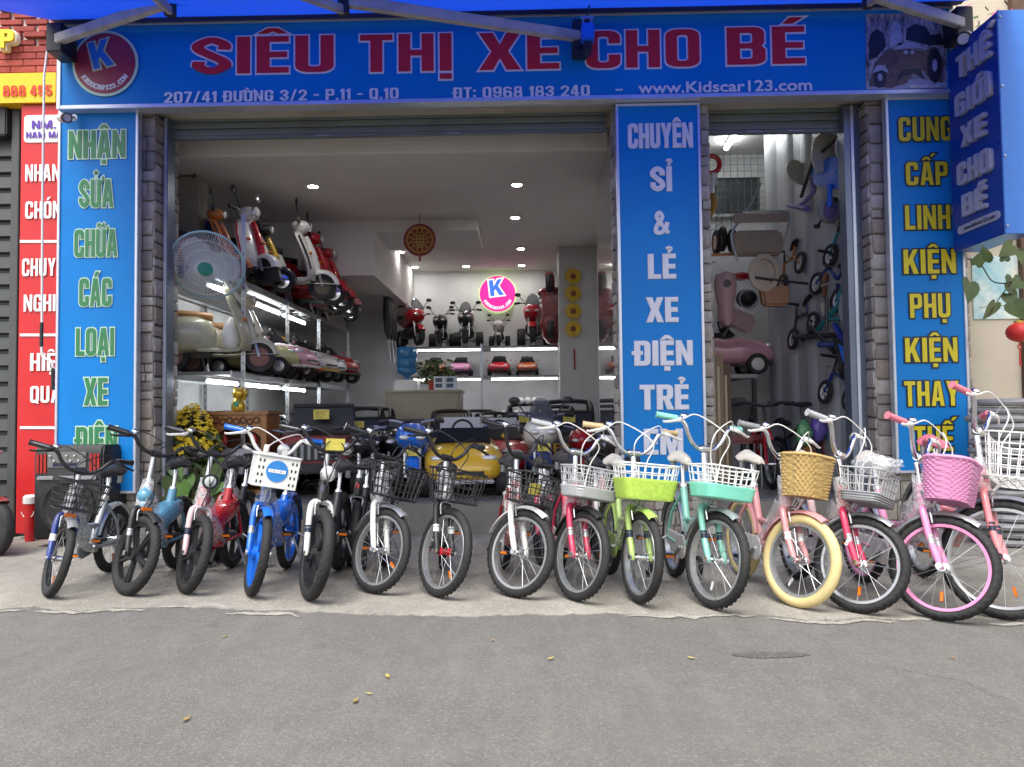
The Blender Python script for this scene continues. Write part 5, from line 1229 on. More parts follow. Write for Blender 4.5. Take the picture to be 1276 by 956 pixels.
# ------------------------------------------------------------------ toy vehicles
def smallwheel(parent, c, r, w=.05, cap=None, n=28, name='wheel'):
    mb = MB(); mb.lathe([(r * .62, -w / 2), (r * .93, -w / 2), (r, -w * .3), (r, w * .3), (r * .93, w / 2), (r * .62, w / 2)], n, c, 'Y', close=True); t = part(name, mb, RUBBER, parent, 50)
    mb = MB(); mb.lathe([(.0, -w * .42), (r * .3, -w * .40), (r * .64, -w * .28), (r * .64, w * .28), (r * .3, w * .40), (.0, w * .42)], n, c, 'Y'); h = part('hubcap', mb, cap or CHROME, t, 40)
    return t
def toy_scooter(label, loc, rz, body, seat=None, s=1.0, cap=None, shield2=None, mirrors=True, lean=0, fairing=True, stripe=None):
    t = thing('toy_scooter', label, 'scooter', loc, group='ride-on toy scooters', rot=(R(lean), 0, R(rz)), scale=s); seat = seat or LEATHER
    smallwheel(t, (.36, 0, .135), .135, .075, cap); smallwheel(t, (-.32, 0, .135), .135, .08, cap)
    rings = []
    for x, w, z, h in ((-.56, .02, .34, .03), (-.52, .09, .34, .10), (-.42, .165, .32, .15), (-.28, .19, .31, .16), (-.12, .16, .32, .15), (-.02, .11, .30, .13), (.02, .06, .26, .08)):
        rings.append([(x, w * math.copysign(abs(math.cos(a)) ** .75, math.cos(a)), z + h * math.copysign(abs(math.sin(a)) ** .8, math.sin(a))) for a in [2 * math.pi * k / 16 for k in range(16)]])
    mb = MB(); mb.loft(rings); part('rear_body', mb, body, t, 60)
    mb = MB(); mb.loft([[(x, y, z + dz) for y, dz in ((-.12, 0), (.12, 0), (.13, .02), (.11, .035), (-.11, .035), (-.13, .02))] for x, z in ((-.12, .17), (.1, .165), (.2, .175), (.27, .22))]); part('footboard', mb, body, t, 50)
    rings = []
    for z, x, w in ((.18, .285, .13), (.26, .29, .20), (.38, .262, .215), (.5, .215, .195), (.6, .175, .15), (.66, .155, .08)):
        rings.append([(x + .018, 0, z), (x + .006, w * .5, z), (x - .03, w * .85, z), (x - .055, w, z), (x - .068, w * .96, z), (x - .045, w * .8, z), (x - .014, w * .45, z), (x - .004, 0, z), (x - .014, -w * .45, z), (x - .045, -w * .8, z), (x - .068, -w * .96, z), (x - .055, -w, z), (x - .03, -w * .85, z), (x + .006, -w * .5, z)])
    mb = MB(); mb.loft(rings); part('leg_shield', mb, body, t, 60)
    mb = MB(); mb.tube(spline([(.31, 0, .24), (.295, 0, .36), (.255, 0, .5), (.205, 0, .62)], 4), [.03, .036, .038, .04, .04, .04, .038, .036, .034, .03, .03, .028, .026], 10); part('horn_cover', mb, shield2 or body, t, 60)
    mb = MB(); mb.loft([[(.36 + r_ * math.cos(a), y, .135 + r_ * math.sin(a)) for a in [R(d) for d in range(10, 171, 16)]] for y, r_ in ((-.06, .12), (-.058, .15), (-.03, .168), (.03, .168), (.058, .15), (.06, .12))], cap=False); part('front_fender', mb, body, t, 60)
    mb = MB(); mb.tube([(.36, -.045, .135), (.33, -.045, .25), (.27, 0, .33)], .014, 8); part('fork_arm', mb, PA['silver'], t)
    mb = MB(); mb.ball((.155, 0, .715), (.095, .11, .065), 16, 10); part('headset', mb, body, t, 60)
    mb = MB(); mb.lathe([(.0, .01), (.05, .012), (.054, .055), (.047, .062)], 20, (.19, 0, .72), 'X'); hl = part('headlamp', mb, CHROME, t)
    mb = MB(); mb.lathe([(.047, .056), (.035, .070), (.0, .076)], 20, (.19, 0, .72), 'X'); part('lens', mb, LENS, hl)
    mb = MB(); mb.tube([(.14, -.2, .735), (.15, 0, .72), (.14, .2, .735)], .012, 8); hb = part('handlebar', mb, PA['silver'], t)
    for q in (-1, 1):
        mb = MB(); mb.tube([(.14, q * .15, .733), (.138, q * .25, .737)], .018, 10); part('grip', mb, BLACKP, hb)
        if mirrors:
            mb = MB(); mb.tube(spline([(.14, q * .1, .74), (.13, q * .14, .84), (.12, q * .16, .89)]), .006, 6); mb.ball((.12, q * .17, .915), (.012, .04, .045), 12, 8); part('mirror', mb, CHROME if q > 0 else BLACKP, hb)
    mb = MB(); rings = [[(x, w * math.cos(a), z + .035 * math.sin(a)) for a in [2 * math.pi * k / 12 for k in range(12)]] for x, w, z in ((-.5, .03, .50), (-.47, .09, .49), (-.3, .105, .485), (-.14, .09, .478), (-.03, .06, .465), (-.01, .02, .46))]
    mb.loft(rings); part('saddle', mb, seat, t, 60)
    if stripe:
        mb = MB(); mb.tube([(.285 - .03, -.20, .27), (.262 - .035, -.215, .38), (.215 - .035, -.195, .5), (.175 - .035, -.15, .6)], .009, 6); part('trim_stripe', mb, stripe, t)
    for q in (-1, 1):
        mb = MB(); mb.ball((.245, q * .105, .44), (.022, .024, .016), 10, 6); part('indicator', mb, PA['orange'], t, 60)
    mb = MB(); mb.box((.315, 0, .40), (.02, .05, .03)); part('horn_grille', mb, BLACKP, t, 30, .004)
    mb = MB(); mb.box((-.565, 0, .40), (.02, .09, .05)); part('tail_lamp', mb, PA['red'], t, 30, .006)
    mb = MB(); mb.tube([(-.1, .06, .16), (-.08, .16, .01)], .008, 6); part('stand', mb, STEEL, t)
    return t
def toy_car(label, loc, rz, body, s=1.0, cap=None, accent=None, wheel_r=.105, glass=True, number=None):
    t = thing('toy_car', label, 'toy car', loc, rz=R(rz), group='ride-on toy cars', scale=s)
    st = ((-.52, .18, .17, .30), (-.49, .25, .13, .38), (-.36, .285, .10, .415), (-.16, .29, .09, .395), (.04, .285, .09, .36), (.2, .29, .09, .375), (.38, .275, .10, .335), (.48, .235, .12, .27), (.52, .17, .15, .215))
    rings = []
    for x, w, zb, zt_ in st:
        c = (zb + zt_) / 2; h = (zt_ - zb) / 2; rings.append([(x, w * math.copysign(abs(math.cos(a)) ** .55, math.cos(a)), c + h * math.copysign(abs(math.sin(a)) ** .6, math.sin(a))) for a in [2 * math.pi * k / 20 for k in range(20)]])
    mb = MB(); mb.loft(rings); part('body', mb, body, t, 50)
    mb = MB(); mb.box((-.1, 0, .36), (.36, .42, .10)); part('cockpit', mb, BLACKP, t, 40, .03)
    mb = MB(); mb.box((-.2, 0, .46), (.06, .34, .2), (0, R(-12), 0)); part('seat_back', mb, accent or LEATHER, t, 40, .025)
    mb = MB(); mb.prism([(-.21, 0), (.21, 0), (.16, .13), (-.16, .13)], -.006, .006, 'YZ'); ws = part('windscreen', mb, mat('dark_glass', (.012, .013, .015), .35, var=0, spec=.3), t, 30, M=T(.14, 0, .375) @ RY(-38))
    mb = MB(); mb.torus(.075, .010, 20, 6, (.0, 0, 0), 'X'); mb.bar((0, -.07, 0), (0, .07, 0), .014); part('steering_wheel', mb, BLACKP, t, M=T(.06, 0, .47) @ RY(-25))
    for x in (-.33, .33):
        for y in (-.265, .265): smallwheel(t, (x, y, wheel_r), wheel_r, .08, cap or PA['silver'], 22)
    for q in (-1, 1):
        mb = MB(); mb.ball((.445, q * .175, .275), (.045, .06, .024), 12, 8); part('headlight', mb, LENS, t, 60)
        mb = MB(); mb.box((.15, q * .31, .42), (.03, .05, .03)); part('door_mirror', mb, body, t, 40, .01)
    mb = MB(); mb.box((.50, 0, .175), (.045, .30, .05)); part('grille', mb, BLACKP, t, 30, .012)
    mb = MB(); mb.box((.49, 0, .115), (.09, .42, .025)); part('bumper', mb, accent or BLACKP, t, 30, .01)
    return t
def toy_jeep(label, loc, rz, body, s=1.0, trim=None, rollbar=True, letters=None, lamps=0, tag=False, glass=True):
    t = thing('toy_jeep', label, 'toy jeep', loc, rz=R(rz), group='ride-on toy jeeps', scale=s); trim = trim or BLACKP
    mb = MB(); mb.bx(-.52, .16, -.27, .27, .17, .43); part('tub', mb, body, t, 40, .03)
    mb = MB(); mb.bx(.165, .50, -.235, .235, .20, .41); part('bonnet', mb, body, t, 40, .035)
    mb = MB(); mb.bx(-.40, .10, -.22, .22, .39, .436); part('cockpit', mb, LEATHER, t, 40, .01)
    for y in (-.11, .11):
        mb = MB(); mb.box((-.22, y, .52), (.07, .17, .22), (0, R(-10), 0)); part('seat', mb, LEATHER, t, 40, .025)
    mb = MB(); fr_ = [(-.25, 0), (.25, 0), (.21, .20), (-.21, .20)]; mb.tube([(0, y, z) for y, z in fr_], .017, 8, closed=True); part('windscreen_frame', mb, trim, t, M=T(.14, 0, .43) @ RY(-16))
    if glass: mb = MB(); mb.prism([(-.235, .01), (.235, .01), (.20, .19), (-.20, .19)], -.002, .002, 'YZ'); part('windscreen', mb, mat('dark_glass', (.012, .013, .015), .35, var=0, spec=.3), t, M=T(.14, 0, .43) @ RY(-16))
    if rollbar:
        mb = MB(); mb.tube(spline([(-.38, -.24, .42), (-.37, -.235, .66), (-.36, -.16, .72), (-.36, .16, .72), (-.37, .235, .66), (-.38, .24, .42)], 4), .022, 8); part('roll_bar', mb, trim, t)
        mb = MB(); mb.tube(spline([(-.50, -.22, .42), (-.38, -.20, .68), (-.1, -.2, .70), (.08, -.2, .63)], 4), .016, 8); part('side_bar', mb, trim, t)
        mb = MB(); mb.tube(spline([(-.50, .22, .42), (-.38, .20, .68), (-.1, .2, .70), (.08, .2, .63)], 4), .016, 8); part('side_bar', mb, trim, t)
    for k in range(lamps):
        mb = MB(); mb.lathe([(.0, -.03), (.035, -.02), (.045, .01), (.04, .016), (.0, .02)], 16, (-.33, -.165 + k * .33 / max(1, lamps - 1), .77), 'X'); part('roof_lamp', mb, LENS, t)
    for x in (-.34, .36):
        for y in (-.275, .275):
            smallwheel(t, (x, y, .14), .14, .10, PA['silver'], 22)
            mb = MB(); mb.loft([[(x + r_ * math.cos(a), yy, .14 + r_ * math.sin(a)) for a in [R(d) for d in range(10, 171, 20)] for r_ in (.165,)] + [(x + .15 * math.cos(a), yy, .14 + .15 * math.sin(a)) for a in [R(d) for d in range(170, 9, -20)]] for yy in (y - .055, y + .055)]); part('wheel_arch', mb, trim, t, 40)
    mb = MB(); mb.bx(.501, .512, -.17, .17, .25, .37); g_ = part('grille', mb, BLACKP, t, 30, .004)
    for k in range(7): mb = MB(); mb.bx(.513, .519, -.14 + k * .045, -.12 + k * .045, .26, .36); part('grille_bar', mb, trim if trim is not BLACKP else GREYP, t, 0)
    for q in (-1, 1):
        mb = MB(); mb.lathe([(.04, 0), (.042, .018), (.03, .026), (.0, .03)], 16, (.503, q * .205, .325), 'X'); part('headlight', mb, LENS, t)
    mb = MB(); mb.bx(.49, .58, -.29, .29, .17, .235); part('bumper', mb, trim, t, 30, .012)
    mb = MB(); mb.torus(.075, .010, 20, 6, (.0, 0, 0), 'X'); mb.bar((0, -.07, 0), (0, .07, 0), .014); part('steering_wheel', mb, BLACKP, t, M=T(.03, .11, .53) @ RY(-25))
    if letters:
        obj('grille_lettering', block(letters[0], .075, .30, 0, .004), letters[1], t, T(.5205, 0, .275) @ RZ(90))
    if tag: tag_card(t, T(.20, 0, .56) @ RZ(90), s=.055)
    return t
def toy_motorbike(label, loc, rz, body, s=1.0, accent=None, screen=True, wheels=2, cap=None, tag=False, lean=0, mirrors=True):
    t = thing('toy_motorbike', label, 'toy motorbike', loc, group='ride-on toy motorbikes', rot=(R(lean), 0, R(rz)), scale=s); accent = accent or BLACKP
    smallwheel(t, (.40, 0, .16), .16, .085, cap)
    if wheels == 2: smallwheel(t, (-.36, 0, .16), .16, .11, cap)
    else:
        for y in (-.2, .2): smallwheel(t, (-.34, y, .16), .16, .12, cap)
        mb = MB(); mb.tube([(-.34, -.2, .16), (-.34, .2, .16)], .02, 8); part('rear_axle', mb, STEEL, t)
    for q in (-1, 1):
        mb = MB(); mb.tube([(.40, q * .06, .16), (.27, q * .06, .58)], .018, 8); part('fork_leg', mb, STEEL, t)
    rings = []
    for x, w, z, h in ((.46, .02, .50, .03), (.42, .09, .50, .08), (.30, .14, .50, .12), (.14, .14, .48, .13), (-.04, .11, .44, .12), (-.2, .085, .42, .08), (-.4, .08, .48, .05), (-.56, .045, .54, .03)):
        rings.append([(x, w * math.copysign(abs(math.cos(a)) ** .8, math.cos(a)), z + h * math.copysign(abs(math.sin(a)) ** .9, math.sin(a))) for a in [2 * math.pi * k / 16 for k in range(16)]])
    mb = MB(); mb.loft(rings); part('fairing', mb, body, t, 45)
    rings = [[(x, w * math.cos(a), z + h * math.sin(a)) for a in [2 * math.pi * k / 12 for k in range(12)]] for x, w, z, h in ((.24, .05, .30, .05), (.18, .12, .27, .11), (0, .13, .24, .10), (-.16, .11, .24, .08), (-.22, .05, .25, .04))]
    mb = MB(); mb.loft(rings); part('belly_pan', mb, accent, t, 50)
    mb = MB(); mb.loft([[(x, w * math.cos(a), z + h * math.sin(a)) for a in [2 * math.pi * k / 12 for k in range(12)]] for x, w, z, h in ((-.02, .04, .53, .02), (-.1, .09, .52, .03), (-.24, .095, .52, .03), (-.4, .08, .55, .03), (-.46, .03, .57, .015))]); part('seat', mb, LEATHER, t, 50)
    for q in (-1, 1):
        mb = MB(); mb.ball((.435, q * .065, .50), (.04, .045, .022), 12, 8); part('headlight', mb, LENS, t, 60)
        mb = MB(); mb.tube([(.27, q * .08, .62), (.26, q * .17, .64), (.235, q * .27, .63)], .012, 8); hb = part('handlebar', mb, STEEL, t)
        mb = MB(); mb.tube([(.25, q * .19, .638), (.235, q * .275, .63)], .018, 8); part('grip', mb, BLACKP, hb)
        if not mirrors: continue
        mb = MB(); mb.tube([(.29, q * .11, .62), (.28, q * .2, .74)], .006, 6); mb.ball((.28, q * .22, .755), (.014, .05, .03), 10, 8); part('mirror', mb, BLACKP, t)
    if screen:
        mb = MB(); mb.loft([[(x + .02 * math.cos(a), w * math.sin(a), z) for a in [R(d) for d in range(-90, 91, 20)]] + [(x - .006 + .02 * math.cos(a), w * .97 * math.sin(a), z) for a in [R(d) for d in range(90, -91, -20)]] for x, w, z in ((.36, .11, .58), (.31, .10, .66), (.25, .07, .74), (.22, .03, .78))]); part('windscreen', mb, mat('smoke_screen', (.10, .11, .13), .08, var=0, alpha=.55), t, 60)
    mb = MB(); mb.loft([[(.40 + r_ * math.cos(a), y, .16 + r_ * math.sin(a)) for a in [R(d) for d in range(30, 171, 14)]] for y, r_ in ((-.055, .165), (-.04, .185), (.04, .185), (.055, .165))], cap=False); part('front_fender', mb, accent if accent is not BLACKP else body, t, 60)
    mb = MB(); mb.tube([(-.05, .12, .18), (-.3, .13, .24), (-.5, .12, .32)], [.02, .03, .035], 10); part('exhaust', mb, PA['silver'], t)
    if tag: tag_card(t, T(.48, 0, .38) @ RZ(90), s=.05)
    return t
CRM = paint('cream', (.46, .45, .33)); CRM2 = paint('cream2', (.50, .46, .36)); ORG = paint('orange', (.52, .17, .03)); TANS = mat('tan_vinyl', (.42, .22, .09), .5)
MAROON = paint('maroon', (.18, .012, .018)); LPINK = paint('lightpink', (.66, .34, .42)); YEL = paint('yellow', (.66, .40, .02)); CHARC = paint('charcoal', (.05, .052, .055)); PURP = mat('soft_purple', (.22, .16, .40), .5)
# top shelf, front to back
def on_shelf(px, Y, z, dx=0): return (P(px, 400, Y).x + dx, Y, z)
toy_scooter('orange toy scooter on the top shelf behind the fan', (-2.92, .78, TOPZ), 20, ORG, s=.86, cap=PA['redhub'], stripe=BLACKP)
toy_scooter('white toy scooter with red stripe parked behind the orange one', (-2.74, 1.18, TOPZ), -22, PA['white'], s=.98, cap=BLACKP, shield2=PA['red'], stripe=PA['red'])
toy_scooter('white toy scooter with dark saddle overhanging the shelf edge', (-2.46, 1.72, TOPZ - .03), 16, PA['white'], s=1.06, stripe=PA['black'], cap=mat('bronze_cap', (.12, .10, .06), .4, .5))
toy_scooter('dark red toy scooter between a white and a pink one', (-2.44, 2.14, TOPZ - .03), 8, PA['red'], s=1.02)
toy_scooter('glossy red toy scooter wrapped in film on the top shelf', (-2.36, 2.50, TOPZ - .05), -6, paint('brightred', (.5, .03, .03)), s=.92)
toy_scooter('pink toy scooter at the far end of the red ones', (-2.34, 2.95, TOPZ - .07), -18, PA['coral'], s=.86)
toy_scooter('pale yellow toy scooter under the stair box', (-2.38, 3.45, TOPZ - .06), -25, paint('paleyellow', (.5, .48, .2)), s=.74, mirrors=False)
toy_motorbike('blue toy motorbike at the dark end of the top shelf', (-2.55, 4.0, TOPZ), -25, PA['navy'], s=.72)
toy_scooter('black toy scooter with yellow nose between two white ones', (-2.72, 1.46, TOPZ), 8, PA['black'], s=.88, shield2=YEL, stripe=YEL, mirrors=False)
toy_scooter('navy toy scooter pushed against the wall behind the fan', (-3.02, .98, TOPZ), 30, PA['navy'], s=.80, mirrors=False)
toy_scooter('mint toy scooter squeezed between the red and pink ones', (-2.44, 2.72, TOPZ - .05), -14, PA['mint'], s=.82, mirrors=False)
toy_scooter('silver toy scooter past the pale yellow one', (-2.42, 3.2, TOPZ - .05), -22, PA['silver'], s=.78, mirrors=False)
toy_car('pale yellow toy car behind the cream scooters', (-2.66, 1.48, MIDZ), 4, paint('paleyellow', (.5, .48, .2)), s=.86, accent=PA['white'])
toy_car('black toy car between the pink and the white one', (-2.70, 2.10, MIDZ), -12, CHARC, s=.9, accent=PA['red'])
toy_car('silver toy car before the red one on the middle shelf', (-2.60, 2.92, MIDZ), -18, PA['silver'], s=.9)
toy_jeep('white toy jeep with tall roll bars under the shelf', (-2.78, .95, FZ), -30, PA['white'], s=1.0, trim=BLACKP)
toy_jeep('navy toy jeep in the middle under the shelf', (-2.74, 2.1, FZ), -35, PA['navy'], s=1.0, trim=PA['silver'])
# middle shelf
toy_scooter('large cream toy scooter with tan saddle on the middle shelf', (-2.76, .72, MIDZ), 18, CRM, seat=TANS, s=1.06, cap=mat('wine_cap', (.22, .09, .08), .5), mirrors=False)
toy_scooter('cream toy scooter half hidden behind the larger cream one', (-2.84, 1.22, MIDZ), 14, CRM2, seat=TANS, s=1.0, cap=mat('wine_cap', (.22, .09, .08), .5), mirrors=False)
toy_car('pink and white toy racing car on the middle shelf', (-2.62, 1.72, MIDZ), -8, LPINK, s=.92, accent=PA['white'])
toy_car('white toy car with black wheels on the middle shelf', (-2.60, 2.48, MIDZ), -14, PA['white'], s=.92, accent=YEL)
toy_car('red toy car at the end of the middle shelf', (-2.55, 3.35, MIDZ), -24, PA['red'], s=.95)
mb = MB(); mb.bx(-3.2, -2.56, .66, 1.35, MIDZ + .001, MIDZ + .0); 
# dressed bear cloth on the cream scooter
rg = random.Random(9); mb = MB(); mb.ball((0, 0, .14), (.075, .09, .15), 14, 10); mb.v = [(x * (1.35 - z * 2.2), y * (1.35 - z * 2.2), z) for x, y, z in mb.v]
t = thing('plush_toy', 'white draped plush toy sitting on the cream scooter', 'plush toy', (-2.60, .70, MIDZ + .20)); part('body', mb, WHITEP, t, 80)
mb = MB(); mb.ball((-.30, 0, .22), (.07, .06, .075), 14, 10); part('cushion', mb, mat('straw_cushion', (.55, .42, .18), .7, bump=.3), t, 80)
# under the shelf, on the floor
toy_jeep('black toy jeep with roll bars under the middle shelf', (-2.75, 1.55, FZ), -35, CHARC, s=1.0, trim=BLACKP)
toy_jeep('yellow framed toy jeep at the end under the shelf', (-2.72, 2.7, FZ), -35, YEL, s=1.0, trim=BLACKP)
toy_jeep('maroon toy jeep with wide black windscreen', (P(405, 560, 1.0).x, 1.0, FZ), -82, MAROON, s=1.25, tag=True, trim=BLACKP, rollbar=False)
toy_jeep('cream toy jeep with yellow price tag before the counter', (P(462, 560, 2.4).x, 2.4, FZ), -80, CRM, s=1.05, tag=True)
toy_motorbike('blue and black toy motorbike on the shop floor', (P(512, 590, .75).x, .78, FZ), -80, PA['blue'], s=1.0, screen=False, tag=True, mirrors=False)
toy_motorbike('black toy motorbike with silver mirrors near the blue one', (P(452, 590, .6).x, .65, FZ), -75, PA['black'], s=.92, screen=False, mirrors=False)
toy_car('mustard yellow toy car with grey seats on the floor', (P(576, 575, .8).x, .85, FZ), -84, YEL, s=1.18, accent=PA['lightgrey'])
toy_motorbike('white and blue toy sports bike with clear windscreen', (P(672, 580, .75).x, .95, FZ), -86, PA['white'], s=1.06, accent=PA['navy'], tag=True)
toy_jeep('black toy pickup with gold lettering on its nose', (P(716, 560, 1.9).x - .05, 2.0, FZ), -92, CHARC, s=1.12, letters=('FORD', mat('gold_letter', (.55, .30, .04), .35, .5)), tag=True, trim=BLACKP)
toy_jeep('black toy jeep with round lamps on its roll bar', (P(655, 520, 3.2).x, 3.3, FZ), -95, PA['black'], s=1.1, lamps=5, tag=True)
toy_jeep('red toy jeep behind the white sports bike', (P(617, 520, 2.9).x, 3.4, FZ), -80, PA['red'], s=.95, tag=False)
toy_jeep('dark toy jeep tagged yellow beside the counter', (P(592, 510, 3.6).x, 4.2, FZ), -88, CHARC, s=1.0, tag=True)
toy_motorbike('navy toy motorbike behind the mustard toy car', (P(607, 530, 2.3).x, 2.35, FZ), -80, PA['navy'], s=.95, screen=False, mirrors=False)
for px, Y, rz, m_, lb, kw in ((476, .55, -70, PA['black'], 'black toy motorbike with bare handlebar behind the front row', dict(s=.92, screen=False, mirrors=False)),
                              (350, .55, -75, MAROON, 'maroon toy motorbike between altar and jeep', dict(s=.88, screen=False, mirrors=False)),
                              (730, .9, -95, PA['red'], 'red toy motorbike before the black pickup', dict(s=.88, screen=False, mirrors=False))):
    toy_motorbike(lb, (P(px, 580, Y).x, Y + .35, FZ), rz, m_, **kw)
for px, Y, rz, m_, lb, kw in ((508, 1.6, -80, PA['blue'], 'blue toy car with black seats before the counter', dict(s=1.15)), (622, 1.7, -92, PA['red'], 'bright red toy car behind the mustard one', dict(s=1.15, accent=PA['lightgrey'])),
                              (470, 3.0, -88, paint('olive', (.30, .27, .12)), 'olive toy car under the counter end', dict(s=1.1)), (655, 2.3, -96, LPINK, 'pink toy car between the jeeps', dict(s=1.0))):
    toy_car(lb, (P(px, 560, Y).x, Y + .1, FZ + .0), rz, m_, **kw)
for px, Y, rz, m_, lb, kw in ((560, 2.7, -84, CHARC, 'charcoal toy jeep behind the mustard car', dict(s=1.0, tag=True)), (690, 2.9, -95, MAROON, 'maroon toy jeep behind the black pickup', dict(s=1.05)),
                              (640, 4.1, -90, PA['red'], 'red toy jeep below the back rack', dict(s=.9, lamps=4)), (540, 4.4, -90, PA['black'], 'black toy jeep below the back rack', dict(s=.9)), (440, 1.9, -80, PA['black'], 'black toy jeep behind the maroon one', dict(s=1.05, tag=True))):
    toy_jeep(lb, (P(px, 540, Y).x, Y + .3, FZ), rz, m_, **kw)
# ------------------------------------------------------------------ back wall rack
BX0, BX1 = P(505, 430, 4.95).x, P(700, 430, 4.95).x
bz1, bz2 = P(600, 431, 4.95).z, P(600, 468, 4.95).z
br_ = thing('display_rack', 'two-tier lit rack on the back wall full of toy cars', 'shelf', (BX0, 5.0, FZ)); L_ = Vector(br_.location)
for z in (bz1, bz2):
    mb = MB(); mb.bx(0, BX1 - BX0, -.02, .64, z - .03 - FZ, z - FZ - .001); part('deck', mb, DECK, br_, 30, .004)
for x in (BX0 + .03, P(600, 450, 4.95).x, BX1 - .03):
    mb = MB(); mb.bx(x - L_.x - .018, x - L_.x + .018, -.045, -.0205, 0, bz1 - FZ + .03); part('upright', mb, STEEL, br_, 30, .003)
for z, nm in ((bz1, 'top'), (bz2, 'lower')):
    for a_, b2 in ((.05, .48), (.55, .97)):
        tube_lamp('led strip under the %s deck of the back rack' % nm, (BX0 + (BX1 - BX0) * a_, 4.99, z - .055), (BX0 + (BX1 - BX0) * b2, 4.99, z - .055), .012, STRIP, 'led strips on the back rack')
for px, lb, c_, s_ in ((573, 'glossy pink toy car on the back rack', PA['candy'], .54), (622, 'red toy car with white screen on the back rack', PA['red'], .56), (657, 'orange toy car beside the red one on the back rack', paint('rust', (.45, .10, .03)), .54), (540, 'orange toy car half behind the potted plant', ORG, .54)):
    toy_car(lb, (P(px, 460, 5.1).x, 5.28, bz2), -90, c_, s=s_ * 1.0)
toy_motorbike('red and black toy motorbike above the water bottle', (P(508, 420, 5.0).x, 5.2, bz1), -60, PA['red'], s=.92)
toy_motorbike('small black toy trike on the top deck of the back rack', (P(547, 420, 5.0).x, 5.3, bz1), -88, PA['black'], s=.78, wheels=3, screen=False)
toy_motorbike('black toy trike with red tail lamps on the back rack', (P(580, 420, 5.0).x, 5.3, bz1), -90, CHARC, s=.86, wheels=3)
toy_motorbike('white toy racer below the round light box', (P(621, 420, 5.0).x, 5.3, bz1), -90, PA['white'], s=.62, wheels=3, screen=False)
toy_motorbike('red toy trike with fat rear wheels on the back rack', (P(665, 420, 5.0).x, 5.25, bz1), -92, PA['red'], s=.98, wheels=3)
# scooter hung nose-down on the column
hs_ = toy_scooter('dark red toy scooter hung upright beside the sunflower column', (P(684, 385, 4.35).x, 4.3, P(684, 385, 4.35).z), 0, MAROON, s=.95)
hs_.rotation_euler = (Matrix.Rotation(R(-100), 3, 'Z') @ Matrix.Rotation(R(-80), 3, 'Y')).to_euler(); hs_['category'] = 'scooter'
# round light box with the shop badge
kc = P(620, 366, 5.55); kr = (P(644, 366, 5.55).x - P(597, 366, 5.55).x) / 2
kl = thing('round_light_box', 'lit round pink light box with blue letter on the back wall', 'light box', (kc.x, 5.69, kc.z))
mb = MB(); mb.lathe([(kr * 1.0, 0), (kr, -.12), (kr * .97, -.125)], 40, axis='Y'); part('drum', mb, glow('box_edge_glow', (.75, .9, .45), 0.30), kl)
def badge_lit():
    o_ = (0, -.12, 0)
    mb = MB(); mb.lathe([(kr * .95, -.006), (kr * .95, -.010)], 40, o_, 'Y'); part('face', mb, glow('face_pink_glow', (.80, .02, .30), .45), kl)
    M = T(-kr * .02, -.132, -kr * .10) @ RY(-6)
    obj('letter_outline', block('K', kr * .85, kr * .72, kr * .08, .002), glow('letter_white_glow', (1, .9, .95), .45), kl, M)
    obj('letter', block('K', kr * .85, kr * .72, 0, .002), glow('letter_blue_glow', (.05, .18, .80), .40), kl, T(0, -.0035, 0) @ M)
    bmx = bmesh.new(); tail = 'KIDSCAR123.COM'
    for i, ch in enumerate(tail):
        ang = R(-90 + (i - 6.5) * 9); gm = block(ch, kr * .16, kr * (.08 if ch in '.1I' else .12), 0, .002).copy()
        gm.transform(Matrix.Translation((kr * .84 * math.cos(ang), -.132, kr * .84 * math.sin(ang))) @ Matrix.Rotation(-(ang + R(90)), 4, 'Y')); bmx.from_mesh(gm); bpy.data.meshes.remove(gm)
    me = bpy.data.meshes.new('script'); bmx.to_mesh(me); bmx.free(); obj('script', me, glow('letter_white_glow', (1, .9, .95), .45), kl)
badge_lit()
# ------------------------------------------------------------------ fan on the rack post
fp = P(258, 331, .20); fan = thing('wall_fan', 'round white caged fan with green hub clamped to the rack', 'fan', fp)
FM = (Vector((.22, -1, -.62)).normalized()).to_track_quat('Z', 'Y').to_matrix().to_4x4(); fr0 = .285
CAGE = mat('fan_cage', (.66, .70, .74), .4, .0, var=.05)
mb = MB()
for k in range(110):
    a = 2 * math.pi * k / 110; ca, sa = math.cos(a), math.sin(a)
    mb.tube([(.06 * ca, .06 * sa, .085), (fr0 * .6 * ca, fr0 * .6 * sa, .075), (fr0 * .92 * ca, fr0 * .92 * sa, .045), (fr0 * ca, fr0 * sa, .0)], .0019, 3, cap=False)
part('front_guard', mb, CAGE, fan, M=FM, kind='stuff')
mb = MB()
for k in range(60):
    a = 2 * math.pi * k / 60; ca, sa = math.cos(a), math.sin(a)
    mb.tube([(.07 * ca, .07 * sa, -.09), (fr0 * .75 * ca, fr0 * .75 * sa, -.08), (fr0 * ca, fr0 * sa, -.005)], .0018, 3, cap=False)
part('rear_guard', mb, CAGE, fan, M=FM, kind='stuff')
mb = MB(); mb.torus(fr0 + .004, .009, 60, 8, axis='Z'); part('guard_ring', mb, mat('fan_ring', (.30, .50, .58), .35), fan, M=FM)
for rr_ in (.16, .235):
    mb = MB(); mb.torus(rr_, .0022, 48, 5, (0, 0, .072 if rr_ < .2 else .056), 'Z'); part('guard_hoop', mb, WHITEP, fan, M=FM)
mb = MB(); mb.lathe([(.0, .098), (.058, .094), (.062, .082)], 28); part('hub_badge', mb, mat('fan_green', (.015, .22, .20), .3), fan, M=FM)
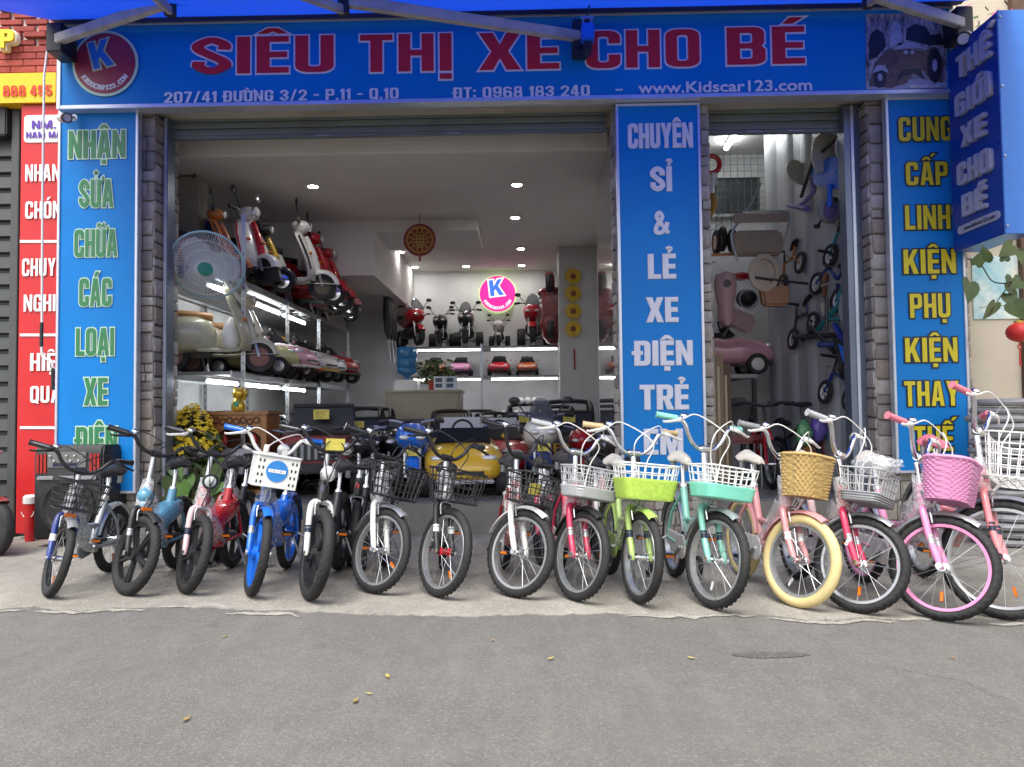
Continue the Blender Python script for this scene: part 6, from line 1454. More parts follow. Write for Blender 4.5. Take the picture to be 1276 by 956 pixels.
for k in range(3):
    mb = MB(); rings = []
    for i in range(8):
        u = i / 7; r_ = .04 + u * .22; w = R(18 + 34 * math.sin(math.pi * min(1, u * 1.0 + .1)))
        rings.append([(r_ * math.cos(w * q), r_ * math.sin(w * q), .03 - .05 * (q + 1) / 2 * (1 - .4 * u) + e) for q, e in ((-1, 0), (-.3, 0), (.4, 0), (1, 0), (1, .002), (.4, .002), (-.3, .002), (-1, .002))])
    mb.loft(rings); part('blade', mb, mat('fan_blade', (.50, .56, .60), .25, var=.02, alpha=.55), fan, 70, M=FM @ RZ(120 * k))
mb = MB(); mb.lathe([(.0, -.2), (.06, -.19), (.085, -.13), (.08, -.092)], 24); part('motor_housing', mb, WHITEP, fan, M=FM)
q = FM.inverted() @ (Vector((SX1, .72, fp.z - .25)) - fp)
mb = MB(); mb.tube([(0, 0, -.16), (.0, -.05, -.22), tuple(q)], .016, 8); part('arm', mb, WHITEP, fan, M=FM)
# ------------------------------------------------------------------ small things of the wide room
# altar cabinet by the door
wx0, wx1 = P(256, 560, .5).x, P(332, 560, .5).x; wz = P(290, 513, .5).z
WOOD = mat('carved_wood', (.30, .13, .035), .4, var=.35, scale=8, coat=.3); WOODD = mat('carved_dark', (.12, .04, .012), .5, var=.3)
al = thing('altar_cabinet', 'carved wooden altar cabinet inside the wide door', 'cabinet', ((wx0 + wx1) / 2, .5, FZ)); w_ = wx1 - wx0; h_ = wz - FZ
mb = MB(); mb.bx(-w_ / 2, -w_ / 2 + .05, 0, .35, 0, h_ - .03); part('side_panel', mb, WOOD, al, 30, .005)
mb = MB(); mb.bx(w_ / 2 - .05, w_ / 2, 0, .35, 0, h_ - .03); part('side_panel', mb, WOOD, al, 30, .005)
mb = MB(); mb.bx(-w_ / 2 - .02, w_ / 2 + .02, -.02, .36, h_ - .029, h_); part('top_board', mb, WOOD, al, 30, .006)
mb = MB(); mb.bx(-w_ / 2 + .051, w_ / 2 - .051, .30, .33, .02, h_ - .031); part('back_panel', mb, WOODD, al, 0)
mb = MB(); mb.bx(-w_ / 2 + .051, w_ / 2 - .051, 0, .30, .02, .06); part('shelf_board', mb, WOOD, al, 0)
arch = [(-w_ / 2 + .052, h_ - .031), (-w_ / 2 + .052, h_ - .22)] + [(-w_ / 2 + .052 + (w_ - .104) * i / 10, h_ - .22 + .09 * math.sin(math.pi * i / 10) + .012 * (i % 2)) for i in range(1, 10)] + [(w_ / 2 - .052, h_ - .22), (w_ / 2 - .052, h_ - .031)]
mb = MB(); mb.prism(arch, .004, .02, 'XZ'); part('carved_arch', mb, WOOD, al, 30)
for k in range(7):
    mb = MB(); mb.torus(.024, .008, 14, 6, (-w_ * .33 + k * w_ * .11, .001, h_ - .075 - .012 * (k % 2)), 'Y'); part('carved_scroll', mb, WOODD, al)
for s in (-1, 1):
    mb = MB(); mb.lathe([(.008, 0), (.022, .02), (.03, .05), (.02, .08), (.005, .11)], 12, (s * w_ * .25, .08, h_ - .30)); part('red_lamp', mb, mat('altar_red', (.5, .02, .02), .35), al)
# golden cat figure
cp = P(296, 512, .6); ct = thing('lucky_figurine', 'small golden figurine standing on the altar cabinet', 'figurine', (cp.x, .62, wz)); GOLD = mat('gold_paint', (.62, .42, .05), .28, .7, var=.1)
mb = MB(); mb.loft([[(r_ * math.cos(a), r_ * .85 * math.sin(a), z) for a in [2 * math.pi * k / 16 for k in range(16)]] for r_, z in ((.05, 0), (.062, .02), (.06, .06), (.045, .10), (.03, .115), (.045, .13), (.052, .16), (.042, .19), (.015, .205))]); part('body', mb, GOLD, ct, 70)
for s in (-1, 1): mb = MB(); mb.lathe([(.016, 0), (.009, .022), (.001, .036)], 8, (s * .028, 0, .185)); part('ear', mb, GOLD, ct)
mb = MB(); mb.tube([(.05, -.01, .10), (.072, -.02, .15), (.068, -.02, .19)], [.014, .013, .016], 8); part('raised_paw', mb, GOLD, ct)
mb = MB(); mb.box((0, -.052, .065), (.05, .01, .05)); part('coin', mb, mat('jade', (.05, .28, .12), .4), ct, 30, .004)
# potted chrysanthemums
def mums(label, c, n, spread, h, seed, pot):
    rg = random.Random(seed); t = thing('potted_flowers', label, 'flowers', c); fl_, lf, stm = MB(), MB(), MB()
    mb = MB(); mb.lathe([(.08, 0), (.12, .20), (.13, .21), (.12, .215), (.10, .19), (.0, .18)], 20); part('pot', mb, pot, t)
    for k in range(n):
        a, r_ = rg.uniform(0, 6.28), spread * math.sqrt(rg.random()); b = Vector((r_ * math.cos(a), r_ * math.sin(a), h * (1 - .45 * (r_ / spread) ** 2) + rg.uniform(-.03, .03)))
        stm.tube([(b.x * .3, b.y * .3, .18), b], .003, 3, cap=False); nn = 10
        nrm = (b - Vector((0, 0, h * .35))).normalized(); u = nrm.orthogonal().normalized(); v = nrm.cross(u); R_ = rg.uniform(.024, .036)
        vs = [b + nrm * .008] + [b + (u * math.cos(6.283 * i / nn) + v * math.sin(6.283 * i / nn)) * R_ * (1 if i % 2 else .72) - nrm * (.004 if i % 2 else 0) for i in range(nn)]
        fl_.add(vs, [(0, i + 1, (i + 1) % nn + 1) for i in range(nn)]); fl_.ball(b + nrm * .004, R_ * .4, 6, 4)
    for k in range(int(n * 1.6)):
        a, r_ = rg.uniform(0, 6.28), spread * 1.05 * math.sqrt(rg.random()); b = Vector((r_ * math.cos(a), r_ * math.sin(a), rg.uniform(.18, h * .72)))
        d = Vector((rg.uniform(-1, 1), rg.uniform(-1, 1), rg.uniform(-.3, .8))).normalized() * .05; e = d.orthogonal().normalized() * .018; lf.add([b - d, b + e, b + d, b - e], [(0, 1, 2, 3)])
    part('blossoms', fl_, mat('mum_yellow', (.72, .52, .02), .6, var=.15, scale=30), t, 60, kind='stuff'); part('leaves', lf, LEAF, t, 0, kind='stuff'); part('stems', stm, STEM, t, 0, kind='stuff')
f1 = P(232, 600, .25); mums('bushy pot of yellow chrysanthemums by the stone pier', (f1.x, .35, FZ), 300, .24, P(232, 508, .35).z - FZ, 4, mat('pot_dark', (.08, .07, .06), .6))
# broad leaves plant under the flowers
pl2 = thing('leafy_plant', 'low plant with broad green leaves before the altar', 'plant', (P(250, 600, .05).x, .06, FZ)); rg = random.Random(8)
for k in range(16):
    p = Vector((rg.uniform(-.22, .22), rg.uniform(-.12, .1), rg.uniform(.10, .32))); part('leaf', leaf_mesh(rg.uniform(.14, .22)), LEAF if k % 3 else mat('leaf_bright', (.10, .20, .04), .45, var=.25), pl2, 60, M=T(*p) @ RZ(rg.uniform(-60, 60)) @ RY(rg.uniform(-50, 50)) @ RX(rg.uniform(-50, 10)))
mb = MB()
for k in range(10): mb.tube([(0, 0, .02), (rg.uniform(-.2, .2), rg.uniform(-.1, .1), .3)], .004, 5)
mb.lathe([(.07, 0), (.1, .1), (.09, .11)], 14); part('stems_and_pot', mb, STEM, pl2, kind='stuff')
# counter with bottle, plant and boxes
DESK = mat('desk_laminate', (.30, .26, .19), .45, var=.08)
dk = thing('counter_desk', 'plain beige counter desk in the middle of the shop', 'desk', (P(525, 500, 3.3).x, 3.4, FZ)); dw = (P(573, 500, 3.3).x - P(474, 500, 3.3).x) / 2; dh = P(520, 486, 3.3).z - FZ
mb = MB(); mb.bx(-dw, dw, -.02, .5, dh - .03, dh); part('top', mb, DESK, dk, 30, .005)
for a_ in ((-dw + .02, -dw + .05), (dw - .05, dw - .02)): mb = MB(); mb.bx(a_[0], a_[1], .02, .48, 0, dh - .031); part('side', mb, DESK, dk, 0)
mb = MB(); mb.bx(-dw + .051, dw - .051, .0, .02, .08, dh - .031); part('front_panel', mb, DESK, dk, 0)
wb_ = P(505, 450, 3.7); wt = thing('water_bottle', 'large blue water bottle on a dispenser stand', 'water bottle', (wb_.x, 3.85, P(505, 470, 3.8).z))
mb = MB(); mb.lathe([(.02, -.05), (.03, 0), (.13, .06), (.135, .10), (.125, .12), (.135, .14), (.135, .22), (.125, .24), (.135, .26), (.135, .36), (.12, .39), (.0, .395)], 24); part('bottle', mb, mat('bottle_blue', (.03, .22, .50), .12, var=.05, alpha=.85), wt)
mb = MB(); mb.bx(-.15, .15, -.15, .15, -(wt.location.z - FZ), -.04); part('dispenser', mb, WHITEP, wt, 30, .02)
pp_ = thing('potted_plant', 'dark leafy pot plant on the counter desk', 'plant', (P(540, 480, 3.5).x, 3.6, FZ + dh)); mb = MB(); rg = random.Random(12)
for k in range(130):
    a, r_ = rg.uniform(0, 6.28), .26 * math.sqrt(rg.random()); b = Vector((r_ * math.cos(a), r_ * math.sin(a) * .7, .08 + rg.random() * .3)); d = Vector((rg.uniform(-1, 1), rg.uniform(-1, 1), rg.uniform(-.4, .6))).normalized() * .07; e = d.orthogonal().normalized() * .022; mb.add([b - d, b + e, b + d, b - e], [(0, 1, 2, 3)])
part('foliage', mb, LEAF, pp_, 0, kind='stuff'); mb = MB(); mb.lathe([(.07, 0), (.09, .12), (.08, .125)], 16); part('pot', mb, mat('pot_red', (.4, .04, .03), .5), pp_)
for k, (px, c_, lb) in enumerate(((548, (.62, .64, .66), 'white product box with printed panels on the counter'), (562, (.50, .56, .62), 'pale blue product box on the counter edge'))):
    q = P(px, 486, 3.45); mb = MB(); mb.bx(-.075, .075, -.05, .05, 0, .17); t = thing('product_box', lb, 'box', (q.x, 3.5, FZ + dh)); part('carton', mb, mat('carton_%d' % k, c_, .5), t, 30, .003)
    for z in (.03, .10): mb = MB(); mb.bx(-.055, .03, -.0525, -.0505, z, z + .05); part('printed_panel', mb, mat('carton_print', (.05, .08, .14), .5), t, 0)
# folded parasols
for k in range(3):
    q = P(484 + k * 4, 380, 4.2 + k * .1); pr = thing('folded_parasol', 'black folded parasol leaning by the end of the shelf', 'parasol', (q.x, q.y, 1.95), group='folded black parasols', rot=(0, R(-3 - k * 2), 0)); mb = MB(); mb.lathe([(.012, 0), (.05, .1), (.06, .3), (.03, .75), (.008, .98)], 10); part('cloth', mb, BLACKP, pr); mb = MB(); mb.tube([(0, 0, -.3), (0, 0, 1.04)], .01, 8); part('pole', mb, STEEL, pr)
# round red and gold festival ornament
oc = P(523, 299, 2.3); orn = thing('festival_ornament', 'round red and gold openwork ornament hanging from the ceiling', 'ornament', oc); orr = (P(543, 299, 2.3).x - P(503, 299, 2.3).x) / 2
ORED = mat('ornament_red', (.25, .03, .03), .5); OG = mat('ornament_gold', (.45, .28, .06), .35, .6)
mb = MB(); mb.torus(orr * .95, orr * .07, 40, 8); part('ring', mb, ORED, orn)
mb = MB(); mb.torus(orr * .82, orr * .035, 36, 6)
for k in range(12):
    a = 2 * math.pi * k / 12; mb.torus(orr * .17, orr * .03, 14, 5, (orr * .62 * math.cos(a), 0, orr * .62 * math.sin(a)))
for zz, ww in ((.25, .3), (.05, .4), (-.15, .35), (-.32, .2)): mb.bar((-orr * ww, 0, orr * zz), (orr * ww, 0, orr * zz), orr * .07)
for xx, a_, b2 in ((-.2, -.32, .35), (.0, -.3, .4), (.2, -.32, .35)): mb.bar((orr * xx, .004, orr * a_), (orr * xx, .004, orr * b2), orr * .06)
part('openwork', mb, OG, orn)
mb = MB(); mb.lathe([(orr * .9, -.004), (orr * .9, .004)], 36, (0, .02, 0), 'Y'); part('backing', mb, ORED, orn)
mb = MB(); mb.tube([(0, 0, orr), (0, 0, ZC - oc.z)], .004, 5); mb.tube([(0, 0, -orr), (0, 0, -orr * 1.35)], .012, 6); part('cord', mb, ORED, orn)
# four sunflower wreaths on the column
for k, yy in enumerate((345, 366, 388, 410)):
    q = P(714, yy, 4.08); sf = thing('sunflower_wreath', 'yellow sunflower wreath strung on the grey column', 'ornament', (q.x, 4.075, q.z), group='sunflower wreaths on the column')
    mb = MB()
    for r_, n_, o_ in ((.125, 16, 0), (.095, 12, .2)):
        for i in range(n_):
            a = 2 * math.pi * i / n_ + o_; u = Vector((math.cos(a), 0, math.sin(a))); v = Vector((-math.sin(a), 0, math.cos(a)))
            mb.add([u * .03 + Vector((0, -.02, 0)), u * r_ * .65 + v * .022 + Vector((0, -.03, 0)), u * r_ + Vector((0, -.012, 0)), u * r_ * .65 - v * .022 + Vector((0, -.03, 0))], [(0, 1, 2, 3)])
    part('petals', mb, mat('petal_yellow', (.62, .42, .02), .55, var=.15), sf, 30)
    mb = MB(); mb.ball((0, -.03, 0), (.038, .02, .038), 12, 8); part('seed_head', mb, mat('seed_brown', (.22, .05, .02), .7), sf)
q = P(716, 448, 4.08); mb = MB(); mb.bx(-.012, .012, -.01, .0, -.14, .14); single('wall_banner', mb, ORED, 'thin red hanging strip below the sunflower wreaths', 'banner', loc=(q.x, 4.095, q.z))
# cardboard box and electrics over the shelf at the door
mb = MB(); q = P(233, 262, .9); mb.bx(-.13, .13, -.1, .1, -.28, .30); t = thing('breaker_cabinet', 'beige electrical cabinet with loose wires above the shelf', 'cabinet', (q.x, .95, q.z)); part('door', mb, mat('cabinet_beige', (.30, .27, .21), .6, var=.08), t, 30, .008)
rg = random.Random(21)
for k in range(7):
    x0 = rg.uniform(-.1, .12); mb = MB(); mb.tube(spline([(x0, -.11, .28), (x0 + rg.uniform(-.14, .14), -.13, .42), (x0 + rg.uniform(-.2, .35), -.1, .45 + rg.uniform(-.1, .1)), (rg.uniform(-.2, .1), 0, ZC - q.z)]), .006, 5); part('wire', mb, BLACKP, t)
# ------------------------------------------------------------------ loudspeaker, bin and parked motorbike outside
lx0, lx1 = P(39, 600, -.45).x, P(131, 600, -.45).x; lz1, lz0 = P(90, 556, -.45).z, .06
sp_ = thing('loudspeaker', 'big black party loudspeaker with red slots and control panel', 'loudspeaker', ((lx0 + lx1) / 2, -.28, .004)); w_ = (lx1 - lx0) / 2
mb = MB(); mb.loft([[(x * w_, y, z) for x, y in ((-.92, -.17), (.92, -.17), (1, -.1), (1, .17), (-1, .17), (-1, -.1))] for z in (lz0, lz1 - .06)] + [[(x * w_ * .97, y * .95, lz1) for x, y in ((-.92, -.15), (.92, -.15), (1, -.1), (1, .17), (-1, .17), (-1, -.1))]]); part('cabinet', mb, BLACKP, sp_, 30, .012)
mb = MB(); mb.bx(-w_ * .55, w_ * .5, -.18, -.171, lz1 - .16, lz1 - .045); cp_ = part('control_panel', mb, mat('panel_silver', (.20, .20, .20), .4, .4), sp_, 30, .003)
for i in range(9): mb = MB(); mb.lathe([(.009, -.002), (.008, -.012), (.0, -.013)], 10, (-w_ * .46 + i * w_ * .11, -.18, lz1 - .075 - .035 * (i % 2)), 'Y'); part('knob', mb, CHROME, cp_)
mb = MB(); mb.bx(-w_ * .4, w_ * .3, -.1825, -.1805, lz1 - .15, lz1 - .125); part('display', mb, PBLACK, cp_, 0)
for s in (-1, 1):
    for k in range(3): mb = MB(); mb.bx(s * w_ * (.62 + k * .1) - .008, s * w_ * (.62 + k * .1) + .008, -.178, -.169, lz1 - .20, lz1 - .06); part('red_slot', mb, mat('slot_red', (.40, .02, .015), .4), sp_, 0)
mb = MB(); mb.lathe([(.20, -.004), (.20, -.02), (.17, -.022), (.15, -.004), (.05, .01), (.0, -.012)], 36, (0, -.172, .30), 'Y'); part('woofer', mb, mat('cone_black', (.02, .02, .02), .7), sp_)
mb = MB(); mb.loft([[(x, y, z) for x, y, z in ((-w_ * .8, -.172, zz), (w_ * .8, -.172, zz), (w_ * .8, -.195, zz - .01), (-w_ * .8, -.195, zz - .01))] for zz in (lz1 - .22, lz1 - .235)]); part('lip', mb, GREYP, sp_, 0)
for s in (-1, 1): smallwheel(sp_, (s * w_ * .8, .1, .045), .045, .03)
bp_ = P(32, 663, -.2); bn = thing('red_bin', 'small red bin with white lid against the red sign', 'bin', (bp_.x, -.15, .004)); mb = MB(); hb_ = P(32, 628, -.15).z
mb.lathe([(.034, 0), (.046, hb_), (.042, hb_), (.0, .01)], 20); part('tub', mb, RED, bn); mb = MB(); mb.lathe([(.05, hb_), (.05, hb_ + .05), (.035, hb_ + .065), (.0, hb_ + .068)], 20); part('lid', mb, WHITEP, bn); mb = MB(); mb.tube(arc((0, hb_ - .06), .047, 180, 360, 10, 'XZ', -.03), .004, 6); part('bail', mb, WHITEP, bn)
mp = G(-1, 694); mo = thing('parked_motorbike', 'parked motorbike with silver wheel and red fender beside the louvre', 'motorbike', (mp.x - .28 * math.cos(R(24)), mp.y + .28 * math.sin(R(24)), .004), rz=R(-24), scale=.76); 
smallwheel(mo, (.28, 0, .255), .255, .09, PA['silver'], 36); smallwheel(mo, (-.95, 0, .255), .255, .09, PA['silver'], 36)
for k in range(5): mb = MB(); mb.box((0, 0, .09), (.03, .05, .13)); part('wheel_spoke', mb, CHROME, mo, 30, .008, M=T(.28, 0, .255) @ RY(72 * k) )
mb = MB(); mb.loft([[(.28 + r_ * math.cos(a), y, .255 + r_ * math.sin(a)) for a in [R(d) for d in range(60, 171, 11)]] for y, r_ in ((-.06, .25), (-.05, .28), (.05, .28), (.06, .25))], cap=False); part('front_fender', mb, MAROON, mo, 60)
mb = MB(); mb.tube([(.28, -.06, .255), (.1, -.07, .72)], .022, 8); mb.tube([(.28, .06, .255), (.1, .07, .72)], .022, 8); part('fork', mb, BLACKP, mo)
mb = MB(); mb.loft([[(x, w * math.cos(a), z + h * math.sin(a)) for a in [2 * math.pi * k / 14 for k in range(14)]] for x, w, z, h in ((.16, .04, .75, .06), (.1, .13, .72, .16), (-.1, .14, .6, .18), (-.4, .12, .5, .14), (-.8, .13, .62, .12), (-1.15, .05, .72, .05))]); part('body', mb, BLACKP, mo, 60)
mb = MB(); mb.loft([[(x, w * math.cos(a), z + .04 * math.sin(a)) for a in [2 * math.pi * k / 12 for k in range(12)]] for x, w, z in ((-.2, .05, .72), (-.35, .12, .73), (-.8, .13, .76), (-1.05, .07, .78))]); part('seat', mb, LEATHER, mo, 60)
mb = MB(); mb.tube([(-.06, -.26, .92), (.04, -.1, .88), (.04, .1, .88), (-.06, .26, .92)], .014, 8); part('handlebar', mb, STEEL, mo)
mb = MB(); mb.bx(.17, .20, -.05, .05, .60, .62); part('reflector', mb, PA['orange'], mo)
# stack of tyres by the beige wall
for k in range(9):
    q = P(1268, 600, -.75); mb = MB(); mb.torus(.17, .034, 36, 8, axis='Z', rz=.026, tread=.004)
    o = single('stacked_bicycle_tire', mb, mat('grey_rubber', (.26, .26, .27), .5, var=.2, dirt=((.32, .31, .30), 10, .6)), 'lowest grey tyre of the stack against the beige wall' if k == 0 else 'grey tyre inside the stack against the beige wall', 'tyre', 'tyres stacked against the beige wall', (q.x + .03 * math.sin(k * 2.1), -.62 + .02 * math.cos(k * 1.3), .035 + k * .0555))
for k in range(9):
    q = P(1268, 600, -.75); 
    mb = MB(); mb.torus(.17, .034, 36, 8, axis='Z', rz=.026, tread=.004); o = single('stacked_bicycle_tire', mb, MATS['grey_rubber'], 'topmost grey tyre of the stack against the beige wall' if k == 8 else 'grey tyre inside the stack against the beige wall', 'tyre', 'tyres stacked against the beige wall', (q.x + .03 * math.sin(k * 1.7 + 1), -.62 + .02 * math.cos(k * 1.9), .035 + (k + 9) * .0555))
# ------------------------------------------------------------------ narrow room on the right
RYB = 2.6; RZC = 3.85
slab('wall_narrow_back', WALL, XR + .18, 3.6, RYB, RYB + .12, .01, RZC)
CORR = mat('corrugated_sheet', (.50, .51, .53), .45, .35, var=.05, scale=2)
xw0, xw1 = P(1076, 300, .12).x, P(955, 300, 1.75).x
mb = MB(); n = 60; pr = []
for i in range(n + 1):
    u = i / n; x = xw0 + (xw1 - xw0) * u; y = .10 + 1.65 * u; ph = (i % 12); d = (.0, .0, .0, .0, .018, .030, .030, .030, .030, .018, 0, 0)[ph]; pr.append((x - d, y))
back = [(x + .004, y) for x, y in pr[::-1]]
mb.prism([(x, y) for x, y in pr] + [(x + .06, y) for x, y in pr[::-1]], FZ, RZC, 'XY'); struct('corrugated_wall', mb, CORR, 30)
slab('wall_narrow_right', WALL, 3.55, 3.7, .26, RYB, .01, RZC)
slab('ceiling_narrow', CEIL, XR + .18, 3.7, .2, RYB + .1, RZC, RZC + .1) if RZC < ms_t + .1 else None
lt0 = G(915, 168, RZC - .06); tube_lamp('long fluorescent tube on the ceiling of the narrow room', (P(921, 160, 1.6).x, 1.45, RZC - .06), (P(905, 184, 2.2).x, 2.2, RZC - .06), .025, TUBE, None)
# barred window
gw = thing('barred_window', 'white framed window with wire grille in the narrow room', 'window', (P(918, 240, RYB).x, RYB - .01, P(918, 272, RYB).z)); x0, x1 = P(884, 240, RYB).x - gw.location.x, P(951, 240, RYB).x - gw.location.x; zz0, zz1 = 0, P(918, 192, RYB).z - gw.location.z
zm = P(918, 220, RYB).z - gw.location.z
mb = MB(); mb.bx(x0 + .05, x1 - .05, -.012, -.004, .04, zm - .03); part('pane', mb, mat('window_dark', (.08, .09, .10), .2, var=.1), gw, 0)
for nm, b in (('frame', (x0, x0 + .05, 0, zm)), ('frame', (x1 - .05, x1, 0, zm)), ('frame', (x0 + .0505, x1 - .0505, 0, .04)), ('frame', (x0 + .0505, x1 - .0505, zm - .03, zm))):
    mb = MB(); mb.bx(b[0], b[1], -.04, -.003, b[2], b[3]); part(nm, mb, WHITEP, gw, 30, .004)
mb = MB(); k = 0
for i in range(9): x = x0 + (x1 - x0) * i / 8; mb.tube([(x, -.055, 0), (x, -.055, zz1)], .004, 5)
for i in range(11): z = zz1 * i / 10; mb.tube([(x0, -.062, z), (x1, -.062, z)], .004, 5)
part('wire_grille', mb, STEEL, gw, 30, kind='stuff')
# shelf with pink car
ssz = P(915, 468, 1.7).z
s2 = thing('wall_shelf', 'dark steel shelf carrying the pink toy car', 'shelf', (P(900, 480, 1.9).x, 1.4, FZ)); L_ = Vector(s2.location)
mb = MB(); mb.bx(XR + .2 - L_.x, 2.25 - L_.x, 0, .95, ssz - .04 - FZ, ssz - FZ - .001); part('deck', mb, DECK, s2, 30, .004)
for x in (XR + .22, 2.2):
    mb = MB(); mb.bx(x - L_.x, x + .04 - L_.x, .0, .04, 0, ssz - FZ - .045); part('post', mb, BLACKP, s2, 30, .004)
toy_car('light pink toy car with white spoked wheels on the wall shelf', (P(906, 440, 1.8).x - .10, 1.85, ssz), -4, LPINK, s=1.05, cap=mat('cap_white', (.68, .68, .62), .35), wheel_r=.10)
# cartons standing behind the middle pier
for k, (px, c_, hh) in enumerate(((886, (.33, .26, .16), .95), (896, (.24, .18, .11), .82), (905, (.12, .08, .05), .75))):
    q = P(px, 560, .55 + k * .1); mb = MB(); mb.bx(-.035, .035, -.14, .14, 0, hh + .35); t = thing('flat_carton', ('tall tan flat carton leaning at the pier', 'brown flat carton second from the pier', 'dark brown flat carton farthest from the pier')[k], 'carton', (q.x, .62 + k * .1, FZ)); part('box', mb, mat('card_%d' % k, c_, .8, var=.1), t, 30, .004)
    mb = MB(); mb.bx(-.02, .0, -.142, -.1405, .1, hh + .25); part('tape', mb, mat('tape_tan', (.4, .33, .2), .3), t, 0)
# hanging stroller
STR = mat('stroller_beige', (.34, .27, .19), .75, var=.12, bump=.3, bscale=200)
q = P(945, 300, .95); sr = thing('hanging_stroller', 'beige folded stroller hung high in the narrow room', 'stroller', q)
W_ = (P(985, 300, .95).x - P(915, 300, .95).x) / 2
mb = MB(); mb.loft([[(x * w, y, z) for x, y in ((-1, 0), (1, 0), (.96, .10), (-.96, .10))] for w, z in ((W_ * .85, -.13), (W_ * .95, .0), (W_ * .8, .1))]); part('seat_cloth', mb, STR, sr, 40, .02)
mb = MB(); mb.loft([[(x * W_ * .95, -.08 + y, z) for x, y in ((-1, 0), (1, 0), (1, .02), (-1, .02))] for z, y in ((.15, 0), (.23, 0))]); part('canopy', mb, STR, sr, 40, .006)
mb = MB(); mb.tube(spline([(-W_ * .8, -.05, -.2), (-W_, -.05, .05), (-W_ * .5, -.05, .24), (-W_ * .1, -.05, .42), (.02, -.05, .52)], 4), .012, 8); mb.tube(spline([(-W_ * .6, -.06, .245), (W_ * .8, -.06, .25), (W_ * 1.05, -.04, .2), (W_ * .9, 0, -.05)], 4), .012, 8); part('tube_frame', mb, PA['silver'], sr)
mb = MB(); mb.loft([[(r_ * math.cos(a) * .8 + .0, -.12 - d, -.32 + r_ * math.sin(a)) for a in [2 * math.pi * k / 20 for k in range(20)]] for r_, d in ((.17, 0), (.17, .03), (.12, .035), (.12, .01), (.0, .008))]); part('seat_shell', mb, mat('shell_beige', (.42, .34, .24), .5), sr, 50)
mb = MB(); mb.loft([[(.10 + x, -.15 + y, -.62 + z) for x, y, z in ((-.11, 0, 0), (.11, 0, 0), (.11, .1, 0), (-.11, .1, 0))], [(.10 + x * 1.2, -.15 + y * 1.2, -.44 + z) for x, y, z in ((-.11, 0, 0), (.11, 0, 0), (.11, .1, 0), (-.11, .1, 0))]]); part('hanging_pouch', mb, mat('pouch_tan', (.34, .18, .09), .7), sr, 40, .02)
mb = MB(); mb.tube([(-.1, -.14, -.36), (.38, -.16, -.43)], .011, 8); part('handle_bar', mb, BLACKP, sr)
for k, (px, py, r_) in enumerate(((912, 300, .11), (900, 298, .12), (893, 302, .12))):
    q = P(px, py, 1.2 + k * .12); mb = MB(); mb.torus(r_ * .8, r_ * .22, 30, 8, axis='X'); t = thing('hanging_spare_tire', ('small black tyre hung beside the stroller', 'black tyre between two hung tyres', 'black tyre with orange hub hung by the pier')[k], 'wheel', q); part('tyre', mb, RUBBER, t); mb = MB(); mb.lathe([(r_ * .6, -.02), (r_ * .6, .02)], 18, axis='X'); part('rim', mb, ORG if k == 2 else BLACKP, t); mb = MB(); mb.tube([(0, 0, r_), (0, 0, r_ + .14), (0, RYB - q.y, r_ + .2)], .004, 5); part('hook', mb, STEEL, t)
mb = MB(); q = P(897, 318, 1.1); mb.tube([(-.2, 0, 0), (.2, 0, .01)], .014, 8); o = single('orange_rod', mb, ORG, 'orange rod hung under the tyres', 'rod', loc=q)
# child seat and baskets hung below
CS = mat('seat_pinkgrey', (.40, .24, .23), .5)
q = P(903, 358, 1.0); t = thing('child_seat', 'pale pink child seat hung above the pink car', 'seat', q); mb = MB(); mb.loft([[(w * math.cos(a), .07 * math.sin(a) - .02, z) for a in [2 * math.pi * k / 16 for k in range(16)]] for w, z in ((.03, .13), (.09, .11), (.105, .02), (.09, -.10), (.07, -.2), (.08, -.3), (.03, -.36))]); part('shell', mb, CS, t, 60); mb = MB(); mb.lathe([(.035, -.08), (.035, -.1), (.0, -.102)], 16, (0, 0, .02), 'Y'); part('knob', mb, BLACKP, t); mb = MB(); mb.tube([(0, 0, .12), (0, .3, .3), (0, 1.5, .4)], .005, 5); part('hook', mb, STEEL, t)
q = P(922, 400, 1.1); t = thing('folded_seat_pad', 'dusty pink folded seat pad over the pink car', 'seat pad', q); mb = MB(); mb.box((0, 0, 0), (.26, .06, .18), (R(10), R(25), 0)); part('pad', mb, mat('pad_dust', (.30, .19, .19), .7, bump=.2), t, 40, .025); mb = MB(); mb.tube([(-.1, 0, -.05), (-.16, 0, -.14)], .012, 6); part('strap', mb, BLACKP, t)
q = P(930, 372, 1.5); t = thing('kids_helmet', 'dark helmet hung among the spare parts', 'helmet', q); mb = MB(); mb.ball((0, 0, 0), (.10, .12, .09), 16, 10); part('shell', mb, BLACKP, t); mb = MB(); mb.torus(.09, .008, 24, 6, (0, -.08, -.02)); part('trim', mb, PA['lightgrey'], t)
q = P(925, 345, 1.3); t = thing('red_toy_part', 'red plastic toy part hung under the stroller', 'toy part', q); mb = MB(); mb.loft([[(x, y * w, z * w) for y, z in ((-.06, -.03), (.06, -.03), (.07, .02), (0, .05), (-.07, .02))] for x, w in ((-.1, .6), (0, 1), (.1, .5))]); part('shell', mb, PA['red'], t, 40)
# red, white and gold hanging by the pier
q = P(886, 205, .55); t = thing('festive_pendant', 'red white and gold festive pendant beside the pier', 'ornament', q); mb = MB(); mb.torus(.075, .022, 24, 8); part('red_ring', mb, PA['red'], t); mb = MB(); mb.tube([(.02, 0, -.08), (.0, 0, -.25)], [.03, .015], 8); part('white_ribbon', mb, WHITEP, t); mb = MB(); mb.tube([(0, 0, -.26), (.01, 0, -.34), (-.01, 0, -.46)], [.035, .045, .01], 8); part('gold_tassel', mb, OG, t)
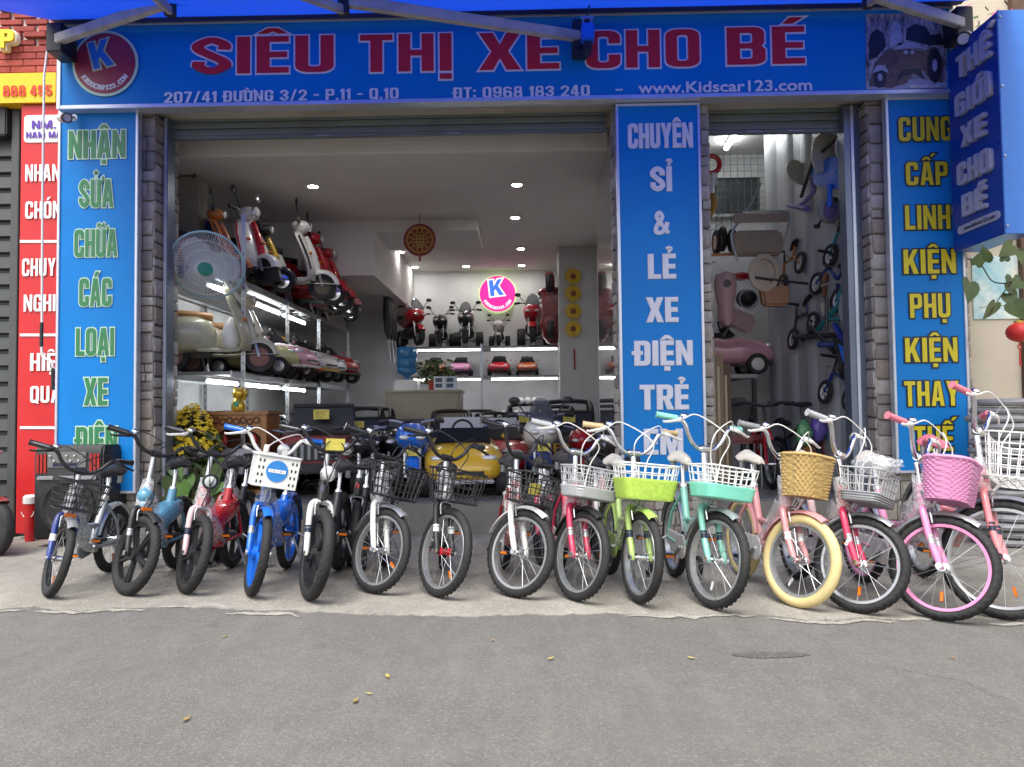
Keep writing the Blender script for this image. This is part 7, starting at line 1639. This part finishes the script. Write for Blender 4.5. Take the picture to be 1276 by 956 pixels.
# tricycle hung on the corrugated sheet (nose out): blue frame, grey seat shells, purple wheel
def wall_y(px):                                     # depth at which a sight line meets the corrugated wall
    lo, hi = .1, 1.75
    for _ in range(30):
        m_ = (lo + hi) / 2; x = xw0 + (xw1 - xw0) * (m_ - .10) / 1.65
        if P(px, 400, m_).x < x: lo = m_
        else: hi = m_
    return lo
q = P(1030, 235, wall_y(1030) - .26); tr = thing('hanging_tricycle', 'blue and purple toddler tricycle hung on the corrugated wall', 'tricycle', q)
def ringseat(c, w, h, col_, ang):
    mb = MB(); rings = []
    for r_, y in ((1.0, 0), (1.0, .03), (.6, .05), (.55, .02)):
        rings.append([(w * 1.3 * r_ * math.cos(a) * (1 + .25 * math.sin(a)), y, h * 1.25 * (r_ * math.sin(a))) for a in [2 * math.pi * k / 20 for k in range(20)]])
    mb.loft(rings + [[(x_ * .2, .05, z_ * .2 - .04) for x_, y_, z_ in rings[3]]]); part('seat_shell', mb, col_, tr, 60, M=T(*c) @ RY(ang))
def u(px, py, Y=.75): return P(px, py, max(.10, wall_y(px) - .26 + (Y - .75))) - q
SEATG = mat('seat_grey', (.48, .47, .44), .5)
ringseat(u(1028, 190, .7), .085, .14, SEATG, 15); ringseat(u(994, 215, .8), .06, .10, SEATG, -30)
mb = MB(); mb.loft([[tuple(u(x, y, .68 + d)) for x, y in ((1008, 206), (1034, 196), (1056, 192), (1058, 222), (1046, 236), (1030, 234), (1014, 230))] for d in (0, .05)]); part('body_block', mb, PA['blue'], tr, 30, .01)
mb = MB(); mb.tube([u(1021, 178, .66), u(1010, 210, .66), u(998, 246, .66)], .016, 8); part('push_bar', mb, BLACKP, tr)
mb = MB(); mb.tube(spline([u(1012, 222), u(1014, 238), u(1006, 248), u(998, 255)]), .022, 8); mb.tube([u(982, 256), u(1006, 260)], [.018, .03], 8); part('purple_frame', mb, PURP, tr)
wc = u(1034, 262, .72); mb = MB(); mb.torus(.088, .024, 32, 8); part('front_tyre', mb, mat('tyre_grey', (.25, .25, .26), .6), tr, 50, M=T(*wc) @ RZ(22) @ RX(12)); mb = MB(); mb.lathe([(.07, -.018), (.03, -.026), (.0, -.026)], 24, axis='Y'); mb.lathe([(.07, -.018), (.07, .018)], 24, axis='Y'); part('front_disc', mb, PURP, tr, M=T(*wc) @ RZ(22) @ RX(12))
mb = MB(); mb.loft([[tuple(wc + Vector((x, y, z))) for x, z in ((-.05, .06), (.06, .06), (.07, .1), (-.03, .11))] for y in (-.03, .03)]); part('fork_cover', mb, BLACKP, tr, 30, .01)
for a_, b2, r_ in (((1050, 168), (1060, 200), .022), ((1034, 230), (1034, 258), .022), ((1012, 200), (1040, 176), .014), ((1048, 236), (1062, 262), .016)):
    mb = MB(); mb.tube([u(*a_, .66), u(*b2, .66)], r_, 8); part('frame_tube', mb, PA['blue'] if r_ > .02 else BLACKP, tr)
ringseat(u(1054, 180, .62), .06, .09, SEATG, 30)
wc2 = u(1056, 250, .7); mb = MB(); mb.torus(.07, .02, 28, 8); part('rear_tyre', mb, BLACKP, tr, 50, M=T(*wc2) @ RZ(50)); mb = MB(); mb.lathe([(.055, -.014), (.02, -.02), (.0, -.02)], 20, axis='Y'); part('rear_disc', mb, PURP, tr, M=T(*wc2) @ RZ(50))
mb = MB(); mb.ball(u(1018, 282, .7), (.032, .02, .022), 12, 8); mb.tube([u(1018, 282, .7), wc], .01, 6); part('pedal', mb, BLACKP, tr)
mb = MB(); mb.tube([u(1046, 205), u(1058, 215), u(1060, 228), u(1056, 238)], .02, 8); part('side_handle', mb, BLACKP, tr); mb = MB(); mb.ball(u(1052, 232, .6), .035, 12, 8); part('bell', mb, CHROME, tr)
# balance bikes hung below it
q = P(1045, 400, wall_y(1045) - .2); bb = thing('hanging_balance_bike', 'teal and black balance bike hung on the corrugated wall', 'balance bike', q)
def u2(px, py, Y=.6): return P(px, py, max(.09, wall_y(px) - .2 + (Y - .6))) - q
TEAL = paint('teal', (.02, .20, .22))
for a_, b2, r_, m_, nm in (((1020, 410), (1052, 372), .022, TEAL, 'top_tube'), ((1045, 375), (1063, 330), .03, TEAL, 'down_tube'), ((1034, 398), (1063, 396), .02, TEAL, 'seat_stay'), ((990, 421), (1060, 416), .024, BLACKP, 'rear_frame'), ((1012, 412), (1000, 424), .02, BLACKP, 'axle_arm')):
    mb = MB(); mb.tube([u2(*a_), u2(*b2)], r_, 10); part(nm, mb, m_, bb)
mb = MB(); mb.tube(spline([u2(1030, 340), u2(1028, 355), u2(1027, 372)]), [.02, .036, .042, .045, .045, .044, .04, .036, .034, .032, .03, .028, .02], 10, flat=.6); part('brown_saddle', mb, mat('saddle_brown', (.20, .08, .04), .45), bb)
mb = MB(); mb.box(u2(1029, 385), (.075, .03, .11), (0, R(-8), 0)); part('label_card', mb, mat('card_cream', (.48, .45, .36), .7), bb, 30, .004)
for a_, b2, r_, m_ in (((1022, 430), (1062, 430), .03, PA['navy']), ((1008, 405), (1040, 440), .018, BLACKP), ((1040, 405), (1062, 445), .028, PA['navy']), ((1030, 372), (1030, 412), .016, BLACKP), ((1050, 340), (1066, 372), .024, BLACKP), ((1024, 356), (1050, 350), .012, PA['silver'])):
    mb = MB(); mb.tube([u2(*a_, .55), u2(*b2, .55)], r_, 8); part('bike_tube', mb, m_, bb)
mb = MB(); mb.torus(.10, .024, 32, 8); part('lower_tyre', mb, RUBBER, bb, M=T(*u2(1050, 452, .62)) @ RZ(60))
mb = MB(); mb.torus(.075, .022, 30, 8); part('upper_tyre', mb, RUBBER, bb, M=T(*u2(1064, 316)) @ RZ(50)); mb = MB(); mb.loft([[tuple(u2(x, y, .55 + d)) for x, y in ((1046, 366), (1064, 358), (1066, 390), (1050, 404), (1044, 392))] for d in (0, .06)]); part('grey_shell', mb, mat('shell_grey', (.30, .29, .30), .5), bb, 40, .012)
mb = MB(); mb.loft([[tuple(u2(x, y, .5 + d)) for x, y in ((1036, 418), (1048, 424), (1056, 440), (1064, 466), (1066, 488), (1058, 484), (1044, 450))] for d in (0, .05)]); part('black_fork', mb, BLACKP, bb, 40, .012)
mb = MB(); mb.loft([[tuple(u2(x, y, .493 + d)) for x, y in ((1044, 428), (1051, 432), (1062, 462), (1060, 466), (1050, 450))] for d in (0, .006)]); part('blue_panel', mb, PA['blue'], bb, 0)
# row of bicycles standing inside the narrow room
for k, (px, rz, lb, m_) in enumerate(((955, 0, 'red framed bicycle inside the narrow room', PA['red']), (1000, 4, 'black bicycle standing between two others in the narrow room', PA['black']), (1040, -6, 'dark bicycle inside against the corrugated wall', PA['navy']))):
    q = P(px, 600, .9); t = thing('stored_bicycle', lb, 'bicycle', (q.x, 1.1, FZ), rz=R(-90 + rz), group='bicycles stored in the narrow room'); hz = P(px, 503, .75).z - FZ
    wheel(t, 'front_wheel', (.36, 0, .22), .22, .026, 'spoke', PA['silver'], RUBBER, spokes=14); wheel(t, 'rear_wheel', (-.34, 0, .22), .22, .026, 'spoke', PA['silver'], RUBBER, spokes=14)
    mb = MB(); mb.tube([(.36, .045, .22), (.26, .03, .48), (.22, 0, .55)], .014, 8); mb.tube([(.36, -.045, .22), (.26, -.03, .48), (.22, 0, .55)], .014, 8); part('fork', mb, m_, t)
    mb = MB(); mb.tube([(.23, 0, .5), (-.05, 0, .22)], .022, 8); mb.tube([(.22, 0, .56), (-.15, 0, .42)], .018, 8); mb.tube([(-.05, 0, .22), (-.18, 0, .52)], .018, 8); mb.tube([(-.05, 0, .22), (-.34, .0, .22)], .014, 8); mb.tube([(-.16, 0, .45), (-.34, 0, .22)], .012, 8); part('frame', mb, m_, t)
    mb = MB(); mb.tube([(.22, 0, .55), (.18, 0, hz - .03)], .014, 8); mb.tube(spline([(.14, -.27, hz), (.19, -.15, hz + .01), (.2, 0, hz - .02), (.19, .15, hz + .01), (.14, .27, hz)]), .013, 8); hb = part('handlebar', mb, BLACKP, t)
    for s in (-1, 1): mb = MB(); mb.tube([(.155, s * .20, hz), (.135, s * .285, hz)], .02, 8); part('grip', mb, BLACKP, hb)
    part('saddle', saddle_mb(), LEATHER, t, 60, M=T(-.2, 0, .58)); mb = MB(); mb.tube([(-.17, 0, .5), (-.2, 0, .57)], .013, 8); part('seat_post', mb, CHROME, t)
q = P(927, 520, 1.0); t = thing('kids_chair', 'black padded chair back with red seat in the narrow room', 'chair', (q.x, 1.15, FZ)); zc_ = P(927, 512, 1.1).z - FZ
mb = MB(); mb.loft([[(w * math.cos(a), y, zc_ + .13 * math.sin(a)) for a in [2 * math.pi * k / 18 for k in range(18)]] for w, y in ((.10, -.03), (.125, 0), (.125, .04), (.09, .06))]); part('back_pad', mb, LEATHER, t, 50); mb = MB(); mb.bx(-.17, .17, -.22, .05, zc_ - .30, zc_ - .22); part('seat', mb, MAROON, t, 40, .03)
for x in (-.14, .14):
    for y in (-.18, .02): mb = MB(); mb.tube([(x, y, 0), (x, y, zc_ - .3)], .012, 8); part('leg', mb, STEEL, t)
mb = MB(); mb.tube([(0, .03, zc_ - .24), (0, .05, zc_)], .02, 8); part('spine', mb, STEEL, t)
for k, (px, py, c_) in enumerate(((1002, 540, (.10, .30, .12)), (1020, 535, (.15, .10, .40)), (1038, 538, (.10, .25, .50)), (1010, 560, (.45, .20, .05)), (1032, 560, (.40, .08, .12)))):
    q = P(px, py, .65 + .04 * k); rg = random.Random(k + 40); mb = MB(); mb.ball((0, 0, 0), (.07, .05, .11), 14, 10); mb.v = [tuple(Vector(v) * (1 + rg.uniform(-.12, .12))) for v in mb.v]
    single('toy_bag', mb, mat('bag_%d' % k, c_, .3, var=.6, scale=40), ('green', 'violet', 'blue', 'orange', 'crimson')[k] + ' printed toy bag hung on the stored bicycles', 'bag', 'printed toy bags', q, smooth=70)

for k, (px, py, m_, lb) in enumerate(((985, 330, ORG, 'small orange balance bike frame hung on the sheet wall'), (1052, 300, TEAL, 'teal balance bike frame hung under the blue tricycle'), (1036, 350, PA['navy'], 'navy balance bike frame beside the brown saddle'), (1000, 400, PA['black'], 'black balance bike frame above the long black bar'), (1046, 478, PA['navy'], 'navy balance bike frame hung lowest on the sheet wall')  )):
    Y = wall_y(px) - .10; c0 = P(px, py, Y); t = thing('hanging_bike_frame', lb, 'balance bike', c0, rot=(R(8), R(20 - 25 * k % 70), R(96)))
    for x in (-.2, .2):
        mb = MB(); mb.torus(.085, .02, 30, 8, (x, 0, -.1)); part('tyre', mb, RUBBER, t); mb = MB(); mb.torus(.062, .008, 26, 6, (x, 0, -.1))
        for i in range(5): a = 2 * math.pi * i / 5; mb.tube([(x, 0, -.1), (x + .06 * math.cos(a), 0, -.1 + .06 * math.sin(a))], .006, 5)
        part('rim', mb, WHITEP, t)
    mb = MB(); mb.tube([(-.2, 0, -.1), (-.08, 0, .04), (.13, 0, .08), (.2, 0, -.1)], .016, 8); mb.tube([(-.08, 0, .04), (-.1, 0, .15)], .012, 8); part('frame', mb, m_, t)
    mb = MB(); mb.tube([(.13, 0, .08), (.11, 0, .2)], .012, 8); mb.tube([(.1, -.15, .21), (.11, .15, .21)], .013, 8); part('handlebar', mb, BLACKP, t)
    part('saddle', saddle_mb(.15, .05), LEATHER, t, 60, M=T(-.1, 0, .16))
    mb = MB(); mb.tube([(0, 0, .06), (0, .05, .12), (0, .14, .13)], .005, 6); part('hook', mb, STEEL, t)
for k in (1, 3):
    px, py = (1008, 1040, 990, 1062, 1020, 970, 1058)[k], (300, 180, 275, 345, 470, 395, 240)[k]; Y = wall_y(px) - .06; c0 = P(px, py, Y); rr_ = (.05, .06, .045, .07, .08, .05, .06)[k]
    t = thing('hanging_spare_tire', ('small grey wheel hung under the tricycle pedal', 'black wheel hung behind the tricycle seat', 'tiny wheel hung beside the stroller frame', 'wheel hung beside the teal frame by the rail', 'spare wheel hung under the black handlebar', 'little wheel hung beside the tan pouch', 'wheel hung beside the tricycle handle')[k], 'wheel', c0, rot=(0, 0, R(80)))
    mb = MB(); mb.torus(rr_, rr_ * .28, 26, 8); part('tyre', mb, RUBBER if k % 2 else mat('tyre_grey', (.25, .25, .26), .6), t); mb = MB(); mb.lathe([(rr_ * .75, -.01), (.01, -.016), (.01, .016), (rr_ * .75, .01)], 20, axis='Y'); part('disc', mb, (PURP, BLACKP, PA['lightgrey'], TEAL, PA['silver'], ORG, PA['blue'])[k], t)
    mb = MB(); mb.tube([(0, 0, rr_), (0, .05, rr_ + .05)], .005, 5); part('hook', mb, STEEL, t)
